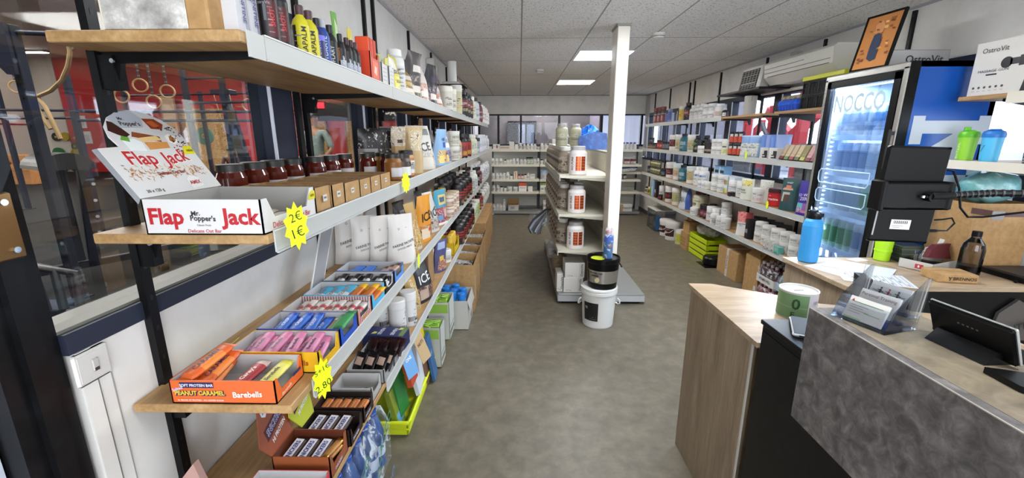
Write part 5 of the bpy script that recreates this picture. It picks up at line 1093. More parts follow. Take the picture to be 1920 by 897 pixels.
        for q in range(9): B('blk', kb, -.105 + q * .0262, 'black bar with white H print', 0, -10 + (q % 3) * 5, .010 * (q % 2), 8)
    else:
        b1 = bar(.12, .046, .016, '#2f66b8', '#c9c0b0', None, '#fff', (.1, .45))
        for q in range(2): B('lbb', b1, -.075 + q * .05, 'blue bar with cream picture', 0, -10, 0, 6)
        b2 = bar(.11, .030, .015, '#3a2426', '#a8887a', None, '#fff', (.3, .7))
        for q in range(3): B('brb', b2, .05 + q * .026, 'dark brown bar with pink print', 0, -12, .008 * q, 6)
price('p', .062, .118, (-.500, .962, 1.0), RL - .45, 'neon yellow star price tag reading 2.80 by the bar boxes', (('5+1€', .026, .021), ('2.80', -.020, .028)), 0, 10)
one('neon_card', MB().prism([(0, 0), (.1, 0), (.12, .05), (.03, .06)], (-.86, 1.03, .986), (0, 1, .1), (.5, 0, .4), .0008, 'neon'), 'neon yellow tag lying behind the orange and pink bar boxes', 'price tag')
# mirror-like acrylic sheet and white flour bags
t = thing('acrylic_panel', 'clear acrylic document panel leaning beside the white flour bags', 'panel', (0, 0, 0))
obj('panel', MB().prism([(0, 0), (.10, 0), (.40, .30), (.36, .33), (.30, .33)], (-.80, 1.50, .986), (0, 1, 0), (-.12, 0, 1), .006, '#8f8e90'), t)
obj('rim', MB().tube([(-.798, 1.50, .988), (-.838, 1.80, 1.32)], .004, '#c9c8c6', 6).tube([(-.798, 1.50, .988), (-.798, 1.60, .988), (-.83, 1.88, 1.28)], .004, '#bdbcba', 6), t)
for i, (X, Y, h, rot) in enumerate(((-.845, 2.06, .27, -.55), (-.76, 2.02, .235, -.6), (-.672, 2.03, .235, -.6), (-.585, 2.035, .24, -.55))):
    put(('flour', i % 2), pouch(.16, .26, .055, '#d3cec8', (), (('FARINE PATATE', .05, .42, .019, '#2c2a28', 12), ('DOUCE 1000 G', .1, .34, .013, '#4a4846', 12), ('O', -.3, .72, .016, '#5a5856', 0), ('nu3', .3, .74, .008, '#5a5856', 8)), bend=-.01, seed=70 + i, top=.8, nu=12, nv=18), 'flour_bag',
        (X, Y, Z3), RL + rot - .35, 'off-white paper flour bag lettered FARINE', 'flour bag', WH[3], 'from the wall', sc=h / .25)
price('p', .05, .085, (-.512, 2.075, .985), RL, 'neon yellow star price tag before the white flour bags', (), 0, 10)
p3 = [(2.20, .24, .11, .07, '#a9854f', 'kraft brown pouch behind the nearest flour bag', ((-.6, .6, .1, .8, '#b08a4c'),), ()),
      (2.30, .26, .12, .06, '#a98848', 'brown paper pouch with gold label', ((-.5, .8, .05, .8, '#b48c3c'), (-.3, .5, .75, .82, '#4a3818'), (-.6, .6, .0, .1, '#b9b0a0')), ()),
      (2.50, .28, .18, .07, '#c8841c', 'orange pouch with black ICE letters', ((-.8, .8, .06, .34, '#8a5430'), (-.5, .4, .1, .28, '#c9b8a0'), (.2, .8, .2, .3, '#b84a30')), (('ICE', .0, .55, .075, '#17130c', 8),)),
      (2.78, .26, .15, .07, '#b4b2ac', 'white pouch with slanted black ICE letters', ((-.8, .8, .06, .34, '#7a6a60'),), (('ICE', .0, .5, .07, '#17171a', 14),)),
      (3.03, .25, .20, .09, '#3f8aa0', 'teal pouch printed with red fruit', ((-.9, .9, .08, .48, '#a03038'), (-.7, -.1, .12, .30, '#5a8ab0'), (.1, .7, .2, .4, '#c9a098'), (-.6, .6, .6, .84, '#c9b070'), (-.4, .4, .66, .76, '#3a5a6a'), (-.7, .7, .02, .09, '#d8d4cc')), ())]
for i, (Y, h, w, dd, b, lb, r_, t_) in enumerate(p3):
    L(3, Y, ('p3', i), pouch(w, h, dd, b, r_, t_, bend=.03 * (1 if i % 2 else -.6), seed=i + 80, top=.85), 'pouch', lb, 'pouch', .02, rz=-.3)
    if i in (2, 4): L(3, Y - .05, ('p3c', i), pouch(.16, .25, .07, '#191618', ((-.7, .7, .1, .6, '#2e2a2c' if i == 2 else '#b88a48'), (-.4, .5, .62, .75, '#8a8684')), (), bend=.02, seed=i + 90, top=.9), 'pouch', 'dark pouch %s' % ('behind the orange one' if i == 2 else 'behind the teal one'), 'pouch', .13, rz=-.2)
for i, Y in enumerate((3.32, 3.46, 3.60)):
    for q in range(2):
        L(3, Y, 'ylt', cylp(.085, .05, '#a87a58', '#c9b8a0', 'tub', ((.1, .7, -80, 80, '#c9c0b4'), (.15, .45, -50, 60, '#8a5a44'))), 'spread_tub', 'small tan tub with white band', 'tub', .0, dz=.086 * q)
    L(3, Y + .03, 'ylc', cylp(.19, .035, '#d0a018', '#c89a1c', 'can', ((.2, .5, -50, 30, '#d8c080'),)), 'canister', 'mustard yellow canister', 'canister', .10)
def bigblack(L_, k, Y, dx=0, h=.19, w=WH[3]):
    L(k, Y, ('bb', h), cylp(h, .062, '#120d0e', '#17110f', 'jug', ((.06, .62, -80, 80, '#1c1214'), (.36, .42, -60, 60, '#a8302a'), (.46, .52, -50, 60, '#a8302a'), (.26, .32, -60, 50, '#8a2822'), (.08, .22, 10, 50, '#c07a38'), (.05, .10, -60, 60, '#2c2420')), n=20), 'protein_jug', 'glossy black jug with red diagonal stripes', 'jug', dx, w=w)
for Y in (3.90, 4.12, 4.36, 4.62): bigblack(L, 3, Y, .01, .25); bigblack(L, 3, Y - .05, .15, .25)
for i, (Y, h, b, c, lb) in enumerate(((4.95, .22, '#b9bab0', '#c9cac4', 'grey white jug'), (5.2, .22, '#c9c9c4', '#d0d0cc', 'grey white jug'), (5.5, .23, '#1c1618', '#1a1416', 'black jug with white text'), (5.8, .22, '#6a2428', '#141214', 'dark red jug'), (6.15, .22, '#c9ccd0', '#d4d6da', 'white jug'), (6.5, .22, '#c9ccd0', '#d4d6da', 'white jug'), (6.9, .23, '#c9ccd0', '#d4d6da', 'white jug'), (7.25, .23, '#c9ccd0', '#d4d6da', 'white jug'))):
    for dx in (0, .13):
        L(3, Y, ('j3', b), cylp(h, .056, b, c, 'jug', ((.1, .6, -60, 60, b), (.3, .5, -50, 30, '#8c8e94' if b[1] != '1' else '#c9c9c9'), (.14, .24, -30, 30, '#6a6c74')), n=16), 'protein_jug', lb, 'jug', dx)
# --- tier 4 (lowest): Snickers boxes and others
Z4 = ZS[4] + .001
def snick(m, s, fn, a=.0):
    m.text('SNICKERS', s, '#e0dce4', fn, .07, sx=.8).text('SNICKERS', s, '#232a78', lambda x, y: Vector(fn(x, y)) + a, .02, sx=.8)
def hexbox(nm, X0, X1, y0, y1, c, c2, lb, panel=True):
    t = thing('display_box', lb + ' on the lowest left wall shelf', 'display box', ((X0 + X1) / 2, (y0 + y1) / 2, Z4), group='open chocolate bar boxes')
    X, D = X1 - X0, y1 - y0
    m = tray(X, D, .075 if nm == 'a' else .058, c, '#5a2a18' if nm == 'a' else '#1e1412', .45, lip=c)
    m.text('SNICKERS', .014, '#c9c4d8', plane((X / 2 + .0016, -.01, .016), (0, 1, 0), (0, 0, 1)), .02, sx=.8)
    obj('box_body', m, t)
    if panel:
        p = MB(); o = Vector((-X / 2, -D / 2 + .01, .06)); pu = Vector((-.30, 0, .954)); py = Vector((0, 1, 0))
        p.prism([(0, 0), (D - .02, 0), (D + .0, .06), (D - .01, .15), (.03, .17), (-.03, .06)], o, py, pu, .003, c2)
        nn = py.cross(pu).normalized()
        def f(x, y, k=.0036): return o + py * (x + D / 2 - .005) + pu * (y + .078) + nn * k
        p.prism([(-.05, -.018), (.05, .012), (.05, .046), (-.05, .016)], o + nn * .003 + py * (D / 2 - .005) + pu * .07, py, pu, .0005, '#4a1a20')
        p.text('SNICKERS', .024, '#e4e0e8', lambda x, y: f(x, y + x * .3 + .006, .0042), .06, sx=.78).text('SNICKERS', .024, '#232a78', lambda x, y: f(x, y + x * .3 + .006, .0048), .015, sx=.78)
        p.text('HI PROTEIN', .017, '#e4dcd8', lambda x, y: f(x + .004, y + x * .3 - .024, .0042), .03, sx=.85)
        p.prism([(-.012, 0), (0, .008), (.012, 0), (.012, -.012), (0, -.02), (-.012, -.012)], o + nn * .003 + py * (.035) + pu * .135, py, pu, .0006, '#d4d4dc'); p.text('20g', .012, '#26262e', lambda x, y: o + py * (x + .035) + pu * (y + .130) + nn * .0045, .02)
        obj('header_panel', p, t)
    return t
hexbox('a', -.70, -.535, 1.015, 1.135, '#8a4a28', '#8a4528', 'orange-brown chocolate bar box with hexagonal flap')
hexbox('b', -.69, -.53, 1.15, 1.25, '#241512', '#a8b02a', 'dark chocolate bar box with lime green flap')
hexbox('c', -.70, -.53, 1.265, 1.36, '#241512', '#241512', 'dark box of orange and black peanut bars', False)
def snbar(l=.105):
    m = MB(); (_, m), = bar(l, .040, .018, '#2c1714', '#341c18', None)(); m.prism([(-.040, -.013), (.040, -.013), (.040, .013), (-.040, .013)], (0, 0, .0185), (0, 1, 0), (-1, 0, 0), .0006, '#e0dce4')
    m.text('SNICKERS', .0195, '#232a78', lambda x, y: (-y, x, .0196), .03, sx=.74); return [('wrapper', m)]
for q in range(3):
    put('snb', snbar, 'chocolate_bar', (-.672 + q * .042, 1.075, Z4 + .034), radians(-8), 'brown bar with white name badge', 'chocolate bar', 'in the orange-brown box', 'from the wall', rx=radians(8))
    put('snb', snbar, 'chocolate_bar', (-.662 + q * .042, 1.200, Z4 + .026), radians(-8), 'brown bar with white name badge', 'chocolate bar', 'in the lime panel box', 'from the wall', rx=radians(8))
for q in range(2): put('sng', bar(.10, .024, .012, 'gold', '#a8743a'), 'chocolate_bar', (-.556 + q * .0, 1.075 + .004 * q, Z4 + .030 + .014 * q), radians(-12), 'gold foil bar', 'chocolate bar', 'at the aisle end of the orange-brown box', 'from the wall')
for q in range(5): put('rees', bar(.092, .030, .015, '#1f1310', '#b86a34', "Reese's", '#e8b070', (.15, .8)), 'chocolate_bar', (-.680 + q * .032, 1.312, Z4 + .026), radians(-10), 'orange and black peanut bar', 'chocolate bar', 'in the dark box', 'from the wall', rx=radians(10))
# near end of tier 4: skull flyer bag and the red-edged empty box
m = MB(); m.prism([(0, 0), (.15, -.02), (.12, .10), (.085, .20), (.03, .13)], (-.86, .83, Z4), (1, .1, 0), (0, .12, 1), .02, '#b08a80').prism([(.115, .0), (.15, -.02), (.12, .10), (.085, .19)], (-.86, .829, Z4), (1, .1, 0), (0, .12, 1), -.002, '#8a1f30')
m.M = None
for cx_, cz_, r_ in ((.062, .085, .030),): m.cyl((-.86 + cx_, .835, Z4 + cz_), (-.86 + cx_, .8245 + .02, Z4 + cz_), r_, '#7a2030', 18).box(-.86 + .045, -.86 + .079, .826, .836, Z4 + .036, Z4 + .066, '#7a2030').cyl((-.872 + cx_, .830, Z4 + cz_ - .004), (-.872 + cx_, .822, Z4 + cz_ - .004), .008, '#b08a80', 10).cyl((-.848 + cx_, .830, Z4 + cz_ - .004), (-.848 + cx_, .822, Z4 + cz_ - .004), .008, '#b08a80', 10)
m.text('BAR', .026, '#d8c0b8', plane((-.748, .827, Z4 + .04), (.9, 0, .4), (-.4, 0, .9)), .02)
one('printed_pouch', m, 'pink and crimson pouch with skull print at the near shelf end', 'pouch')
t = thing('display_box', 'white inside red edged open box at the near end of the lowest shelf', 'display box', (-.625, .925, Z4))
obj('box_body', tray(.20, .13, .055, '#b8434a', '#b0aeae', .8, lip='#b8434a'), t)
# boxes further along
gb = [(-.615, 1.43, .15, .105, '#a7a5a3', 'grey empty display box with one small bar', 0), (-.61, 1.565, .15, .12, '#8f8d8c', 'grey box of shiny black foil pouches', 1), (-.605, 1.685, .15, .11, '#7f7d80', 'grey box of brown foil pouches', 2)]
for X, Y, w, d_, c, lb, kx in gb:
    t = thing('display_box', lb + ' on the lowest left wall shelf', 'display box', (X, Y, Z4)); obj('box_body', tray(w, d_, .06, c, '#a9a7a5', .5), t)
put('smallbar', bar(.06, .035, .012, '#3a3c42', '#a8b4c4', None, '#fff', (.3, .6)), 'protein_bar', (-.60, 1.43, Z4 + .005), radians(-50), 'single dark and silver bar lying in the grey empty box', 'protein bar')
for q in range(6): put('fp', pouch(.055, .085, .02, 'foilblack', ((-.5, .5, .4, .8, '#b09484'),), (), seed=2, nu=6, nv=8), 'foil_pouch', (-.668 + q * .023, 1.55 + .02 * (q % 2), Z4 + .02), -.4, 'black foil pouch with tan print', 'pouch', 'in the grey box', 'from the wall', rx=radians(-38))
for q in range(6): put('fb', pouch(.055, .08, .02, 'foilbrown', (), (), seed=4, nu=6, nv=8), 'foil_pouch', (-.662 + q * .024, 1.68 + .012 * (q % 2), Z4 + .02), -.4, 'brown foil pouch', 'pouch', 'in the grey box', 'from the wall', rx=radians(-38))
m = MB(); m.box(-.105, .085, -.05, .05, 0, .075, '#1c2450', .002).box(-.103, .083, -.048, .048, .0752, .0757, '#222b5c')
for x, r_ in ((-.03, 0), (.03, 0)): m.text('SEVEN', .024, '#d0d0d8', plane((x, .0, .0765), (0, 1, 0), (-1, 0, 0)), .03)
m.text('SEVEN', .022, '#d0d0d8', plane((-.01, -.0512, .035), (1, 0, 0), (0, 0, 1)), .03)
m.prism([(0, 0), (.02, .004), (.024, .02), (.008, .024)], (-.07, -.03, .0758), (1, 0, 0), (0, 1, 0), .0006, '#c8c468').prism([(0, 0), (.02, .004), (.024, .02), (.008, .024)], (.04, .02, .0758), (1, 0, 0), (0, 1, 0), .0006, '#c8c468').box(.062, .083, -.04, .048, .0758, .0762, '#5f7a3c')
one('flat_box', m, 'navy blue flat box with green corner on the lowest left shelf', 'box', (-.61, 1.815, Z4), (0, 0, -.08))
mix = cylp(.185, .040, '#c4c2c0', '#cfcdcb', 'tub', ((.04, .74, -60, 60, '#cbc9c7'), (.16, .30, -60, -5, '#26302f'), (.52, .68, 8, 30, '#141416'), (.46, .465, -50, -8, '#7a7876'), (.40, .405, -50, -8, '#7a7876')), (('Nu', .60, 19, .014, '#e0e0e0', 0), ('Mix', .20, 16, .022, '#17171a', 0), ('Pancake', .09, 20, .018, '#17171a', 0)), n=28)
for X, Y, lb in ((-.60, 1.945, 'white tub lettered Mix Pancake, nearest the navy box'), (-.575, 2.06, 'white tub lettered Mix Pancake, second beside the kraft pouch'), (-.705, 2.0, 'white tub lettered Mix Pancake, half hidden behind the other two')):
    put('mix', mix, 'pancake_mix_tub', (X, Y, Z4), RL - .35, lb, 'tub')
L(4, 2.22, 'k4', pouch(.12, .25, .07, '#a8884c', ((-.5, .8, .1, .8, '#b08e50'),), (), bend=.03, seed=44), 'pouch', 'kraft pouch next to the Mix Pancake tubs', 'pouch', .03, rz=-.2)
L(4, 2.40, 'r4', pouch(.20, .27, .08, '#232123', ((-.8, .8, .06, .36, '#6a4038'), (-.5, .3, .1, .26, '#a89080'), (-.5, .6, .66, .78, '#3a3a3a')), (('ICE', -.05, .54, .075, '#d4d0cc', 8),), bend=.03, seed=45), 'pouch', 'black pouch with white ICE letters', 'pouch', .02, rz=-.35)
L(4, 2.70, 'cb4', carton(.17, .22, .25, 'carddark', ((.06, .94, .06, .88, 'cardin'),), (), True), 'cardboard_box', 'dark brown carton set back', 'box', .13)
L(4, 2.98, 'pur4', pouch(.14, .24, .07, '#4a4a72', ((-.8, .8, .05, .35, '#a8603a'), (-.5, .3, .38, .5, '#c9a83c'), (-.7, .4, .7, .9, '#9aa4c0')), (), bend=-.03, seed=46), 'pouch', 'violet and orange cereal pouch', 'pouch', .02, rz=-.4)
for Y, dx in ((3.22, .02), (3.20, .14)): L(4, Y, 'wt4', cylp(.10, .05, '#c9c6be', '#d2d0cb', 'tub', ((.2, .6, -50, 50, '#b4b0a6'), (.3, .4, -30, 20, '#6a6660'))), 'protein_tub', 'small off-white tub', 'tub', dx)
t = thing('display_box', 'yellow display box holding yellow tubes on the lowest left shelf', 'display box', (-.62, 3.55, Z4)); obj('box_body', tray(.16, .30, .10, '#c9a812', '#c9a812', .55), t)
for q in range(4): put('yt', lambda: [('tube', MB().lathe([(.024, 0), (.026, .01), (.026, .14), (.022, .15)], '#d0a83a', 14))], 'snack_tube', (-.585, 3.45 + q * .065, Z4 + .004), 0, 'golden yellow tube', 'tube', 'in the yellow display box')
for Y in (3.80, 3.98, 4.2, 4.45, 4.7): bigblack(L, 4, Y, .0, .235, WH[4]); bigblack(L, 4, Y - .03, .14, .235, WH[4])
for i, (Y, h, b, c, lb) in enumerate(((4.95, .17, '#b9c4a0', '#d4d4cc', 'pale green tub'), (5.15, .17, '#b9c4a0', '#d4d4cc', 'pale green tub'), (5.4, .18, '#9ab848', '#d4d4cc', 'lime labelled tub'), (5.7, .19, '#7a2428', '#1a1416', 'dark red jug'), (5.98, .19, '#7a2428', '#1a1416', 'dark red jug'), (6.3, .2, '#c9c9c4', '#d0d0cc', 'cream jug'), (6.65, .21, '#c9c9c4', '#d0d0cc', 'cream jug'), (7.0, .21, '#c9c9c4', '#d0d0cc', 'cream jug'), (7.28, .21, '#c9c9c4', '#d0d0cc', 'cream jug'))):
    for dx in (0, .13): L(4, Y, ('j4', b), cylp(h, .055, b, c, 'tub' if 'tub' in lb else 'jug', ((.1, .6, -60, 60, b), (.3, .5, -50, 30, '#8c8e84'), (.14, .24, -30, 30, '#d8d8a0')), n=14), 'protein_tub' if 'tub' in lb else 'protein_jug', lb, 'jug' if 'jug' in lb else 'tub', dx)
price('p', .05, .08, (-.512, 4.9, .66), RL, 'small neon yellow star on the lowest left shelf rail', (), 0, 10)
# ================================================================ ON THE FLOOR, LEFT
def waterpack(y0, n1, n2, cb, lab, z0=0, x1=-.545):
    t = thing('water_pack', lab, 'water pack', (0, 0, 0))
    for i in range(n1):
        for j in range(n2):
            X, Y = x1 - .045 - j * .085, y0 + .045 + i * .085
            obj('bottle', MB().lathe([(.034, 0), (.040, .01), (.038, .05), (.041, .06), (.041, .12), (.038, .13), (.040, .16), (.024, .215), (.015, .235), (.015, .245)], cb, 14, X, Y, z0).lathe([(.017, .243), (.017, .262), (.014, .264)], ('#1f4a9a' if cb == '#2c4c86' else '#2a6a3c'), 12, X, Y, z0).patch(.0415, z0 + .065, z0 + .115, 30, 170, '#b9c6d6', X, Y), t)
    f = MB(); yy, H = y0 + n1 * .085 + .005, z0 + .25
    f.prism([(0, 0), (n2 * .085 + .01, 0), (n2 * .085 + .012, .18), (n2 * .085 - .02, .25), (.03, .25), (0, .18)], (x1 - n2 * .085 - .005, yy, z0 + .002), (1, 0, 0), (0, 0, 1), n1 * .085 + .01, 'filmclear')
    for q in range(4): f.text('ACCO', .06, '#3a7a5a' if z0 else '#4a7a9a', plane((x1 + .012, y0 + .06 + q * .13, z0 + .06 + .12 * (q % 2)), (0, 1, .55), (0, -.5, 1)), .02)
    obj('shrink_film', f, t)
waterpack(1.02, 5, 3, '#3a6a4a', 'lower shrink wrapped pack of green and clear bottles under the shelf', 0)
waterpack(1.02, 6, 3, '#2c4c86', 'upper shrink wrapped pack of blue bottles under the lowest shelf', .27)
one('snack_box', MB().box(-.70, -.535, .78, .98, .27, .56, '#b8a898', .003).prism([(0, 0), (.17, 0), (.17, .27)], (-.5345, .79, .28), (0, 1, 0), (0, 0, 1), .001, '#b82a34').prism([(0, .1), (.17, .27), (0, .27)], (-.5345, .79, .28), (0, 1, 0), (0, 0, 1), .001, '#c8b0a0'), 'red and cream box under the near end of the lowest shelf', 'box')
one('snack_box', MB().box(-.72, -.54, .77, .99, 0, .26, 'card', .004), 'plain carton standing on the floor below the red and cream box', 'box')
def yellowtray(y0, y1, lab, x0=-.93 + .03, x1=-.60, h=.085, z=0.0, rz=0):
    t = thing('yellow_crate', lab, 'crate', ((x0 + x1) / 2, (y0 + y1) / 2, z)); X, Y = (x1 - x0) / 2, (y1 - y0) / 2; m = MB()
    m.box(-X + .02, X - .02, -Y + .02, Y - .02, 0, .006, '#b8c416')
    for a, b, c, d_ in ((-X, X, -Y, -Y + .012), (-X, X, Y - .012, Y), (-X, -X + .012, -Y, Y), (X - .012, X, -Y, Y)): m.box(a, b, c, d_, .008, h, '#c4d01c', .004)
    obj('crate_body', m, t)
    r = MB(); r.tube([(-X, -Y, h), (X, -Y, h), (X + .004, -Y + .02, h), (X + .004, Y - .02, h), (X, Y, h), (-X, Y, h)], .011, '#d2de20', 8, True); r.tube([(-X, -Y, h * .55), (X, -Y, h * .55), (X, Y, h * .55), (-X, Y, h * .55)], .007, '#bac618', 6, True); obj('rim', r, t)
yellowtray(2.0, 2.62, 'neon yellow shallow crate full of flat boxes on the floor, nearer one')
yellowtray(2.64, 3.30, 'neon yellow shallow crate holding white boxes on the floor, farther one')
def lean(x, y, z, w, h, ang, c, lab, nm='flat_box', txt=None, th=.02, tc='#e8e8e8', yaw=0, c2=None):
    m = MB(); m.M = Matrix.Rotation(radians(90 + yaw), 4, 'Z') @ Matrix.Rotation(radians(ang), 4, 'X'); m.box(-w / 2, w / 2, -th / 2, th / 2, 0, h, c, .001)
    if c2: m.box(-w / 2 + .01, w / 2 - .01, -th / 2 - .0008, -th / 2, h * .12, h * .4, c2)
    if txt: m.text(txt, w * .26, tc, plane((0, -th / 2 - .001, h * .6), (1, 0, .15), (-.15, 0, 1)), .02)
    return one(nm, m, lab, 'box', (x, y, z))
lean(-.665, 2.08, .01, .11, .24, -12, '#7c8a2c', 'olive and sky blue flat box in the nearer yellow crate', 'flat_box', None, .03, c2='#6aa4cc')
lean(-.66, 2.14, .06, .12, .30, -8, '#2f7a3a', 'green flat box standing in the nearer yellow crate', 'flat_box', None, .02, yaw=-8)
lean(-.585, 2.12, .30, .10, .17, -18, '#6a9ccc', 'light blue card tilting out of the nearer yellow crate', 'leaflet', 'ONE', .003, '#e8eef6', yaw=-20)
lean(-.62, 2.22, .20, .13, .25, -10, '#b8492a', 'orange-red box standing in the nearer yellow crate', 'flat_box', 'BAR', .03, '#e0b0a0')
lean(-.60, 2.28, .10, .10, .28, -12, '#c9ccd2', 'white box with blue print in the nearer yellow crate', 'flat_box', 'BLUE', .025, '#26408a', yaw=4)
lean(-.555, 2.33, .28, .11, .19, -22, '#b59a70', 'tan card with brown letters sticking out of the nearer crate', 'leaflet', 'NUTS', .003, '#5a3a20', yaw=-14)
lean(-.62, 2.42, .05, .12, .42, -7, '#c8cdd4', 'tall white narrow box in the nearer yellow crate', 'flat_box', None, .04)
lean(-.60, 2.49, .04, .09, .30, -8, '#6a4a34', 'brown narrow box standing in the nearer yellow crate', 'flat_box', None, .03)
lean(-.61, 2.555, .03, .14, .42, -9, '#d0b80e', 'yellow flat box at the end of the nearer crate', 'flat_box', 'FOOD', .035, '#4a6a20')
lean(-.565, 2.575, .02, .13, .30, -9, '#2c5a8a', 'dark blue flat box in front of the yellow one', 'flat_box', 'FIT', .02, '#a8c8d8', yaw=4)
def gwbox(w, d_, h, lab, x, y, z=.01, g='#8fb848'):
    t = thing('open_box', lab, 'box', (x, y, z), 0); m = MB()
    for a, b, c, e in ((-w / 2, w / 2, -d_ / 2, -d_ / 2 + .003), (-w / 2, w / 2, d_ / 2 - .003, d_ / 2), (-w / 2, -w / 2 + .003, -d_ / 2, d_ / 2), (w / 2 - .003, w / 2, -d_ / 2, d_ / 2)): m.box(a, b, c, e, 0, h, '#b9bab2')
    m.box(-w / 2, w / 2, -d_ / 2, d_ / 2, 0, .003, '#b9bab2').box(w / 2, w / 2 + .0008, -d_ / 2 + .02, d_ / 2 - .02, h * .12, h * .2, '#5a5c58').box(w / 2, w / 2 + .0008, -d_ / 2 + .02, d_ / 2 - .03, h * .3, h * .33, '#7a7c76').box(-w / 2 + .01, w / 2 - .01, -d_ / 2 - .0008, -d_ / 2, h * .72, h * .95, g)
    obj('box_body', m, t)
    for q in range(10): put(('gs', g), lambda: [('sachet', MB().box(-.03, .03, -.006, .006, 0, .07, g, .003).box(-.02, .02, -.0066, .0066, .03, .05, '#b8d070'))], 'sachet', (x - w / 4 + (q % 2) * w / 2.4, y - d_ / 2 + .03 + (q // 2) * (d_ - .05) / 5, z + h - .065), .3 * ((q * 7) % 5 - 2), 'green sachet', 'sachet', 'standing in the ' + lab.split(' with ')[0].split(' heaped')[0], 'from the camera')
gwbox(.13, .17, .30, 'tall white box with green sachets', -.61, 2.79)
gwbox(.16, .22, .30, 'wide white box heaped with lime sachets', -.60, 3.06, .10)
# open cartons on the floor beneath the left shelves
def ocarton(x0, x1, y0, y1, h, c, lab, flap=True, pr=True, fill=None, z=0):
    t = thing('open_carton', lab, 'carton', ((x0 + x1) / 2, (y0 + y1) / 2, z)); X, Y = (x1 - x0) / 2, (y1 - y0) / 2; m = MB(); k = .004
    m.box(-X, X, -Y, -Y + k, 0, h, c).box(-X, X, Y - k, Y, 0, h, c).box(-X, -X + k, -Y + k, Y - k, 0, h, c).box(X - k, X, -Y + k, Y - k, 0, h, c).box(-X, X, -Y, Y, 0, k, c)
    if pr: m.box(X, X + .0008, -Y * .5, -Y * .35, h * .2, h * .7, '#b9b5ac').box(X, X + .0008, .2 * Y, .5 * Y, h * .1, h * .25, '#5a4a38')
    obj('carton_body', m, t)
    if flap:
        f = MB(); f.prism([(0, 0), (2 * Y - .01, 0), (2 * Y - .03, .09), (.02, .09)], (X - .001, -Y + .005, h - .004), (0, 1, 0), (.25, 0, -.96), .003, c)
        obj('flap', f, t)
    return t
ocarton(-.70, -.43, 3.33, 3.68, .26, '#b9b7b2', 'white carton with blue capped tubes on the floor', True, True)
for q in range(8):
    put('bt', lambda: [('tube_body', MB().lathe([(.028, 0), (.028, .17)], '#c9ccd2', 14)), ('cap', MB().lathe([(.032, .165), (.034, .17), (.034, .245), (.03, .25)], '#1f74c4', 16))], 'shaker_tube', (-.64 + (q % 3) * .075, 3.39 + (q // 3) * .095, .06 + .012 * (q % 2)), .2 * q, 'tube with bright blue cap', 'tube', 'in the white floor carton', 'from the camera')
fl = [(3.71, 4.12, .46, 'nearest brown carton of black and white magazines'), (4.14, 4.52, .44, 'second brown carton of printed bags on the floor'), (4.54, 4.95, .43, 'third brown carton of flat packs on the floor'), (4.97, 5.42, .42, 'fourth brown carton of dark bags on the floor')]
for i, (y0, y1, h, lb) in enumerate(fl):
    ocarton(-.80, -.415 - .004 * i, y0, y1, h, 'card', lb, False)
    R = random.Random(i + 7)
    for q in range(7):
        m = MB(); m.M = Matrix.Rotation(R.uniform(-.14, .14), 4, 'X') @ Matrix.Rotation(R.uniform(-.06, .10), 4, 'Y')
        c = R.choice(('magazine', 'magazine', 'foilblack', '#a9abad', '#1c1c22')) if not (i == 1 and q == 3) else '#b8783a'
        m.box(-.14, .14, -.06, .06, 0, .022, c, .004)
        for s in range(4):
            if c != '#a9abad': m.box(-.12, .10, -.05 + s * .028, -.041 + s * .028, .022, .0228, '#c4c2c0' if c != '#b8783a' else '#e0a860')
            else: m.box(-.12, .10, -.05 + s * .028, -.041 + s * .028, .022, .0228, '#2c2c30')
        one('sample_pack', m, 'flat printed pack', 'pack', (-.60 + R.uniform(-.03, .03), y0 + .09 + (q % 3) * (y1 - y0 - .17) / 2.0, h - .12 + .038 * (q // 3)), None, 'heaped in the ' + lb.split(' of ')[0], None, end='from the camera')
for i, (y0, y1, h) in enumerate(((5.45, 6.38, .50), (6.42, 7.2, .50))):
    t = thing('cardboard_box', ('nearer', 'farther')[i] + ' tall closed brown carton under the far left shelves', 'box', (0, 0, 0))
    obj('carton_body', MB().box(-.86, -.44 - .02 * i, y0, y1, 0, h, 'card', .004).box(-.4395 - .02 * i, -.4385 - .02 * i, y0 + .1, y0 + .2, .05, .45, '#8f7a54').box(-.86, -.45, (y0 + y1) / 2 - .003, (y0 + y1) / 2 + .003, h, h + .001, '#5a4228'), t)
# ================================================================ FAR WALL GOODS
FWs = {1: 1.353, 2: 1.048, 3: .741, 4: .483, 5: .067}
FWn = {1: 'on the top far shelf', 2: 'on the second far shelf', 3: 'on the third far shelf', 4: 'on the fourth far shelf', 5: 'on the base deck of the far shelves'}
def fx(px): return -.585 + (px - 919) * (1.005 / 93.5)
def fbot(px, k, h=.115, r=.036, cap='#d8d8d6', body='#d3d3d1', col=None, kind='pill', lab='white supplement bottle', dy=0):
    pa = [(.12, .58, -70, 70, '#c9c7c4')]
    if col: pa += [(.15, .5, -40, 10, col)]
    pa += [(.30, .36, 15, 45, '#77767a')]
    put(('fb', h, r, cap, body, col, kind), small_cyl(h, r, body, cap, kind, pa, n=14), 'supplement_bottle' if kind != 'tub' else 'supplement_tub', (fx(px), FY + .07 + dy, FWs[k] + .001), 0, lab, 'bottle' if kind != 'tub' else 'tub', FWn[k], 'from the left')
def fbox(px, k, w, h, c='#d3d1ce', lab='white supplement carton', rects=(), tx=(), d_=.12, dz=0): put(('fx', w, h, c, lab), carton(w, d_, h, c, rects, tx, False), 'carton', (fx(px), FY + .09, FWs[k] + .001 + dz), 0, lab, 'box', FWn[k], 'from the left')
fbox(929, 1, .14, .10, '#d3d1ce', 'white carton with red tick', ((.5, .7, .2, .8, '#8f2a30'), (.05, .95, .5, .56, '#a06060')))
fbox(945, 1, .22, .07, '#c9c0b4', 'low tan and white carton', ((.1, .9, .3, .6, '#a88a78'),))
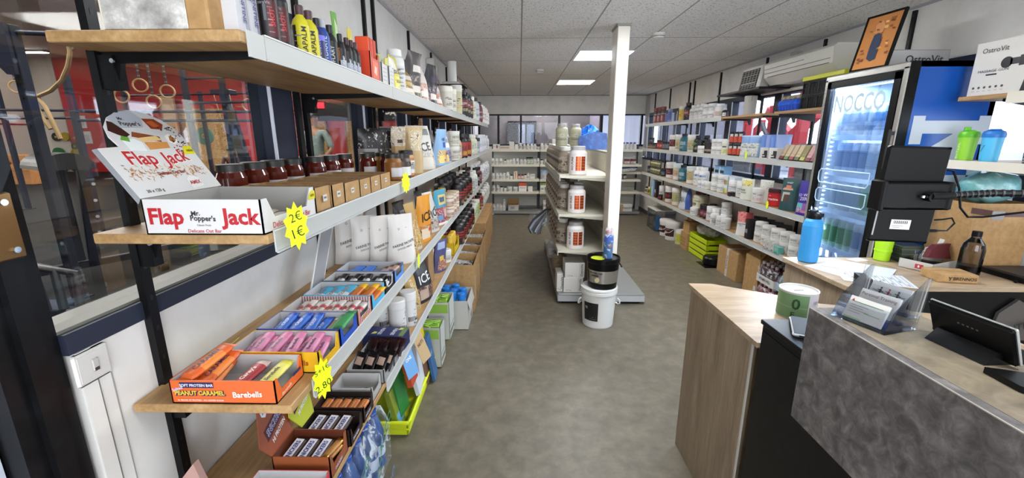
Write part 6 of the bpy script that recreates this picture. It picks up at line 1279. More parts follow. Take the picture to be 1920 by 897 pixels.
fbox(959, 1, .10, .155); fbox(968, 1, .07, .10)
for px, c in ((975.5, '#7a2c34'), (983, '#8fa4c0'), (990, None), (997, None), (1003, None)): fbot(px, 1, .11 if px > 976 else .125, .034, col=c)
fbot(1010, 1, .09, .032, '#26282c', '#5a5a5c', None, 'tub', 'dark grey small tub')
for px in (1017, 1024, 1032, 1039): fbot(px, 1, .12, .038)
fbox(1030, 1, .12, .07, '#cfcdca', 'white carton behind bottles', (), (), .08, .0); fbox(1041, 1, .10, .20, '#d3d1ce', 'tall white carton by the jugs')
for i, px in enumerate((922.5, 930, 938, 946, 951.5, 957, 963, 970, 977.5, 984)):
    fbot(px, 2, (.12, .12, .12, .09, .09, .10, .12, .12, .10, .10)[i], .034 if i not in (3,) else .028, '#d8d8d6' if i != 3 else '#1a1a1c', '#d3d3d1', '#6a2c38' if i in (0, 2, 7) else None, lab='white supplement bottle' if i not in (0, 2, 3, 7) else 'white bottle with maroon emblem' if i != 3 else 'white bottle with black cap')
for px in (990, 996.5): fbot(px, 2, .145, .036, '#17171a', '#8aa07a', '#5a8040', 'tub', 'black lidded green tub')
for i, px in enumerate((1003, 1009.5, 1017, 1024.5, 1031.5, 1040)):
    fbot(px, 2, (.11, .12, .10, .11, .145, .14)[i], .035, ('#d8d8d6', '#d8d8d6', '#26282c', '#d8d8d6', '#7a98c0', '#d8d8d6')[i], '#d3d3d1', '#6a2c38' if i == 1 else None, lab=('white supplement bottle', 'white bottle with maroon emblem', 'small bottle with dark cap', 'white supplement bottle', 'bottle with pale blue cap', 'white supplement bottle')[i])
for i, px in enumerate((922.5, 930.5, 937.5, 944, 951)): fbot(px, 3, (.12, .12, .12, .12, .14)[i], .036, col='#6a2c38' if i in (2, 4) else None, lab='white bottle with maroon emblem' if i in (2, 4) else 'white supplement bottle')
fbot(958, 3, .085, .034, '#1a1a1c', lab='white bottle with black cap')
fbox(966, 3, .07, .155, '#d3d1ce', 'white carton with orange strip', ((.3, .7, .05, .95, '#c98a48'),), (), .06)
for px in (973.5, 979.5): fbot(px, 3, .10, .030, '#3a2a24', '#b8452a', None, 'pill', 'orange bottle with dark cap')
fbot(985, 3, .10, .034, '#1a1a1c', lab='white bottle with black cap'); fbot(991, 3, .12, .034, col='#6a2c38', lab='white bottle with maroon emblem'); fbox(999, 3, .105, .10, '#cfcdc9', 'squat white box with grey print', ((.1, .9, .6, .8, '#9a9a9a'),))
fbot(1021, 3, .185, .066, '#8fb0d0', '#a9b8c4', '#5a6a78', 'tub', 'large white tub with light blue lid')
for px in (1031, 1038): fbot(px, 3, .115, .035)
for i, px in enumerate((923.5, 931.5, 938.5, 946)): fbot(px, 4, (.125, .125, .10, .09)[i], .034, '#d8d8d6' if i < 2 else '#1a1a1c', col='#6a2c38' if i < 2 else None, lab='white bottle with maroon emblem' if i < 2 else 'white bottle with black cap')
for px in (955, 966): fbot(px, 4, .095, .050, '#c9c8c6', '#c9c8c6', '#55565a', 'tub', 'squat white tub with grey print')
fbox(980, 4, .165, .18, '#d3d1ce', 'white carton with orange top', ((0, 1, .62, 1, '#c04a2c'),), (('Ostrovit', .5, .42, .032, '#3a3a3c', 0),)); fbox(995, 4, .10, .105, '#cbc9c5', 'plain white small carton')
for px in (1021, 1037): fbox(px, 4, .14, .18, '#d3d1ce', 'white carton with green lettered top', ((0, 1, .72, 1, '#7a9a3c'), (.1, .5, .2, .4, '#8a8a88')), (('D', .25, .86, .04, '#2a4a1a', 0),))
for px in (923.5, 930, 936.5, 943): 
    fbot(px, 5, .14, .038, '#cfcdc8', '#cfcdc8', '#6a2c38' if px < 925 else None, lab='white supplement bottle'); 
for px in (944, ): fbot(px, 5, .23, .038, '#cfcdc8', '#cfcdc8', None, lab='taller white supplement bottle', dy=.12)
t = thing('open_carton', 'open brown carton of white bottles on the far base deck', 'carton', (fx(962), FY + .12, .067))
m = MB(); m.box(-.115, .115, -.10, -.096, 0, .13, '#b5b2aa').box(-.115, .115, .096, .10, 0, .24, 'card').box(-.115, -.111, -.1, .1, 0, .20, 'card').box(.111, .115, -.1, .1, 0, .20, 'card').box(-.115, .115, -.1, .1, 0, .004, 'card').prism([(-.11, 0), (.11, 0), (.09, .08), (-.09, .08)], (0, -.098, .13), (1, 0, 0), (0, -.6, .5), .003, 'card').box(-.06, .02, -.101, -.1, .04, .09, '#8a8a88'); obj('carton_body', m, t)
for q in range(6): put('wcb', small_cyl(.10, .03, '#cfcdc8', '#dcdad6', 'pill'), 'supplement_bottle', (fx(962) - .07 + (q % 3) * .07, FY + .08 + (q // 3) * .08, .075 + .03), 0, 'small white bottle', 'bottle', 'in the open brown far carton', 'from the left')
fbox(1034, 5, .28, .22, '#cfcdca', 'large white carton with black print', ((0, 1, .9, 1, '#a9a7a4'),), (('OstroVit', .38, .55, .075, '#2a2a2c', 0),), .2)
# right part of the far unit, seen beyond the pillar
for q, px in enumerate((1166, 1173, 1180, 1187, 1194)):
    fbot(px, 1, .14, .036, '#5a5a8a' if q else '#d8d8d6', '#c4c4cc', None, lab='white bottle with violet cap' if q else 'white bottle with maroon emblem')
for q in range(2): fbot(1181 + 12 * q, 2, .105, .058, '#5a2420', '#6a2a28', '#b04a34', 'tub', 'dark red squat tub')
m = MB()
for q in range(4): m.prism([(0, 0), (.3, .02), (.34, .05), (.2, .06), (.02, .04)], (fx(1166) + q * .02, FY + .06 + q * .04, .90 + q * .006), (1, 0, 0), (0, 0, 1), .12, ('plasticwrap', '#7f93b4')[q % 2])
one('clothing_pile', m, 'grey and blue plastic wrapped pile on the far shelf beyond the pillar', 'pile')
for q in range(2): fbot(1171 + 8 * q, 3, .125, .034, '#1c1c1e', '#26262a', '#5a5a60', 'pill', 'black supplement bottle')
fbox(1184, 5, .24, .15, '#cfcdca', 'white carton with black print, beyond the pillar', ((0, .2, 0, 1, 'card'),), (('OstroVit', .6, .5, .055, '#2a2a2c', 0),), .2)
# ================================================================ CENTRAL GONDOLA GOODS
def iso():
    a, l = MB(), MB(); r, h = .083, .262
    a.lathe([(r * .92, 0), (r, .008), (r, .195), (r * .95, .208), (r * .78, .224), (r * .72, .23)], '#d8d3d0', 32)
    a.patch(r + .0006, .035, .175, -62, 75, '#e0dcda').patch(r + .0012, .04, .17, -18, 48, 'copper').patch(r + .0014, .04, .17, 12, 18, '#d8a890')
    for q in range(5): a.patch(r + .0015, .045 + q * .026, .0465 + q * .026, -16, 46, '#c98a70')
    a.text('ISO PURE', .030, '#7a3434', wrap(r + .0016, .105, -42, 1), .03, sx=1.0)
    for q in range(6): a.patch(r + .001, .06 + q * .016, .063 + q * .016, 54, 70, '#8a8886')
    l.lathe([(r * .79, .226), (r * .8, .258), (r * .74, .262)], '#a9a7a8', 32)
    return [('jar_body', a), ('lid', l)]
for z, lb in ((1.256, 'upper'), (.896, 'middle'), (.546, 'lower')):
    put('iso', iso, 'protein_jar', (.548, 4.04, z), -.06, 'white protein jar with copper label at the end of the %s gondola shelf' % lb, 'protein jar', group='white copper-labelled jars on the gondola end')
brown = cylp(.25, .07, '#8a7c6e', '#c9c6c0', 'jug', ((.05, .64, -85, 85, 'PR:#8f8474:#a89c8c:#5a4638:#2c2422'), (.12, .3, -60, 60, '#b9a894'), (.36, .5, -50, 40, '#2c2422'), (.52, .58, -70, 60, '#c4bcb0'), (.16, .26, -20, 40, '#5a4034')), n=18)
cream = cylp(.23, .065, '#b4b096', '#a9aaa4', 'wide', ((.1, .66, -80, 80, '#a9a68c'), (.25, .35, -50, 50, '#6a6658'), (.4, .55, -30, 30, '#c4c0a8')), n=18)
for z, w in ((1.256, 'on the upper gondola shelf'), (.896, 'on the middle gondola shelf'), (.546, 'on the lower gondola shelf')):
    for i, Y in enumerate((4.26, 4.46, 4.66, 4.86, 5.06, 5.30, 5.55, 5.8, 6.05)):
        put('brn', brown, 'protein_jug', (.452, Y, z), -pi / 2 + .3, 'smoky brown jug with pale cap', 'jug', w)
        if i % 2: put('brn', brown, 'protein_jug', (.62, Y, z), -pi / 2 + .3, 'smoky brown jug in the rear row', 'jug', w)
put('crm', cream, 'protein_jar', (.45, 4.66, 1.256 + .2515), -.1, 'cream jar stacked on a brown jug, left one of the pair', 'protein jar')
put('crm', cream, 'protein_jar', (.62, 4.86, 1.256 + .2515), -.1, 'cream jar stacked on a brown jug, right one of the pair', 'protein jar')
m = MB()
for q in range(7): m.tube([(.34, 4.6 + q * .02, .83), (.28, 4.5 + q * .01, .84 - q * .012), (.15 + q * .012, 4.45, .74 - q * .02), (.10 + q * .018, 4.44, .66 - .012 * q), (.13 + q * .016, 4.45, .60)], .013, ('#3a3c44', '#9a9ca4', '#55575f')[q % 3], 6)
blob(m, .235, 4.55, .73, .12, .10, .085, 'filmclear', 5, 20, 12, .1)
one('strap_bundle', m, 'plastic wrapped bundle of grey straps hanging off the gondola side', 'bundle')
for i, (x, y) in enumerate(((.44, 5.25), (.47, 4.75))): put(('bj', i), cylp(.22, .085, '#a9aaae' if i == 0 else '#8a7a68', '#c9c9cc' if i == 0 else '#2a2624', 'jug', ((.2, .6, -50, 50, '#c4c6cc' if i == 0 else '#9a8a74'),), n=18), 'protein_jug', (x, y, .106), 0, ('pale grey jug standing on the gondola base deck', 'brown jug with dark cap on the gondola base deck')[i], 'jug')
ost = lambda w, h: carton(w, .22, h, '#cfcbc6', ((.72, .98, 0, 1, '#c4c0bb'),), (('OstroVit', .86, .5, .034, '#2a2828', 90), ('0 T m', .28, .14, .02, '#4a4644', 0)), False)
for i, (x, y, z, w, h, lb) in enumerate(((.535, 4.08, .106, .19, .15, 'lower white carton with vertical lettering at the gondola end'), (.545, 4.08, .257, .19, .15, 'upper white carton with vertical lettering at the gondola end'), (.405, 4.10, .106, .06, .18, 'narrow white carton left of the two stacked cartons'))): put(('os', i), ost(w, h), 'carton', (x, y, z), 0, lb, 'box')
m = blob(MB(), .80, 5.0, 1.60, .10, .24, .115, 'bluebag', 9, 20, 12, .14); m.box(.76, .79, 4.72, 4.74, 1.47, 1.52, 'gold')
m.prism([(-.16, 0), (.16, 0), (.14, .17), (.02, .19), (-.15, .14)], (.80, 4.74, 1.468), (1, 0, 0), (0, 0, 1), .03, 'bluebag')
one('blue_bag', m, 'shiny bright blue bags heaped on top of the gondola', 'bag')
one('purple_cloth', MB().prism([(0, 0), (.035, .02), (.045, .3), (.04, .62), (.0, .66), (-.02, .3)], (.93, 4.4, .11), (1, 0, 0), (0, 0, 1), .06, '#54122e'), 'dark crimson cloth hanging beside the white pillar', 'cloth')
# floor bucket, metal tub, blue bottle in front of the pillar
BX, BY = .695, 3.49
t = thing('white_bucket', 'big white lidded bucket with black label on the floor by the pillar', 'bucket', (BX, BY, 0), -.05)
m = MB(); m.lathe([(.128, 0), (.132, .008), (.146, .29), (.148, .30), (.156, .302), (.156, .325), (.150, .33)], '#d4d3d0', 36).patch(.137, .07, .235, -62, -8, '#141416', r1=.1465).patch(.1375, .14, .20, -56, -46, '#8a8a8c', r1=.1465)
for q in range(6): m.patch(.1385 + q * .0007, .085 + q * .018, .088 + q * .018, -38, -14, '#7a7a7c')
obj('bucket_body', m, t)
obj('lid', MB().lathe([(.152, .33), (.156, .335), (.156, .35), (.148, .352), (.146, .345), (.02, .345)], '#dad9d6', 36), t)
for s in (-1, 1): obj('handle', MB().tube([(s * .154, -.03, .25), (s * .172, -.04, .235), (s * .178, -.03, .20), (s * .168, 0, .185), (s * .152, .02, .19)], .006, '#d8d7d4', 8), t)
t = thing('protein_tub', 'black and silver lidded tub stacked on the white bucket', 'tub', (BX + .025, BY + .01, .346), -.05)
m = MB(); m.lathe([(.118, 0), (.122, .006), (.136, .22), (.136, .235)], 'deepblack', 36).patch(.1265, .055, .165, -100, 100, 'silver', r1=.1335).patch(.128, .06, .16, -100, -66, '#1c1a1a', r1=.1338)
m.text('PRO-CELL NER', .018, '#2a2422', wrap(.1335, .145, -34), .03).text('GAMME', .020, '#2a2422', wrap(.1325, .122, -38), .03).cyl((-.062, -.118, .085), (-.064, -.122, .085), .020, '#c4b08a', 14)
obj('tub_body', m, t)
obj('lid', MB().lathe([(.138, .225), (.142, .23), (.142, .262), (.136, .266), (.132, .256), (.02, .256)], 'deepblack', 36).lathe([(.06, .2565), (.06, .258)], '#c4d02c', 20, -.05, -.03), t)
obj('handle', MB().tube([(.138, .02, .20), (.150, .0, .19), (.152, -.04, .185), (.142, -.06, .195)], .006, 'deepblack', 8), t)
t = thing('blue_bottle', 'blue plastic wrapped bottle standing on the black tub lid', 'bottle', (BX + .055, BY - .02, .604))
obj('bottle_body', MB().lathe([(.036, 0), (.04, .01), (.038, .07), (.040, .15), (.034, .19), (.024, .205)], '#1c4a9c', 20).patch(.0405, .02, .14, -60, 60, '#1a5488').prism([(-.014, 0), (0, -.014), (.014, 0), (.009, .008), (-.009, .008)], (.008, -.042, .115), (1, 0, 0), (0, 0, 1), .001, '#b0582c'), t)
obj('cap', MB().lathe([(.025, .20), (.026, .235), (.02, .245)], '#b48a92', 16), t); obj('film', MB().lathe([(.043, .002), (.044, .19), (.034, .225), (.03, .255)], 'filmclear', 16, capt=False), t)
# ================================================================ RIGHT SHELF GOODS
def RG(k, Y, key, make, name, lab, cat, dx=0, rz=0, dz=0, sc=1, where=None):
    if name.split('_')[-1] in ('bottle', 'jug', 'tub', 'jar', 'canister', 'bucket', 'can'): rz += .75
    if name == 'pouch': rz += .35
    return put(key, make, name, (RX + .075 + dx, Y, RS[k] + .001 + dz), RRt + rz, lab, cat, RW[k] if where is None else where, 'from the fridge', None, sc)
def rc_(k, Y, h, r, b, c, kd, pat, lab, dx=0, dz=0, tx=(), n=16, rows=1, gap=.12):
    for q in range(rows):
        RG(k, Y + .01 * q, ('rc', h, r, b, c, kd, str(pat), str(tx)), cylp(h, r, b, c, kd, pat, tx, n), {'tub': 'protein_tub', 'jug': 'protein_jug', 'bottle': 'supplement_bottle', 'pill': 'supplement_bottle', 'can': 'drink_can', 'wide': 'protein_jar', 'bucket': 'bucket', 'jar': 'jar'}[kd], ('rear ' if q else '') + lab, {'tub': 'tub', 'jug': 'jug', 'bottle': 'bottle', 'pill': 'bottle', 'can': 'can', 'wide': 'jar', 'bucket': 'bucket', 'jar': 'jar'}[kd], dx + gap * q + (r - .04), 0, dz)
WP = ((.12, .66, -70, 70, '#cac8c6'), (.45, .6, -50, 30, '#4a4a4e'), (.3, .34, -50, 10, '#8a8a8e'), (.3, .42, 20, 60, '#9a9aa2'))
BUN = ((.12, .66, -70, 70, '#c9c7c5'), (.18, .42, -50, 40, '#b86a3a'), (.25, .38, -20, 25, '#d0b040'), (.48, .6, -50, 20, '#6a8a9a'))
REDB = ((.06, .70, -80, 80, '#1a1416'), (.3, .56, -60, 40, '#a02c30'), (.4, .5, -40, 20, '#d0c8c4'))
TAN = ((.1, .70, -80, 80, '#b8b08a'), (.12, .2, -80, 80, '#8fb0b0'), (.3, .55, -50, 0, '#a8623a'), (.35, .5, 10, 50, '#8aa05a'))
TEAL = ((.1, .66, -80, 80, '#236070'), (.35, .55, -40, 40, '#c8d4d4'), (.15, .28, -50, 10, '#c4b49a'))
# tier 1
for q in range(3): rc_(1, 7.45 + q * .19, .21, .042, '#8a8480', '#3a3438', 'tub', ((.1, .7, -70, 70, '#8a3a3c'), (.2, .6, -40, 10, '#c8c4c0'), (.5, .7, 10, 60, '#2a2a4a')), 'dark patterned canister')
for q in range(3): rc_(1, 7.45 + q * .19, .055, .042, '#7a2a30', '#5a3c42', 'tub', (), 'small dark red pot', dz=.212)
rc_(1, 7.10, .21, .034, '#7a88b0', '#c8ccd8', 'can', ((.2, .8, -60, 60, '#4a5a90'),), 'blue silver can'); rc_(1, 7.22, .14, .034, '#5a68a0', '#c8ccd8', 'can', (), 'short blue can')
rc_(1, 6.62, .22, .05, '#c0b060', '#d8d4c0', 'tub', ((.2, .7, -60, 40, '#c9a83c'), (.3, .5, -30, 10, '#8a4a2c')), 'yellow canister with white lid')
rc_(1, 6.41, .25, .058, '#181214', '#201418', 'jug', REDB, 'black and red protein jug')
for Y in (6.20, 6.04, 5.90): rc_(1, Y, .20, .058, '#cfcdca', '#dcdad8', 'jug', WP, 'white protein jug', rows=2)
for Y in (5.76, 5.60): rc_(1, Y, .09, .055, '#cfcdcb', '#dcdad8', 'tub', WP, 'white tub in a stacked pair'); rc_(1, Y, .09, .055, '#cfcdcb', '#dcdad8', 'tub', WP, 'white tub in a stacked pair', dz=.091)
rc_(1, 5.41, .165, .062, '#cfcdcb', '#dedcda', 'wide', ((.1, .5, -70, 70, '#c9c7c4'), (.12, .45, -50, 30, '#b84a3a'), (.2, .4, -10, 40, '#8aa83c')), 'white jar with red and green fruit label')
rc_(1, 5.22, .10, .035, '#2a2426', '#c9c9c9', 'bottle', ((.1, .5, -30, 40, '#cfcdc9'),), 'small dark bottle with white print')
t = put('roll', lambda: [('roll', MB().lathe([(.06, 0), (.062, .01), (.062, .20), (.058, .205)], '#a9a49c', 24).cyl((0, 0, .205), (0, 0, .207), .02, '#6a665f', 12))], 'paper_roll', (2.50, 4.86, 1.826), 0, 'grey standing paper roll on the top right shelf', 'roll')
one('hanging_tag', MB().tube([(2.44, 4.72, 2.05), (2.43, 4.70, 2.0), (2.44, 4.72, 1.97)], .002, '#2a2a2c', 5), 'thin black wire hanging by the paper roll', 'wire')
# tier 2
for Y, c, h in ((8.07, '#5a4a3a', .10), (7.93, '#6a5a44', .10), (7.80, '#4a3c36', .10)): rc_(2, Y, h, .045, '#2a2422', '#1a1718', 'tub', ((.1, .7, -70, 70, c), (.2, .4, -40, 40, '#b89a5a')), 'small black and gold pot', rows=2)
rc_(2, 8.0, .09, .045, '#2a2426', '#1a1718', 'tub', ((.2, .6, -60, 60, '#4a4a50'),), 'black pot stacked on the gold ones', dz=.101)
for Y in (7.53, 7.42): rc_(2, Y, .15, .042, '#7a2a2c', '#2a1c20', 'tub', ((.2, .6, -50, 50, '#b84038'), (.3, .5, -20, 30, '#c8c0b8')), 'dark red patterned tub')
for Y in (7.24, 7.12): rc_(2, Y, .13, .045, '#2c2c32', '#1a1a1e', 'tub', ((.2, .7, -60, 60, '#6a6c78'), (.3, .5, -30, 30, '#3a4a6a')), 'charcoal patterned tub')
rc_(2, 6.92, .235, .07, '#cfcbc6', '#dcdad6', 'bucket', ((.25, .70, -70, 70, '#3a1418'), (.35, .6, -40, 20, '#a02c34')), 'white bucket with dark red label')
rc_(2, 6.66, .24, .068, '#cfcbc2', '#dcdad6', 'bucket', TAN, 'white bucket with tan and mint label'); rc_(2, 6.46, .25, .06, '#225868', '#141214', 'jug', TEAL, 'teal jug with black lid')
rc_(2, 6.17, .235, .068, '#cfcbc2', '#dcdad6', 'bucket', TAN, 'white bucket with tan and mint label'); rc_(2, 5.95, .225, .055, '#141214', '#141214', 'jug', ((.1, .6, -70, 70, '#171518'), (.42, .60, -50, -10, '#7ac03c'), (.2, .3, -50, 40, '#8a7a4a')), 'black jug with lime mark', rows=2)
for Y in (5.80, 5.72): rc_(2, Y, .09, .05, '#cfcdcb', '#dcdad8', 'tub', WP, 'small white tub with black print')
for Y in (5.60, 5.52): rc_(2, Y, .135, .04, '#1e1a1c', '#1a1618', 'tub', ((.2, .4, -50, 50, '#8a7a6a'),), 'small dark brown tub', rows=2)
for Y in (5.39, 5.26): rc_(2, Y, .09, .055, '#cfcdcb', '#dcdad8', 'tub', WP, 'white tub in a stacked pair'); rc_(2, Y, .09, .055, '#cfcdcb', '#dcdad8', 'tub', WP, 'white tub in a stacked pair', dz=.091)
rc_(2, 5.12, .17, .05, '#c9c7b8', '#d4d2c8', 'tub', ((.1, .4, -50, 50, '#c0c08a'), (.5, .6, -40, 20, '#5a5a5c')), 'cream tub with pale green base')
for dz in (0, .131):
    for Y in (4.96, 4.86, 4.76): rc_(2, Y, .128, .032, '#171416', '#171416', 'can', ((.12, .62, -45, 45, '#c04830'), (.62, .82, -30, 30, '#b9b6b2')), 'black can with orange-red label', dz=dz)
for Y in (4.60, 4.46): RG(2, Y, 'pbl', pouch(.16, .22, .07, '#8fa8c4', ((-.8, .8, .05, .62, '#c8c8bc'), (-.9, .9, .62, .9, '#6a8cc0')), (('100%', -.1, .56, .02, '#4a4c50', 0), ('CREATINE', 0, .46, .018, '#4a4c50', 0)), seed=5), 'pouch', 'cream and light blue creatine pouch', 'pouch', -.02)
for i, Y in enumerate((4.34, 4.26, 4.18, 4.10)): RG(2, Y, ('pb2', i % 2), pouch(.13, .225, .045, ('#6a8cd0', '#8fa4d4')[i % 2], ((-.8, .8, .05, .3, '#7a94cc'),), seed=i, bend=.01), 'pouch', 'blue and silver foil pouch', 'pouch', .05, rz=.9)
for Y in (4.19, 4.04): RG(2, Y, 'wav', carton(.13, .06, .105, '#c9c6c4', ((0, 1, 0, .18, '#cac7c4'), (.35, .98, .1, .42, '#17181f'), (.55, .98, .42, .75, '#17181f'), (.3, .7, .22, .32, '#cfcdca')), (), False), 'wave_carton', 'white carton with black wave shape', 'box', -.04)
for i, (Y, a, b) in enumerate(((3.945, '#b09a7c', '#6a2430'), (3.875, '#b8a688', '#5a7a3a'), (3.80, '#b09a7c', '#8a3038'), (3.73, '#b8a47c', '#4a5a2c'), (3.655, '#7a7038', '#a8a848'), (3.585, '#b88a88', '#6a2430'), (3.52, '#a03a4c', '#7a2436'), (3.46, '#b08a88', '#8a3040'))):
    def mk(a=a, b=b): m = MB(); m.M = Matrix.Rotation(radians(-22), 4, 'X'); m.box(-.028, .028, -.02, .02, 0, .135, a, .002).box(-.0285, .0285, -.0205, .0205, 0, .028, b).box(-.02, .02, -.0212, -.0204, .05, .052, b).box(-.0285, .0285, .018, .0215, .0, .136, b); return [('carton', m)]
    put(('lc', i), mk, 'bar_carton', (RX + .045, Y, RS[2] + .006), RRt, ('tan and wine red', 'tan and green', 'beige and red', 'beige and olive', 'yellow patterned', 'pink and wine', 'crimson', 'rose and red')[i] + ' slim carton leaning back on the second right shelf', 'box')
# tier 3
rc_(3, 7.98, .12, .05, '#2a2a34', '#1a1a20', 'tub', ((.2, .6, -40, 40, '#5a5c78'),), 'small black and blue tub')
for Y in (7.80, 7.68, 7.55, 7.42):
    for dz in (0, .115): rc_(3, Y, .112, .034, '#2c2a22', '#a8a07a', 'can', ((.15, .6, -60, 60, '#6a6844'), (.6, .85, -60, 60, '#c4c09a')), 'black and pale gold can', dz=dz)
rc_(3, 7.21, .13, .045, '#16161a', '#1a1a1e', 'tub', ((.2, .6, -50, 50, '#4a5a6a'),), 'small black tub')
rc_(3, 6.97, .245, .072, '#d0ccc8', '#dcdad6', 'bucket', ((.2, .62, -70, 70, '#3a1418'), (.3, .5, -40, 20, '#a02c34')), 'white bucket with dark red label')
rc_(3, 6.65, .245, .068, '#d0ccc8', '#c4d4d0', 'bucket', ((.2, .75, -70, 70, '#b8b49a'), (.25, .55, -50, 30, '#b8452a')), 'white bucket with orange-red fruit label'); rc_(3, 6.40, .235, .06, '#225868', '#141214', 'jug', TEAL, 'teal jug with black lid')
rc_(3, 6.10, .235, .07, '#d0ccc8', '#c4ccc8', 'bucket', ((.2, .75, -70, 70, '#b0ac8a'), (.2, .6, -50, 30, '#a07a3c')), 'white bucket with ochre fruit label')
for Y in (5.84, 5.68): rc_(3, Y, .25, .066, '#cfcdca', '#dcdad8', 'jug', ((.1, .66, -70, 70, '#c9c7c4'), (.5, .6, -50, 40, '#3a5ab0'), (.3, .4, -60, 0, '#5a5a5e')), 'white protein jug with blue stripe')
for Y, c in ((5.62, '#3a5ab0'), (5.50, '#3a5ab0'), (5.42, '#b8843c')): rc_(3, Y, .085, .05, '#cfcdcb', '#dcdad8', 'tub', ((.1, .7, -70, 70, '#c9c7c4'), (.3, .6, -40, 20, c)), 'small white tub before the jugs', dx=-.03)
for Y in (5.40, 5.26): RG(3, Y, 'bbox', carton(.12, .10, .29, '#7aa8d0', ((0, 1, .72, .84, '#16171c'), (0, .2, 0, 1, '#c4ccd4'), (.25, .9, .2, .6, '#5a94cc')), (), False), 'tall_carton', 'tall light blue carton with black band', 'box', .10)
for Y in (5.27, 5.10): rc_(3, Y, .10, .058, '#cfcdcb', '#dcdad8', 'tub', WP, 'white tub in a stacked pair', dx=-.01); rc_(3, Y, .10, .058, '#cfcdcb', '#dcdad8', 'tub', WP, 'white tub in a stacked pair', dz=.101, dx=-.01)
for Y in (4.98, 4.83):
    for dz in (0, .10): RG(3, Y + .04, ('frb', dz), carton(.13, .11, .098, '#b8c0c4', ((.03, .97, .6, .95, '#c4cad0'), (.05, .6, .05, .55, '#8aa84a' if dz == 0 else '#a85a3c'), (.6, .95, .05, .5, '#c8b85a' if dz == 0 else '#8a9a5a')), (), False), 'fruit_carton', 'small box with %s fruit picture' % ('green' if dz == 0 else 'red'), 'box', .05, dz=dz)
for Y in (4.84, 4.66): rc_(3, Y, .165, .075, '#cfcdcb', '#dcdad8', 'tub', ((.1, .74, -70, 70, '#cac8c6'), (.52, .62, -40, 20, '#2a3a6a'), (.4, .45, -40, 40, '#4a4a4e'), (.25, .3, -40, 40, '#4a4a4e')), 'wide white tub with dark blue print', n=22)
RG(3, 4.73, 'blkcup', carton(.06, .06, .045, '#1e1418', ((.1, .9, .1, .9, '#3a2028'),), (), False), 'small_box', 'tiny dark red box before the wide tubs', 'box', -.06)
RG(3, 4.49, 'rp', pouch(.16, .215, .07, '#c4c6b8', ((-.5, .8, .62, .9, '#c8b83c'),), (('RAW', -.3, .45, .028, '#3a3a3c', 0), ('INSTANT', -.2, .33, .020, '#3a3a3c', 0)), seed=3), 'pouch', 'white raw instant pouch with yellow corner', 'pouch', -.02)
RG(3, 4.25, 'rp2', pouch(.15, .225, .07, '#bdbfb8', ((-.5, .8, .6, .9, '#a8aaa4'),), (), seed=4), 'pouch', 'plain pale grey pouch', 'pouch', .04)
rc_(3, 4.30, .14, .064, '#cfcdcb', '#dcdad8', 'tub', ((.1, .7, -70, 70, '#cac8c6'), (.56, .66, -45, -8, '#1c1c1e'), (.5, .6, 5, 45, '#1c1c1e'), (.15, .35, -40, -15, '#b8402c'), (.12, .32, 5, 35, '#c86a2c')), 'white tub with chilli and orange pictures', dx=-.02, n=24)
rc_(3, 4.05, .165, .075, '#b0161c', '#3a0a12', 'tub', ((.1, .62, -80, 80, '#c01a20'),), 'bright red creatine tub with dark lid', tx=(('creatine', .42, -15, .032, '#e4d8d4', 0), ('amix', .62, -35, .014, '#e4d8d4', 0)), n=26)
rc_(3, 3.98, .17, .07, '#cfcdc8', '#d4d2cc', 'tub', ((.6, .75, -70, 70, '#4a1016'),), 'white lidded tub half hidden by the teal pouch', dx=.10)
RG(3, 3.80, 'tealp', pouch(.165, .285, .09, '#24484c', ((-.55, .35, .62, .70, '#c87a5c'), (-.4, .2, .70, .76, '#c87a5c'), (-.55, .3, .28, .56, '#b0a898'), (-.45, .2, .32, .52, '#4a3028')), (('CHOCOLATE', -.1, .66, .016, '#e8d8c8', 0), ('WHEY', -.05, .86, .02, '#c8d0d0', 0)), seed=6, top=.95), 'pouch', 'dark teal pouch with salmon chocolate label', 'pouch', -.005, rz=.15)
RG(3, 3.70, 'tealp2', pouch(.165, .27, .07, '#1e3c40', ((-.4, .3, .5, .6, '#8a5a4c'),), (), seed=16, top=.95), 'pouch', 'second darker pouch behind the teal pouch', 'pouch', .10, rz=.1)
RG(3, 3.555, 'purp', pouch(.175, .285, .09, '#34248a', ((-.9, .9, .05, .30, '#a87aa8'), (-.9, -.1, .2, .38, '#6ab0b8'), (-.3, .6, .16, .36, '#8a5a9c'), (-.2, .8, .04, .16, '#c87a98')), (('SO WHEY', .0, .60, .032, '#d8d4e4', 4), ('ZERO', .0, .49, .036, '#d8d4e4', 4)), seed=7, top=.95), 'pouch', 'violet whey pouch with pink and mint picture', 'pouch', -.005, rz=.12)
# tier 4
for Y, h, b, c, lb in ((8.05, .115, '#b8b4a8', '#1c1a1a', 'small cream bottle with black cap'), (7.88, .13, '#c0b83a', '#d4d2c4', 'small yellow bottle')): rc_(4, Y, h, .035, b, c, 'pill', ((.2, .6, -30, 40, '#3a3230'),), lb)
RG(4, 7.62, 'blc', carton(.10, .08, .28, '#8ab0d0', ((.1, .9, .3, .6, '#a8c4dc'),), (), False), 'tall_carton', 'tall pale blue carton', 'box', .0)
RG(4, 7.44, 'dkc', carton(.10, .08, .27, '#1c1a24', ((.15, .85, .3, .5, '#c4c4cc'), (.1, .9, .15, .3, '#8a2a34')), (), False), 'tall_carton', 'tall black carton with red and white print', 'box', .0)
rc_(4, 7.22, .225, .05, '#cfcdca', '#dcdad8', 'tub', WP, 'tall white tub'); rc_(4, 7.12, .09, .035, '#1e1214', '#2a1618', 'can', ((.3, .7, -40, 40, '#8a2a30'),), 'small dark red can', dx=-.04)
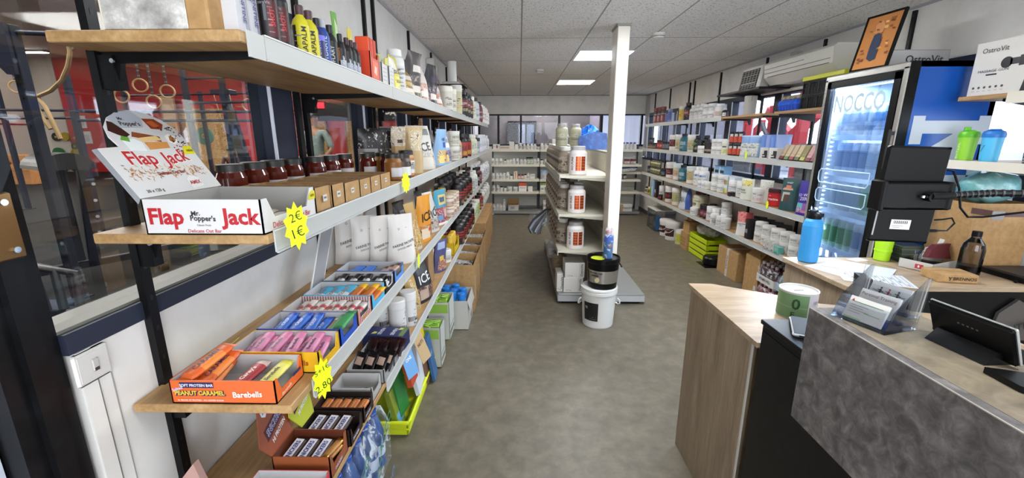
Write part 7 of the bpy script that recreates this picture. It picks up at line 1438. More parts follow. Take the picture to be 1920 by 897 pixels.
rc_(4, 6.92, .255, .075, '#d0ccc8', '#dcdad6', 'bucket', ((.2, .62, -70, 70, '#3a1418'), (.3, .5, -40, 20, '#a02c34')), 'white bucket with dark red label')
rc_(4, 6.60, .26, .075, '#d0ccc8', '#dcdad6', 'bucket', ((.2, .75, -70, 70, '#a8a884'), (.2, .6, -50, 30, '#a08a3c')), 'white bucket with ochre fruit label')
RG(4, 6.21, 'bigbag', pouch(.25, .31, .15, '#a9b0bc', ((-.85, .6, .1, .78, '#b4b9c2'), (.6, 1, 0, 1, '#2c50a0'), (-.6, .5, .8, .95, '#8a8f98')), (('AMINO', -.15, .52, .045, '#3a4458', 3), ('DANEZ', -.15, .40, .045, '#3a4458', 3)), seed=8, top=.8), 'protein_bag', 'big grey and blue amino bag', 'bag', .03, rz=.25)
rc_(4, 5.78, .31, .10, '#b9b49a', '#4a1c1c', 'wide', ((.1, .70, -70, 0, '#c4c0a8'), (.4, .5, -50, -10, '#3a3630'), (.15, .65, 10, 70, '#a89a78')), 'large cream jar with maroon lid', n=24)
rc_(4, 5.70, .10, .055, '#cfcdcb', '#dcdad8', 'tub', WP, 'small white tub before the cream jar', dx=-.06)
for Y in (5.54, 5.44): rc_(4, Y, .17, .048, '#1c1216', '#1a1216', 'tub', ((.15, .6, -50, 50, '#6a2438'), (.3, .45, -30, 30, '#a89098')), 'black and wine red tub', rows=2)
for Y in (5.33, 5.18): rc_(4, Y, .175, .055, '#cfcdcb', '#dcdad8', 'tub', WP, 'tall white tub with grey print', rows=2)
rc_(4, 4.99, .145, .058, '#cfcdcb', '#dcdad8', 'tub', WP, 'white tub at the top of the stacked three', dz=.142, dx=.02); rc_(4, 4.99, .14, .06, '#cfcdcb', '#dcdad8', 'tub', WP, 'white tub carrying another', dx=.02)
for i, Y in enumerate((5.10, 4.95, 4.82)): rc_(4, Y, .12, .052, '#cfcdcb', '#dcdad8', 'tub', ((.1, .7, -70, 70, '#cac8c6'), (.5, .6, -40, 20, '#2a2c34')) + (((.14, .44, -45, -12, '#5a1c34'), (.2, .38, -39, -18, '#cac8c6')) if i else ((.1, .45, -20, 60, '#1c2438'),)), 'white tub with %s' % ('wine red ring' if i else 'dark wave shape'), dx=-.05)
RG(4, 4.47, 'crea', pouch(.18, .25, .08, '#cfccc8', ((-1, 1, .60, 1, '#b8262c'), (.3, 1, .6, 1, '#8a1c22')), (('CREATINE', -.2, .50, .022, '#2a2a2c', 3), ('MONO', -.2, .42, .012, '#4a4a4c', 3)), seed=9, top=.9), 'pouch', 'white creatine pouch with red top', 'pouch', -.01, rz=.25)
RG(4, 4.315, 'blkc', carton(.055, .10, .205, '#141416', ((.1, .9, .3, .5, '#8a8a8c'),), (), False), 'tall_carton', 'slim black carton', 'box', -.02)
for Y in (4.44, 4.30, 4.16, 4.02): RG(4, Y, 'blkred', pouch(.15, .21, .06, '#1b1519', ((-.7, .7, .1, .4, '#5a1e26'),), (), seed=11, top=.9), 'pouch', 'rear black and dark red pouch', 'pouch', .13, rz=.3)
for i, Y in enumerate((4.20, 4.07, 3.92, 3.78, 3.64)):
    for q in range(2):
        cc = ('#4a4a50', '#4a4a50', '#2c3a8a' if q == 0 else '#4a4a50', '#2c3a8a' if q == 0 else '#3a3a3e', '#5a5a60')[i]
        rc_(4, Y, .095 if i else .10, .056, '#cfccc6', '#dad7d2', 'tub', ((.1, .72, -70, 70, '#cac7c2'), (.5, .68, -55, 10, cc), (.34, .40, -50, 0, '#6a6a6c'), (.2, .62, 20, 60, '#8f8f92')), 'white tub of a two high stack', dz=q * (.096 if i else .101), dx=.0)
for i, (Y, c) in enumerate(((3.93, '#c4c0bc'), (3.87, '#c4c0bc'), (3.80, '#b8bcb8'), (3.74, '#5aa89a'))):
    RG(4, Y, ('sb', c), carton(.035 if i < 3 else .07, .05, .085 if i < 3 else .06, c, ((.2, .8, .1, .2, '#3a3a3c'), (.2, .8, .5, .8, '#a8988a')), (), False), 'small_box', 'small upright box' if i < 3 else 'small mint green box', 'box', -.07)
one('marker_pen', MB().cyl((2.40, 3.64, RS[4] + .012), (2.62, 3.60, RS[4] + .012), .010, 'deepblack', 10).cyl((2.62, 3.60, RS[4] + .012), (2.65, 3.595, RS[4] + .012), .007, 'blackplastic', 10), 'black rod lying beside the stacked white tubs', 'rod')
for Y, z in ((4.47, 1.36), (3.98, .92)): price('p', .045, .085, (2.322, Y, z + .06), RRt, 'neon yellow star price tag on the %s right shelf rail' % ('second' if z > 1 else 'third'), (), 0, 10)
# ================================================================ FLOOR, RIGHT
t = thing('storage_tub', 'clear storage tub holding blue and white packs on the floor', 'tub', (2.36, 7.25, 0), 0)
obj('tub_body', MB().box(0, .33, 0, .006, 0, .36, 'acrylic').box(0, .33, .50, .506, 0, .36, 'acrylic').box(0, .004, 0, .506, 0, .36, 'acrylic').box(.326, .33, 0, .506, 0, .36, 'acrylic').box(-.01, .34, -.01, .516, .355, .37, 'milky', .003), t)
one('blue_pack', MB().box(2.38, 2.46, 7.28, 7.45, .004, .25, '#4a8ac8', .01).box(2.379, 2.3799, 7.31, 7.42, .06, .16, '#c8d8e4'), 'blue pack standing inside the clear storage tub', 'pack'); one('white_pack', MB().box(2.38, 2.47, 7.48, 7.66, .004, .2, '#c8c8c4', .01).box(2.379, 2.3799, 7.50, 7.64, .05, .08, '#7a7a78'), 'white pack standing inside the clear storage tub', 'pack')
for i, (X, Y, h, r) in enumerate(((2.47, 6.98, .27, .12), (2.46, 6.68, .29, .12))):
    def mk(h=h, r=r): 
        p = cylp(h, r, '#d0ccc8', '#dad7d3', 'bucket', ((.22, .66, -80, 80, '#3a1216'), (.34, .54, -50, 20, '#8a2a30')), (('100% WHEY', .44, -15, .032, '#d8d0cc', 0),), 26)(); q = MB().tube([(-r * .98, 0, h * .7), (-r * .8, -r * .7, h * .45), (0, -r * 1.05, h * .36), (r * .8, -r * .7, h * .45), (r * .98, 0, h * .7)], .005, '#d4d2ce', 6); return p + [('handle', q)]
    put(('wb', i), mk, 'white_bucket', (X, Y, 0), RRt, ('farther', 'nearer')[i] + ' white bucket with dark red label on the floor', 'bucket')
put('ylb', cylp(.22, .07, '#c0bc8a', '#d8d6cc', 'tub', ((.2, .7, -80, 80, '#b4b03c'), (.3, .5, -40, 20, '#d8d4c4')), n=20), 'protein_tub', (2.47, 6.38, 0), RRt, 'white lidded yellow tub on the floor between bucket and carton', 'tub')
put('bx1', carton(.24, .25, .25, 'card', ((.05, .95, .1, .9, 'card'),) + tuple((.12 + .2 * (q % 4), .22 + .2 * (q % 4), .2 + .2 * (q // 4), .28 + .2 * (q // 4), '#6a4c28') for q in range(12)), (), True), 'cardboard_box', (2.54, 6.10, 0), RRt, 'printed brown carton on the floor left of the yellow crates', 'box')
put('bx2', carton(.22, .22, .15, 'card', (), (), True), 'cardboard_box', (2.56, 6.14, .252), RRt, 'plain brown carton stacked on the printed one', 'box'); put('bx3', carton(.16, .18, .13, 'card', (), (), True), 'cardboard_box', (2.585, 6.16, .404), RRt, 'smallest carton at the top of the brown carton stack', 'box')
for i in range(4):
    t = thing('yellow_crate', ('bottom', 'second lowest', 'third', 'topmost') [i] + ' of the four stacked neon yellow crates under the right shelves', 'crate', (2.565, 5.66, i * .075), 0, group='stacked neon yellow crates')
    m = MB(); X, Y = .13, .28; m.box(-X, X, -Y, -Y + .01, 0, .066, '#b9cc10', .003).box(-X, X, Y - .01, Y, 0, .066, '#b9cc10', .003).box(-X, -X + .01, -Y, Y, 0, .066, '#b9cc10', .003).box(X - .01, X, -Y, Y, 0, .066, '#b9cc10', .003).box(-X + .01, X - .01, -Y + .01, Y - .01, .002, .008, '#a8b80e').box(-X - .003, -X + .002, -Y + .0, Y, .052, .064, '#c9dc14').box(-X - .002, -X, -Y + .03, Y - .03, .0, .008, '#17180c').box(-X + .02, X - .02, -Y - .003, -Y + .002, .052, .064, '#c9dc14').box(-X + .03, X - .03, -Y - .002, -Y, .0, .012, '#17180c'); obj('crate_body', m, t)
one('grey_plastic_bag', blob(MB(), 2.57, 5.68, .385, .13, .25, .10, 'plasticwrap', 3, 22, 14, .08, .9), 'grey plastic bag heaped on the yellow crates', 'bag')
t = thing('round_case', 'flat round black case on a black mat on the floor', 'case', (2.50, 5.27, 0)); obj('mat', MB().box(-.17, .13, -.14, .14, 0, .008, 'blackplastic', .002), t)
obj('drum', MB().lathe([(.12, .009), (.135, .03), (.135, .10), (.12, .115), (.04, .118)], 'blackplastic', 32), t); obj('drum_lid', MB().box(-.04, .04, -.012, .012, .118, .126, '#1a1b1d', .003), t)
t = thing('cardboard_box', 'brown carton sealed with white FRAGILE tape on the floor', 'box', (2.44, 4.86, 0), radians(0))
obj('carton_body', MB().box(0, .25, -.27, .20, 0, .33, 'card', .004), t)
obj('tape', MB().box(-.0012, -.0002, -.06, -.01, 0, .33, '#c9c4bc').box(0, .25, -.06, -.01, .3301, .3312, '#c9c4bc').text('FRAGILE', .040, '#8a3a3a', plane((-.0024, -.035, .17), (0, 0, -1), (0, -1, 0)), .02, sx=1.1), t)
t = thing('open_carton', 'brown carton with open flaps on the floor beside wrapped bottles', 'carton', (2.42, 4.12, 0), 0)
m = MB(); m.box(0, .004, 0, .28, 0, .40, 'card').box(.24, .244, 0, .28, 0, .40, 'card').box(0, .244, 0, .004, 0, .40, 'card').box(0, .244, .276, .28, 0, .40, 'card').box(0, .244, 0, .28, 0, .004, 'card').box(-.001, 0, .03, .07, .03, .11, '#c9c4bc').box(-.0015, -.001, .035, .065, .04, .06, '#3a3634'); obj('carton_body', m, t)
f = MB(); f.prism([(0, 0), (.27, 0), (.25, .11), (.02, .11)], (.004, .006, .398), (0, 1, 0), (.55, 0, .5), .003, 'card').prism([(0, 0), (.23, 0), (.21, .10), (.02, .10)], (.006, .004, .398), (1, 0, 0), (0, .7, .35), .003, 'card'); obj('flap', f, t)
def drinkpack(x0, y0, z0, cb, cc, lab, hh=.19, tray_c='#c9c7c4', st=None, rows=3, cols_=4):
    t = thing('drink_pack', lab, 'drink pack', (0, 0, 0))
    for i in range(cols_):
        for j in range(rows):
            X, Y = x0 + .035 + j * .07, y0 + .035 + i * .07
            obj('bottle', MB().lathe([(.028, 0), (.032, .01), (.032, hh * .62), (.026, hh * .74), (.014, hh * .86), (.014, hh * .9)], cb, 12, X, Y, z0 + .004).lathe([(.018, hh * .88), (.018, hh), (.015, hh + .004)], cc, 10, X, Y, z0 + .004), t)
    m = MB(); X1, Y1 = x0 + rows * .07 + .004, y0 + cols_ * .07 + .004; x0 -= .003; y0 -= .003
    for a, b, c, d_ in ((x0, X1, y0 - .003, y0), (x0, X1, Y1, Y1 + .003), (x0 - .003, x0, y0, Y1), (X1, X1 + .003, y0, Y1)): m.box(a, b, c, d_, z0, z0 + .075, tray_c)
    m.box(x0, X1, y0, Y1, z0, z0 + .003, tray_c)
    if st: m.text(st, .036, '#3a3836', plane((x0 - .0045, (y0 + Y1) / 2, z0 + .04), (0, -1, 0), (0, 0, 1)), .03, sx=.8)
    obj('tray_body', m, t)
    obj('shrink_film', MB().box(x0 - .002, X1 + .002, y0 - .002, Y1 + .002, z0 + .076, z0 + hh * .8, 'filmclear', .01), t)
drinkpack(2.40, 3.83, 0, '#8a4a52', '#c9c4c4', 'lower pack of pink-red drink bottles on the floor', .19, '#a8bcc8', None)
drinkpack(2.40, 3.83, .20, '#4a161e', '#a89aa0', 'upper pack of dark red vitamin drink bottles in a white tray', .20, '#cfccc8', 'VITAMIN WELL')
drinkpack(2.42, 3.53, 0, '#8aa4b8', '#c4ccd4', 'pack of pale blue bottles on the floor beneath the worktop end', .19, '#8ab0c8', None); drinkpack(2.42, 3.53, .20, '#7a8a94', '#b08a70', 'film wrapped pack of clear bottles stacked by the worktop end', .18, '#9fb8c8', None)
# ================================================================ GYM BEYOND THE LEFT WINDOW
m = MB().box(-22.2, -1.03, -3, 20.2, -.1, 0, 'rubber'); struct('floor_gym', m); bpy.data.objects['floor_gym'].name = 'floor_beyond'
struct('ceiling_gym', MB().box(-22.2, -1.04, -3, 20.2, 5.05, 5.15, '#b9b4b0')); bpy.data.objects['ceiling_gym'].name = 'ceiling_beyond'
struct('wall_gym', MB().box(-22.2, -22, -3, 20, 0, 5.05, '#d8cfc6').box(-22, -21.99, -3, 20, 2.10, 2.17, '#8a2430')); bpy.data.objects['wall_gym'].name = 'wall_gym_side'
struct('wall_gym_end', MB().box(-22, -1.04, 20, 20.2, 0, 5.05, '#b81c20').box(-22, -20.95, 19.97, 20, 0, 5.05, '#d8cfc6').box(-1.04, -1.03, 9.65, 20.2, 0, 5.05, '#8a8a8c').box(-22, -1.04, -3.2, -3, 0, 5.05, '#8f8c8a').box(-1.05, -1.03, -3, YF, ZC + .1, 5.05, '#a9a6a4'))
for i, (x, y) in enumerate(((-20.3, 18.4), (-13.5, 16), (-7, 15), (-17, 11))):
    t = thing('gym_lamp', 'long bright lamp on the gym ceiling', 'light', (x, y, 5.04), 0, '', 'gym ceiling lamps'); obj('housing', MB().box(-.9, .9, -.14, .14, -.06, 0, '#d8d8d8', .01), t); obj('tube', MB().box(-.86, .86, -.12, .12, -.075, -.061, 'gymlamp'), t)
for i, (x0, x1, z1) in enumerate(((-15.6, -14.35, 2.85), (-14.3, -13.1, 2.85), (-11.6, -10.4, 2.85), (-7.95, -6.45, 2.85), (-4.9, -3.8, 2.85), (-9.4, -8.8, 2.6))):
    one('osb_panel', MB().box(x0, x1, 19.86, 19.93, .05, z1, 'osb').box(x0, x0 + .04, 19.84, 19.86, .05, z1, '#8a6a40').box(x1 - .04, x1, 19.84, 19.86, .05, z1, '#8a6a40'), 'pale chipboard sheet standing against the red gym wall', 'board', None, None, '', 'chipboard sheets on the red gym wall', end='from the left')
one('timber_post', MB().box(-15.9, -15.3, 19.4, 19.5, 0, 3.4, '#c9a887').box(-15.9, -15.86, 19.38, 19.4, 0, 3.4, '#a8865f'), 'pale wooden post before the chipboard sheets', 'post')
def plate(x, y, z, r, c, lab, ax='y', name='weight_plate'):
    t = thing(name, lab, 'weight plate', (x, y, z)); m = MB(); d = Vector((0, 1, 0)) if ax == 'y' else Vector((1, 0, 0))
    m.cyl(-d * .03, d * .03, r, c, 28); obj('disc', m, t); k = MB(); k.cyl(-d * .036, d * .036, r * .28, '#b9a04a' if c != '#b9a04a' else '#3a3630', 16).cyl(-d * .05, d * .05, r * .1, 'chrome', 10); obj('hub', k, t)
for x, z, r, c, lb in ((-21.44, 1.6, .19, '#1a1a1c', 'small black'), (-21.0, 1.62, .19, '#b09a2c', 'small yellow'), (-20.58, 1.55, .19, '#a83030', 'small red'), (-20.65, 1.18, .15, '#3a463c', 'small dark green'), (-21.5, .82, .30, '#1f6a3c', 'large green'), (-20.66, .76, .30, '#a8922c', 'large yellow'), (-21.46, .25, .24, '#3a2022', 'large maroon'), (-20.9, .22, .21, '#20283c', 'large navy')): plate(x, 19.85, z, r, c, lb + ' weight plate on the white gym wall')
for i, (x, c) in enumerate(((-18.7, 0), (-17.4, 1))):
    one('jump_box', MB().box(x - .62, x + .62, 14.4, 15.1, 0, 1.0, 'crate_ply', .01).box(x - .63, x + .63, 14.39, 14.40, .46, .475, '#6a4424').cyl((x, 14.39, .75), (x, 14.37, .75), .06, '#5a3a20', 12), ('left', 'right')[i] + ' big wooden jump box by the white gym wall', 'box')
one('wall_notice', MB().box(-20.5, -20.0, 19.95, 19.99, 2.0, 2.55, '#d8d8d8').box(-20.42, -20.08, 19.94, 19.95, 2.1, 2.4, '#b8b8ba'), 'upper white notice on the red gym wall', 'notice'); one('wall_notice', MB().box(-20.4, -19.9, 19.95, 19.99, 1.3, 1.85, '#d8d8d8').box(-20.32, -19.98, 19.94, 19.95, 1.4, 1.7, '#b8b8ba'), 'lower white notice on the red gym wall', 'notice')
# black steel rig: posts and bars
def post(x, y, h, lab, w=.04):
    t = thing('rig_post', lab, 'post', (x, y, 0)); obj('post', MB().box(-w, w, -w, w, 0, h, 'slate', .004), t); m = MB()
    for q in range(int(h / .25)): m.cyl((0, -w - .001, .2 + q * .25), (0, -w - .004, .2 + q * .25), .014, '#08080a', 8)
    m.box(-w * 2, w * 2, -w * 2, w * 2, 0, .012, 'slate'); obj('foot_plate', m, t)
for i, (x, y, h) in enumerate(((-4.49, 4, 2.56), (-7.17, 7, 2.56), (-6.05, 8, 2.8), (-5.36, 8, 2.8), (-5.0, 10.2, 2.8), (-9.9, 11, 2.8), (-8.7, 12, 2.8), (-3.9, 7.2, 2.7), (-11.2, 9.4, 2.7))): post(x, y, h, 'dark steel rig post in the gym')
for lst in ALL[-9:]: lst[0]['group'] = 'dark steel rig posts in the gym'
bars = [((-4.49, 4, 2.50), (-3.2, 4.3, 2.50)), ((-5.9, 4.2, 2.56), (-4.49, 4, 2.50)), ((-7.17, 7, 2.0), (-4.2, 7.2, 2.0)), ((-7.17, 7, 1.86), (-3.9, 7.2, 1.86)), ((-10, 7.2, 2.05), (-6.05, 8, 2.05)), ((-10, 7.2, 1.9), (-7.17, 7, 1.9)), ((-6.05, 8, 2.2), (-3.9, 7.6, 2.2)), ((-6.05, 8, 2.62), (-3.9, 7.6, 2.62)), ((-9.9, 11, 2.6), (-5.0, 10.2, 2.6)), ((-9.9, 11, 2.2), (-5.0, 10.2, 2.2))]
for a, b in bars: one('pull_up_bar', MB().cyl(a, b, .022, 'slate', 10).cyl(Vector(a) + Vector((0, 0, -.05)), Vector(a) + Vector((0, 0, .05)), .04, 'slate', 8), 'dark steel rig crossbar in the gym', 'bar', None, None, '', 'rig crossbars', end='from the left')
one('gusset_plate', MB().prism([(0, 0), (.26, 0), (.26, -.42), (.18, -.42), (-.2, .02)], (-4.72, 3.95, 2.56), (1, 0, 0), (0, 0, 1), .03, 'slate'), 'triangular steel gusset on the nearest gym post', 'bracket')
def ring(x, y, z, zt, lab, r=.115):
    t = thing('gym_ring', lab, 'gym ring', (x, y, z)); obj('wooden_ring', MB().tube([(r * cos(a * pi / 12), r * .25 * cos(a * pi / 12), r * sin(a * pi / 12)) for a in range(24)], .017, '#c4a070', 10, True), t)
    s = MB(); s.box(-.018, .018, -.003, .003, r - .01, zt - z, '#1c1c20')
    for q in range(int((zt - z - r) / .05)): s.box(-.022, .022, -.006, .006, r + q * .05, r + .022 + q * .05, '#77777c' if q % 2 else '#1c1c20')
    obj('strap', s, t)
for x, z in ((-7.72, 2.62), (-7.18, 2.50), (-7.50, 2.30), (-8.15, 2.41), (-5.53, 2.23), (-5.20, 2.23)): ring(x, 9, z, z + 1.2, 'wooden gym ring on a black and white strap', .125)
for k in ALL[-6:]: k[0]['group'] = 'wooden gym rings'
ring(-10.3, 9, 2.6, 3.4, 'wooden gym ring hanging at the far left edge')
ring(-3.45, 6.9, 1.2, 2.0, 'low wooden ring hanging in front of the standing man')
t = thing('climbing_rope', 'tan climbing rope looped over the rig with a red hook', 'rope', (0, 0, 0))
obj('rope', MB().tube([(-4.504, 4.5, 2.50), (-4.51, 4.5, 2.42), (-4.56, 4.5, 2.30), (-4.66, 4.5, 2.16), (-4.80, 4.5, 2.06), (-4.94, 4.5, 2.01), (-5.0, 4.5, 1.95), (-4.96, 4.5, 1.8), (-4.90, 4.5, 1.68)], .020, 'rope', 8).tube([(-4.96, 4.5, 2.0), (-4.90, 4.5, 1.9), (-4.86, 4.5, 1.75), (-4.82, 4.5, 1.58)], .020, 'rope', 8), t)
obj('hook', MB().cyl((-4.50, 4.5, 2.50), (-4.50, 4.5, 2.60), .035, '#a82c24', 10, .06).tube([(-4.50 + .03 * cos(a * pi / 6), 4.5, 2.47 + .03 * sin(a * pi / 6)) for a in range(12)], .006, 'chrome', 6, True), t)
# tall ski machine with flywheel box
t = thing('ski_machine', 'tall black ski training machine in the gym', 'exercise machine', (0, 0, 0))
m = MB(); m.prism([(0, 0), (.18, 0), (-.20, 1.95), (-.33, 1.95)], (-5.72, 9, .55), (1, 0, 0), (0, 0, 1), .14, 'slate'); obj('column', m, t)
obj('flywheel_housing', MB().box(-6.1, -5.35, 8.9, 9.3, .05, .70, 'blackplastic', .03).box(-6.05, -5.45, 8.86, 8.9, .1, .64, '#1a1a1c', .01), t); obj('pulley_head', MB().box(-6.28, -5.88, 8.95, 9.2, 2.44, 2.54, 'slate', .01), t)
obj('lettering', MB().text('concept 2', .17, '#c9c9cc', plane((-5.735, 8.98, 1.22), (.19, 0, -.98), (.98, 0, .19)), .02), t); obj('monitor', MB().box(-5.92, -5.70, 8.80, 8.83, 1.62, 1.76, '#1a1c20', .01).box(-5.90, -5.72, 8.795, 8.80, 1.64, 1.74, '#3a5a8a'), t)
obj('cord', MB().cyl((-6.22, 8.98, 2.45), (-6.05, 8.9, 1.70), .008, '#c9b9a0', 6).cyl((-5.90, 8.98, 2.45), (-5.80, 8.9, 1.70), .008, '#c9b9a0', 6), t)
one('yellow_cone', MB().lathe([(.07, 0), (.02, .28), (.015, .30)], '#c4d41c', 12, -5.45, 8.2, 0), 'small lime cone beside the ski machine', 'cone')
plate(-6.4, 11, 1.80, .25, '#1f9a48', 'bright green plate hanging on the rig', 'y'); plate(-8.9, 12.2, 1.62, .24, '#3a7a6a', 'dull green plate on the chipboard side', 'y')
# benches close behind the glass
def bench(x, y, rz, lab, s=1):
    t = thing('gym_bench', lab, 'gym bench', (x, y, 0), rz); t.scale = (s, s, s)
    p = MB(); n = 14; prof = [(-.19 * cos(pi * i / n), .10 + .15 * sin(pi * i / n)) for i in range(n + 1)]
    p.prism([(a, b + 1.0) for a, b in prof], (0, -.38, 0), (1, 0, 0), (0, 0, 1), -.36, '#2a2a2c'); p.prism([(a * .9, b * .96 + 1.0) for a, b in prof], (0, .08, 0), (1, 0, 0), (0, 0, 1), -.30, '#232325'); obj('pad', p, t)
    f = MB(); f.box(-.035, .035, -.06, .0, .18, 1.10, 'slate', .004).prism([(-.04, 0), (.04, 0), (.10, .9), (.02, .9)], (.08, -.1, .18), (1, 0, 0), (0, 0, 1), .06, 'slate').box(-.45, .55, -.05, .01, .10, .17, 'slate', .004).box(-.48, -.42, -.42, .40, .03, .10, 'slate', .004).box(.50, .56, -.42, .40, .03, .10, 'slate', .004)
    for q in range(5): f.cyl((.14 + .012 * q, -.165, .3 + q * .16), (.14 + .012 * q, -.172, .3 + q * .16), .016, 'chrome', 8)
    obj('frame', f, t)
    for sx_ in (-.45, .53):
        for yy in (-.42, .40): obj('foot', MB().cyl((sx_ - .035, yy, .04), (sx_ + .035, yy, .04), .04, 'blackplastic', 14).cyl((sx_ - .037, yy, .04), (sx_ + .037, yy, .04), .018, 'chrome', 10), t)
bench(-5.1, 4.65, radians(60), 'black padded glute bench nearest the window, left', 1.15); bench(-4.7, 5.75, radians(58), 'black padded bench behind the nearest one', 1.0); bench(-4.7, 7.3, radians(35), 'black frame bench with white wheels farther back', .9)
t = thing('gym_machine', 'low dark machine with curved grey arms on the gym floor', 'exercise machine', (-1.12, .06, 0))
m = MB()
for q in range(4): m.tube([(-3.9 + q * .13, 3.0 + q * .06, .50 - q * .03), (-3.5 + q * .12, 3.25 + q * .06, .62 - q * .04), (-3.25 + q * .12, 3.35 + q * .06, .52 - q * .04), (-3.15 + q * .1, 3.32 + q * .05, .10)], .035, '#303034', 10)
obj('arms', m, t); obj('base', MB().box(-4.1, -3.0, 2.9, 3.0, .02, .1, 'slate', .01).box(-3.9, -2.9, 3.4, 3.5, .02, .1, 'slate', .01).box(-3.5, -3.1, 2.7, 3.7, .02, .08, 'slate', .01), t)
obj('roller', MB().cyl((-3.15, 2.15, .30), (-2.9, 2.5, .42), .11, '#5a5c60', 20).cyl((-2.9, 2.5, .42), (-2.85, 2.57, .44), .13, '#1c1c1e', 20), t)
for i, (x, y, c, r) in enumerate(((-4.6, 15, '#3a3a40', .3), (-4.2, 15.5, '#52525a', .3), (-3.7, 14.5, '#2c2c34', .3), (-5.2, 16, '#6a5a50', .3))):
    t = thing('dumbbell_rack', 'dark equipment rack in the depth of the gym', 'rack', (x, y, 0), group='dark gym racks'); m = MB()
    for z in (.4, .9, 1.4): m.box(-.5, .5, -.2, .2, z, z + .05, c)
    m.box(-.5, -.44, -.2, .2, 0, 1.9, 'slate').box(.44, .5, -.2, .2, 0, 1.9, 'slate'); obj('frame', m, t)
    k = MB()
    for z in (.46, .96, 1.46):
        for q in range(4): k.cyl((-.36 + q * .24, -.16, z + .06), (-.36 + q * .24, .16, z + .06), .07, ('#17171a', '#4a4c54', '#8a8a30', '#2c4a8a')[(q + i) % 4], 10)
    obj('dumbbells', k, t)
t = thing('rack_banner', 'black banner with white RACK lettering in the gym', 'banner', (-2.75, 7.9, 1.98)); obj('cloth', MB().box(-.9, .9, 0, .02, -.10, .22, '#111113'), t); obj('lettering', MB().text('RACK', .15, '#d0d0d2', plane((.42, -.003, .06), (-1, 0, .15), (0, 0, 1)), .03), t)
one('exit_light', MB().box(-3.72, -3.50, 7.88, 7.92, 2.10, 2.20, 'redled', .004).box(-3.74, -3.48, 7.92, 7.96, 2.08, 2.22, '#2a2a2c'), 'small red lit sign in the gym', 'sign')
# ---- people
def person(loc, rz, pose, shirt, shorts, hair, lab, skin='#a8785c', shoe='#c8c8c4'):
    t = thing('person', lab, 'person', loc, rz); J = pose
    def sk(name, vs, es, rad, c, root=0):
        me = bpy.data.meshes.new(name); me.from_pydata(vs, es, []); o = obj(name, me, t)
        md = o.modifiers.new('skin', 'SKIN'); md.use_smooth_shade = True
        for i, r in enumerate(rad): me.skin_vertices[0].data[i].radius = (r, r) if not isinstance(r, tuple) else r
        me.skin_vertices[0].data[root].use_root = True
        s = o.modifiers.new('smooth', 'SUBSURF'); s.levels = 1; s.render_levels = 2; me.materials.append(P(c, .6)); return o
    names = ['hip', 'waist', 'chest', 'neck', 'chin', 'head', 'crown', 'shL', 'elL', 'wrL', 'paL', 'shR', 'elR', 'wrR', 'paR', 'thL', 'knL', 'anL', 'toL', 'thR', 'knR', 'anR', 'toR']
    R_ = dict(hip=(.14, .10), waist=(.13, .09), chest=(.15, .10), neck=.05, chin=(.062, .066), head=(.078, .092), crown=.055, shL=.052, elL=.038, wrL=.026, paL=(.036, .018), shR=.052, elR=.038, wrR=.026, paR=(.036, .018), thL=.085, knL=.055, anL=.036, toL=.034, thR=.085, knR=.055, anR=.036, toR=.034)
    E_ = [(0, 1), (1, 2), (2, 3), (3, 4), (4, 5), (5, 6), (2, 7), (7, 8), (8, 9), (9, 10), (2, 11), (11, 12), (12, 13), (13, 14), (0, 15), (15, 16), (16, 17), (17, 18), (0, 19), (19, 20), (20, 21), (21, 22)]
    vs = [J[n] for n in names]; rad = [R_[n] for n in names]; es = list(E_)
    for pn, wn in ((10, 9), (14, 13)):
        d = (Vector(vs[pn]) - Vector(vs[wn])).normalized(); side = d.orthogonal().normalized(); up = d.cross(side)
        for q, (off, ln) in enumerate(((-.024, .055), (-.008, .068), (.008, .064), (.022, .05))):
            k = len(vs); a = Vector(vs[pn]) + side * off + d * .035; vs += [tuple(a), tuple(a + d * ln * .5 + up * .008), tuple(a + d * ln * .9 + up * .022)]; rad += [.0095, .0085, .0075]; es += [(pn, k), (k, k + 1), (k + 1, k + 2)]
        k = len(vs); a = Vector(vs[pn]) + side * .036; vs += [tuple(a), tuple(a + d * .03 + side * .016)]; rad += [.011, .009]; es += [(pn, k), (k, k + 1)]
    sk('body', vs, es, rad, skin)
    g = lambda ks, rr, c, nm, ee: sk(nm, [J[k] for k in ks], ee, rr, c)
    g(['hip', 'waist', 'chest', 'shL', 'shR', 'elL', 'elR'], [(.15, .11), (.145, .105), (.165, .115), .066, .066, .05, .05], shirt, 'shirt', [(0, 1), (1, 2), (2, 3), (2, 4), (3, 5), (4, 6)])
    g(['hip', 'thL', 'knL', 'thR', 'knR'], [(.158, .118), .10, .074, .10, .074], shorts, 'shorts', [(0, 1), (1, 2), (0, 3), (3, 4)])
    for s in 'LR': g(['an' + s, 'to' + s], [.045, .042], shoe, 'shoe', [(0, 1)])
    hd = Vector(J['head']); cr = Vector(J['crown']); m = MB(); blob(m, hd.x, hd.y + .018, hd.z + .035, .088, .098, .085, hair, 3, 16, 10, .03, .3); obj('hair', m, t)
    m = MB(); f = hd + Vector((0, -.088, 0))
    for s in (-1, 1): m.cyl((f.x + s * .03, f.y - .004, f.z + .004), (f.x + s * .03, f.y + .01, f.z + .004), .009, '#2a1c18', 8); blob(m, hd.x + s * .083, hd.y, hd.z - .01, .010, .018, .028, skin, 2, 8, 6, .02)
    blob(m, f.x, f.y - .008, f.z - .02, .012, .018, .022, skin, 2, 8, 6, .02); m.box(f.x - .022, f.x + .022, f.y - .004, f.y + .006, f.z - .052, f.z - .046, '#7a4038', .002); obj('face', m, t)
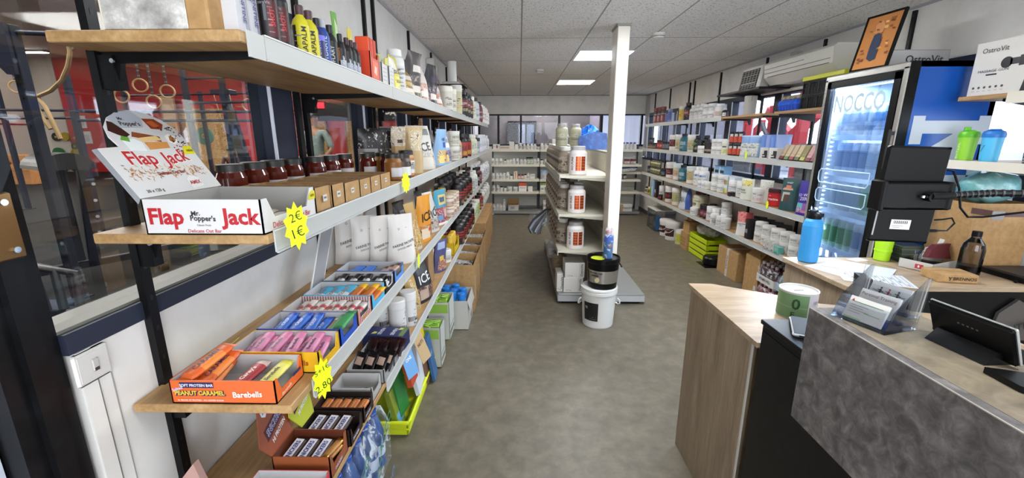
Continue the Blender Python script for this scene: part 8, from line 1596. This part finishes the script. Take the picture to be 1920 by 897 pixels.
std = dict(hip=(0, 0, .94), waist=(0, 0, 1.08), chest=(0, .01, 1.32), neck=(0, 0, 1.48), chin=(0, -.02, 1.55), head=(0, -.01, 1.63), crown=(0, 0, 1.71), shL=(.19, .01, 1.40), elL=(.30, .02, 1.14), wrL=(.18, -.06, .98), paL=(.14, -.08, .96), shR=(-.19, .01, 1.40), elR=(-.24, -.06, 1.14), wrR=(-.15, -.24, 1.24), paR=(-.12, -.30, 1.27), thL=(.10, 0, .86), knL=(.12, -.02, .50), anL=(.13, .01, .09), toL=(.14, -.13, .045), thR=(-.10, 0, .86), knR=(-.12, -.02, .50), anR=(-.13, .01, .09), toR=(-.14, -.13, .045))
sit = dict(hip=(0, 0, .52), waist=(0, -.03, .66), chest=(0, -.10, .88), neck=(0, -.15, 1.02), chin=(0, -.19, 1.08), head=(0, -.19, 1.15), crown=(0, -.19, 1.23), shL=(.19, -.10, .95), elL=(.24, -.22, .72), wrL=(.14, -.42, .62), paL=(.09, -.46, .61), shR=(-.19, -.10, .95), elR=(-.24, -.22, .72), wrR=(-.14, -.42, .62), paR=(-.09, -.46, .61), thL=(.12, -.06, .52), knL=(.20, -.45, .52), anL=(.22, -.42, .09), toL=(.24, -.56, .045), thR=(-.12, -.06, .52), knR=(-.20, -.45, .52), anR=(-.22, -.42, .09), toR=(-.24, -.56, .045))
one('jump_box', MB().box(-3.9, -3.0, 7.0, 7.65, 0, .27, 'crate_ply', .01).box(-3.91, -2.99, 6.99, 7.0, .12, .135, '#5a3a20'), 'low wooden platform under the standing man', 'box')
person((-3.44, 7.3, .271), radians(-15), std, '#7a8a84', '#23406a', '#2a2420', 'man standing in grey t-shirt and blue shorts, hand raised, seen through the window')
person((-9.5, 14.1, 0), radians(25), sit, '#4a2a30', '#26262c', '#2a201c', 'person in a dark red top seated on a box, leaning forward', '#8a6450')
one('jump_box', MB().box(-9.9, -9.1, 13.98, 14.5, 0, .40, 'crate_ply', .01).box(-9.91, -9.09, 13.97, 13.98, .18, .195, '#5a3a20'), 'wooden box the seated person sits on', 'box')
# ================================================================ OUTSIDE THE RIGHT WINDOWS
struct('ground_right', MB().box(2.84, 16, -4, 22, -.12, -.02, '#7f8290')); bpy.data.objects['ground_right'].name = 'floor_outside'
struct('wall_right_far', MB().box(13, 13.2, -4, 22, 0, 1.2, '#b9bcc8').box(13, 13.2, -4, 22, 2.9, 5, '#c9ccd8').box(2.84, 13, 21.5, 21.7, 0, 1.5, '#b4b6c4')); bpy.data.objects['wall_right_far'].name = 'wall_outside'
for i in range(9):
    one('outside_column', MB().box(12.9, 13.1, -2 + i * 2.6, -1.7 + i * 2.6, 0, 5, '#5a5c68', .01).box(12.86, 12.9, -2.03 + i * 2.6, -1.67 + i * 2.6, 0, .3, '#4a4c58'), 'grey steel column of the bright hall opposite', 'column', None, None, '', 'steel columns outside', end='from the right')
one('roof_beam', MB().box(2.9, 13, 12.2, 12.4, 2.95, 3.28, '#2a2a32').box(2.9, 13, 12.15, 12.45, 3.24, 3.29, '#2a2a32'), 'dark roof beam outside the right windows', 'beam')
def redmachine(x, y, lab, s=1):
    t = thing('red_machine', lab, 'exercise machine', (x, y, 0)); t.scale = (s, s, s)
    m = MB(); m.box(-.07, .07, -.07, .07, 0, 2.3, '#a81826', .006).box(-.07, .07, .9, 1.04, 0, 2.3, '#a81826', .006); m.prism([(0, 1.3), (.0, 1.5), (1.3, 2.3), (1.4, 2.12)], (.07, -.9, 0), (0, 1, 0), (0, 0, 1), .12, '#b01c2a').prism([(0, 2.2), (.0, 2.0), (1.6, 1.0), (1.7, 1.15)], (-.1, -1.4, 0), (0, 1, 0), (0, 0, 1), .12, '#b01c2a'); m.box(-.06, .06, -1.5, 1.0, .05, .15, '#a81826', .006); obj('frame', m, t)
    k = MB(); k.tube([(-.15, -.8, 2.1), (-.25, -.6, 1.75), (-.28, -.35, 1.70), (-.22, -.1, 1.85), (-.15, .1, 1.95)], .045, '#2c2c34', 10).box(-.2, .1, .3, .7, .5, 1.5, '#16161a', .02); obj('weight_stack', k, t)
redmachine(4.5, 6.1, 'red steel training machine outside the right window, nearest', 1.0); redmachine(4.9, 8.6, 'red steel frame farther along outside the window', .95); redmachine(5.6, 11.4, 'red machine frame farthest along outside the window', .9)
for i, (x, y) in enumerate(((4.2, 10.0), (4.6, 13.2), (5.2, 15.6), (3.9, 7.7), (4.0, 4.9))):
    t = thing('outside_bench', 'dark blue grey equipment standing outside the right windows', 'exercise machine', (x, y, 0), .3 * i, '', 'dark equipment outside'); obj('frame', MB().box(-.5, .5, -.3, .3, .3, .42, '#2c3448', .02).box(-.45, -.35, -.25, .25, 0, 1.3, '#2a3040', .01).box(.3, .4, -.25, .25, 0, .9, '#39435c', .01), t); obj('seat', MB().box(-.3, .3, -.2, .2, .42, .52, '#1a1c24', .03), t)
nest(); finish_labels()
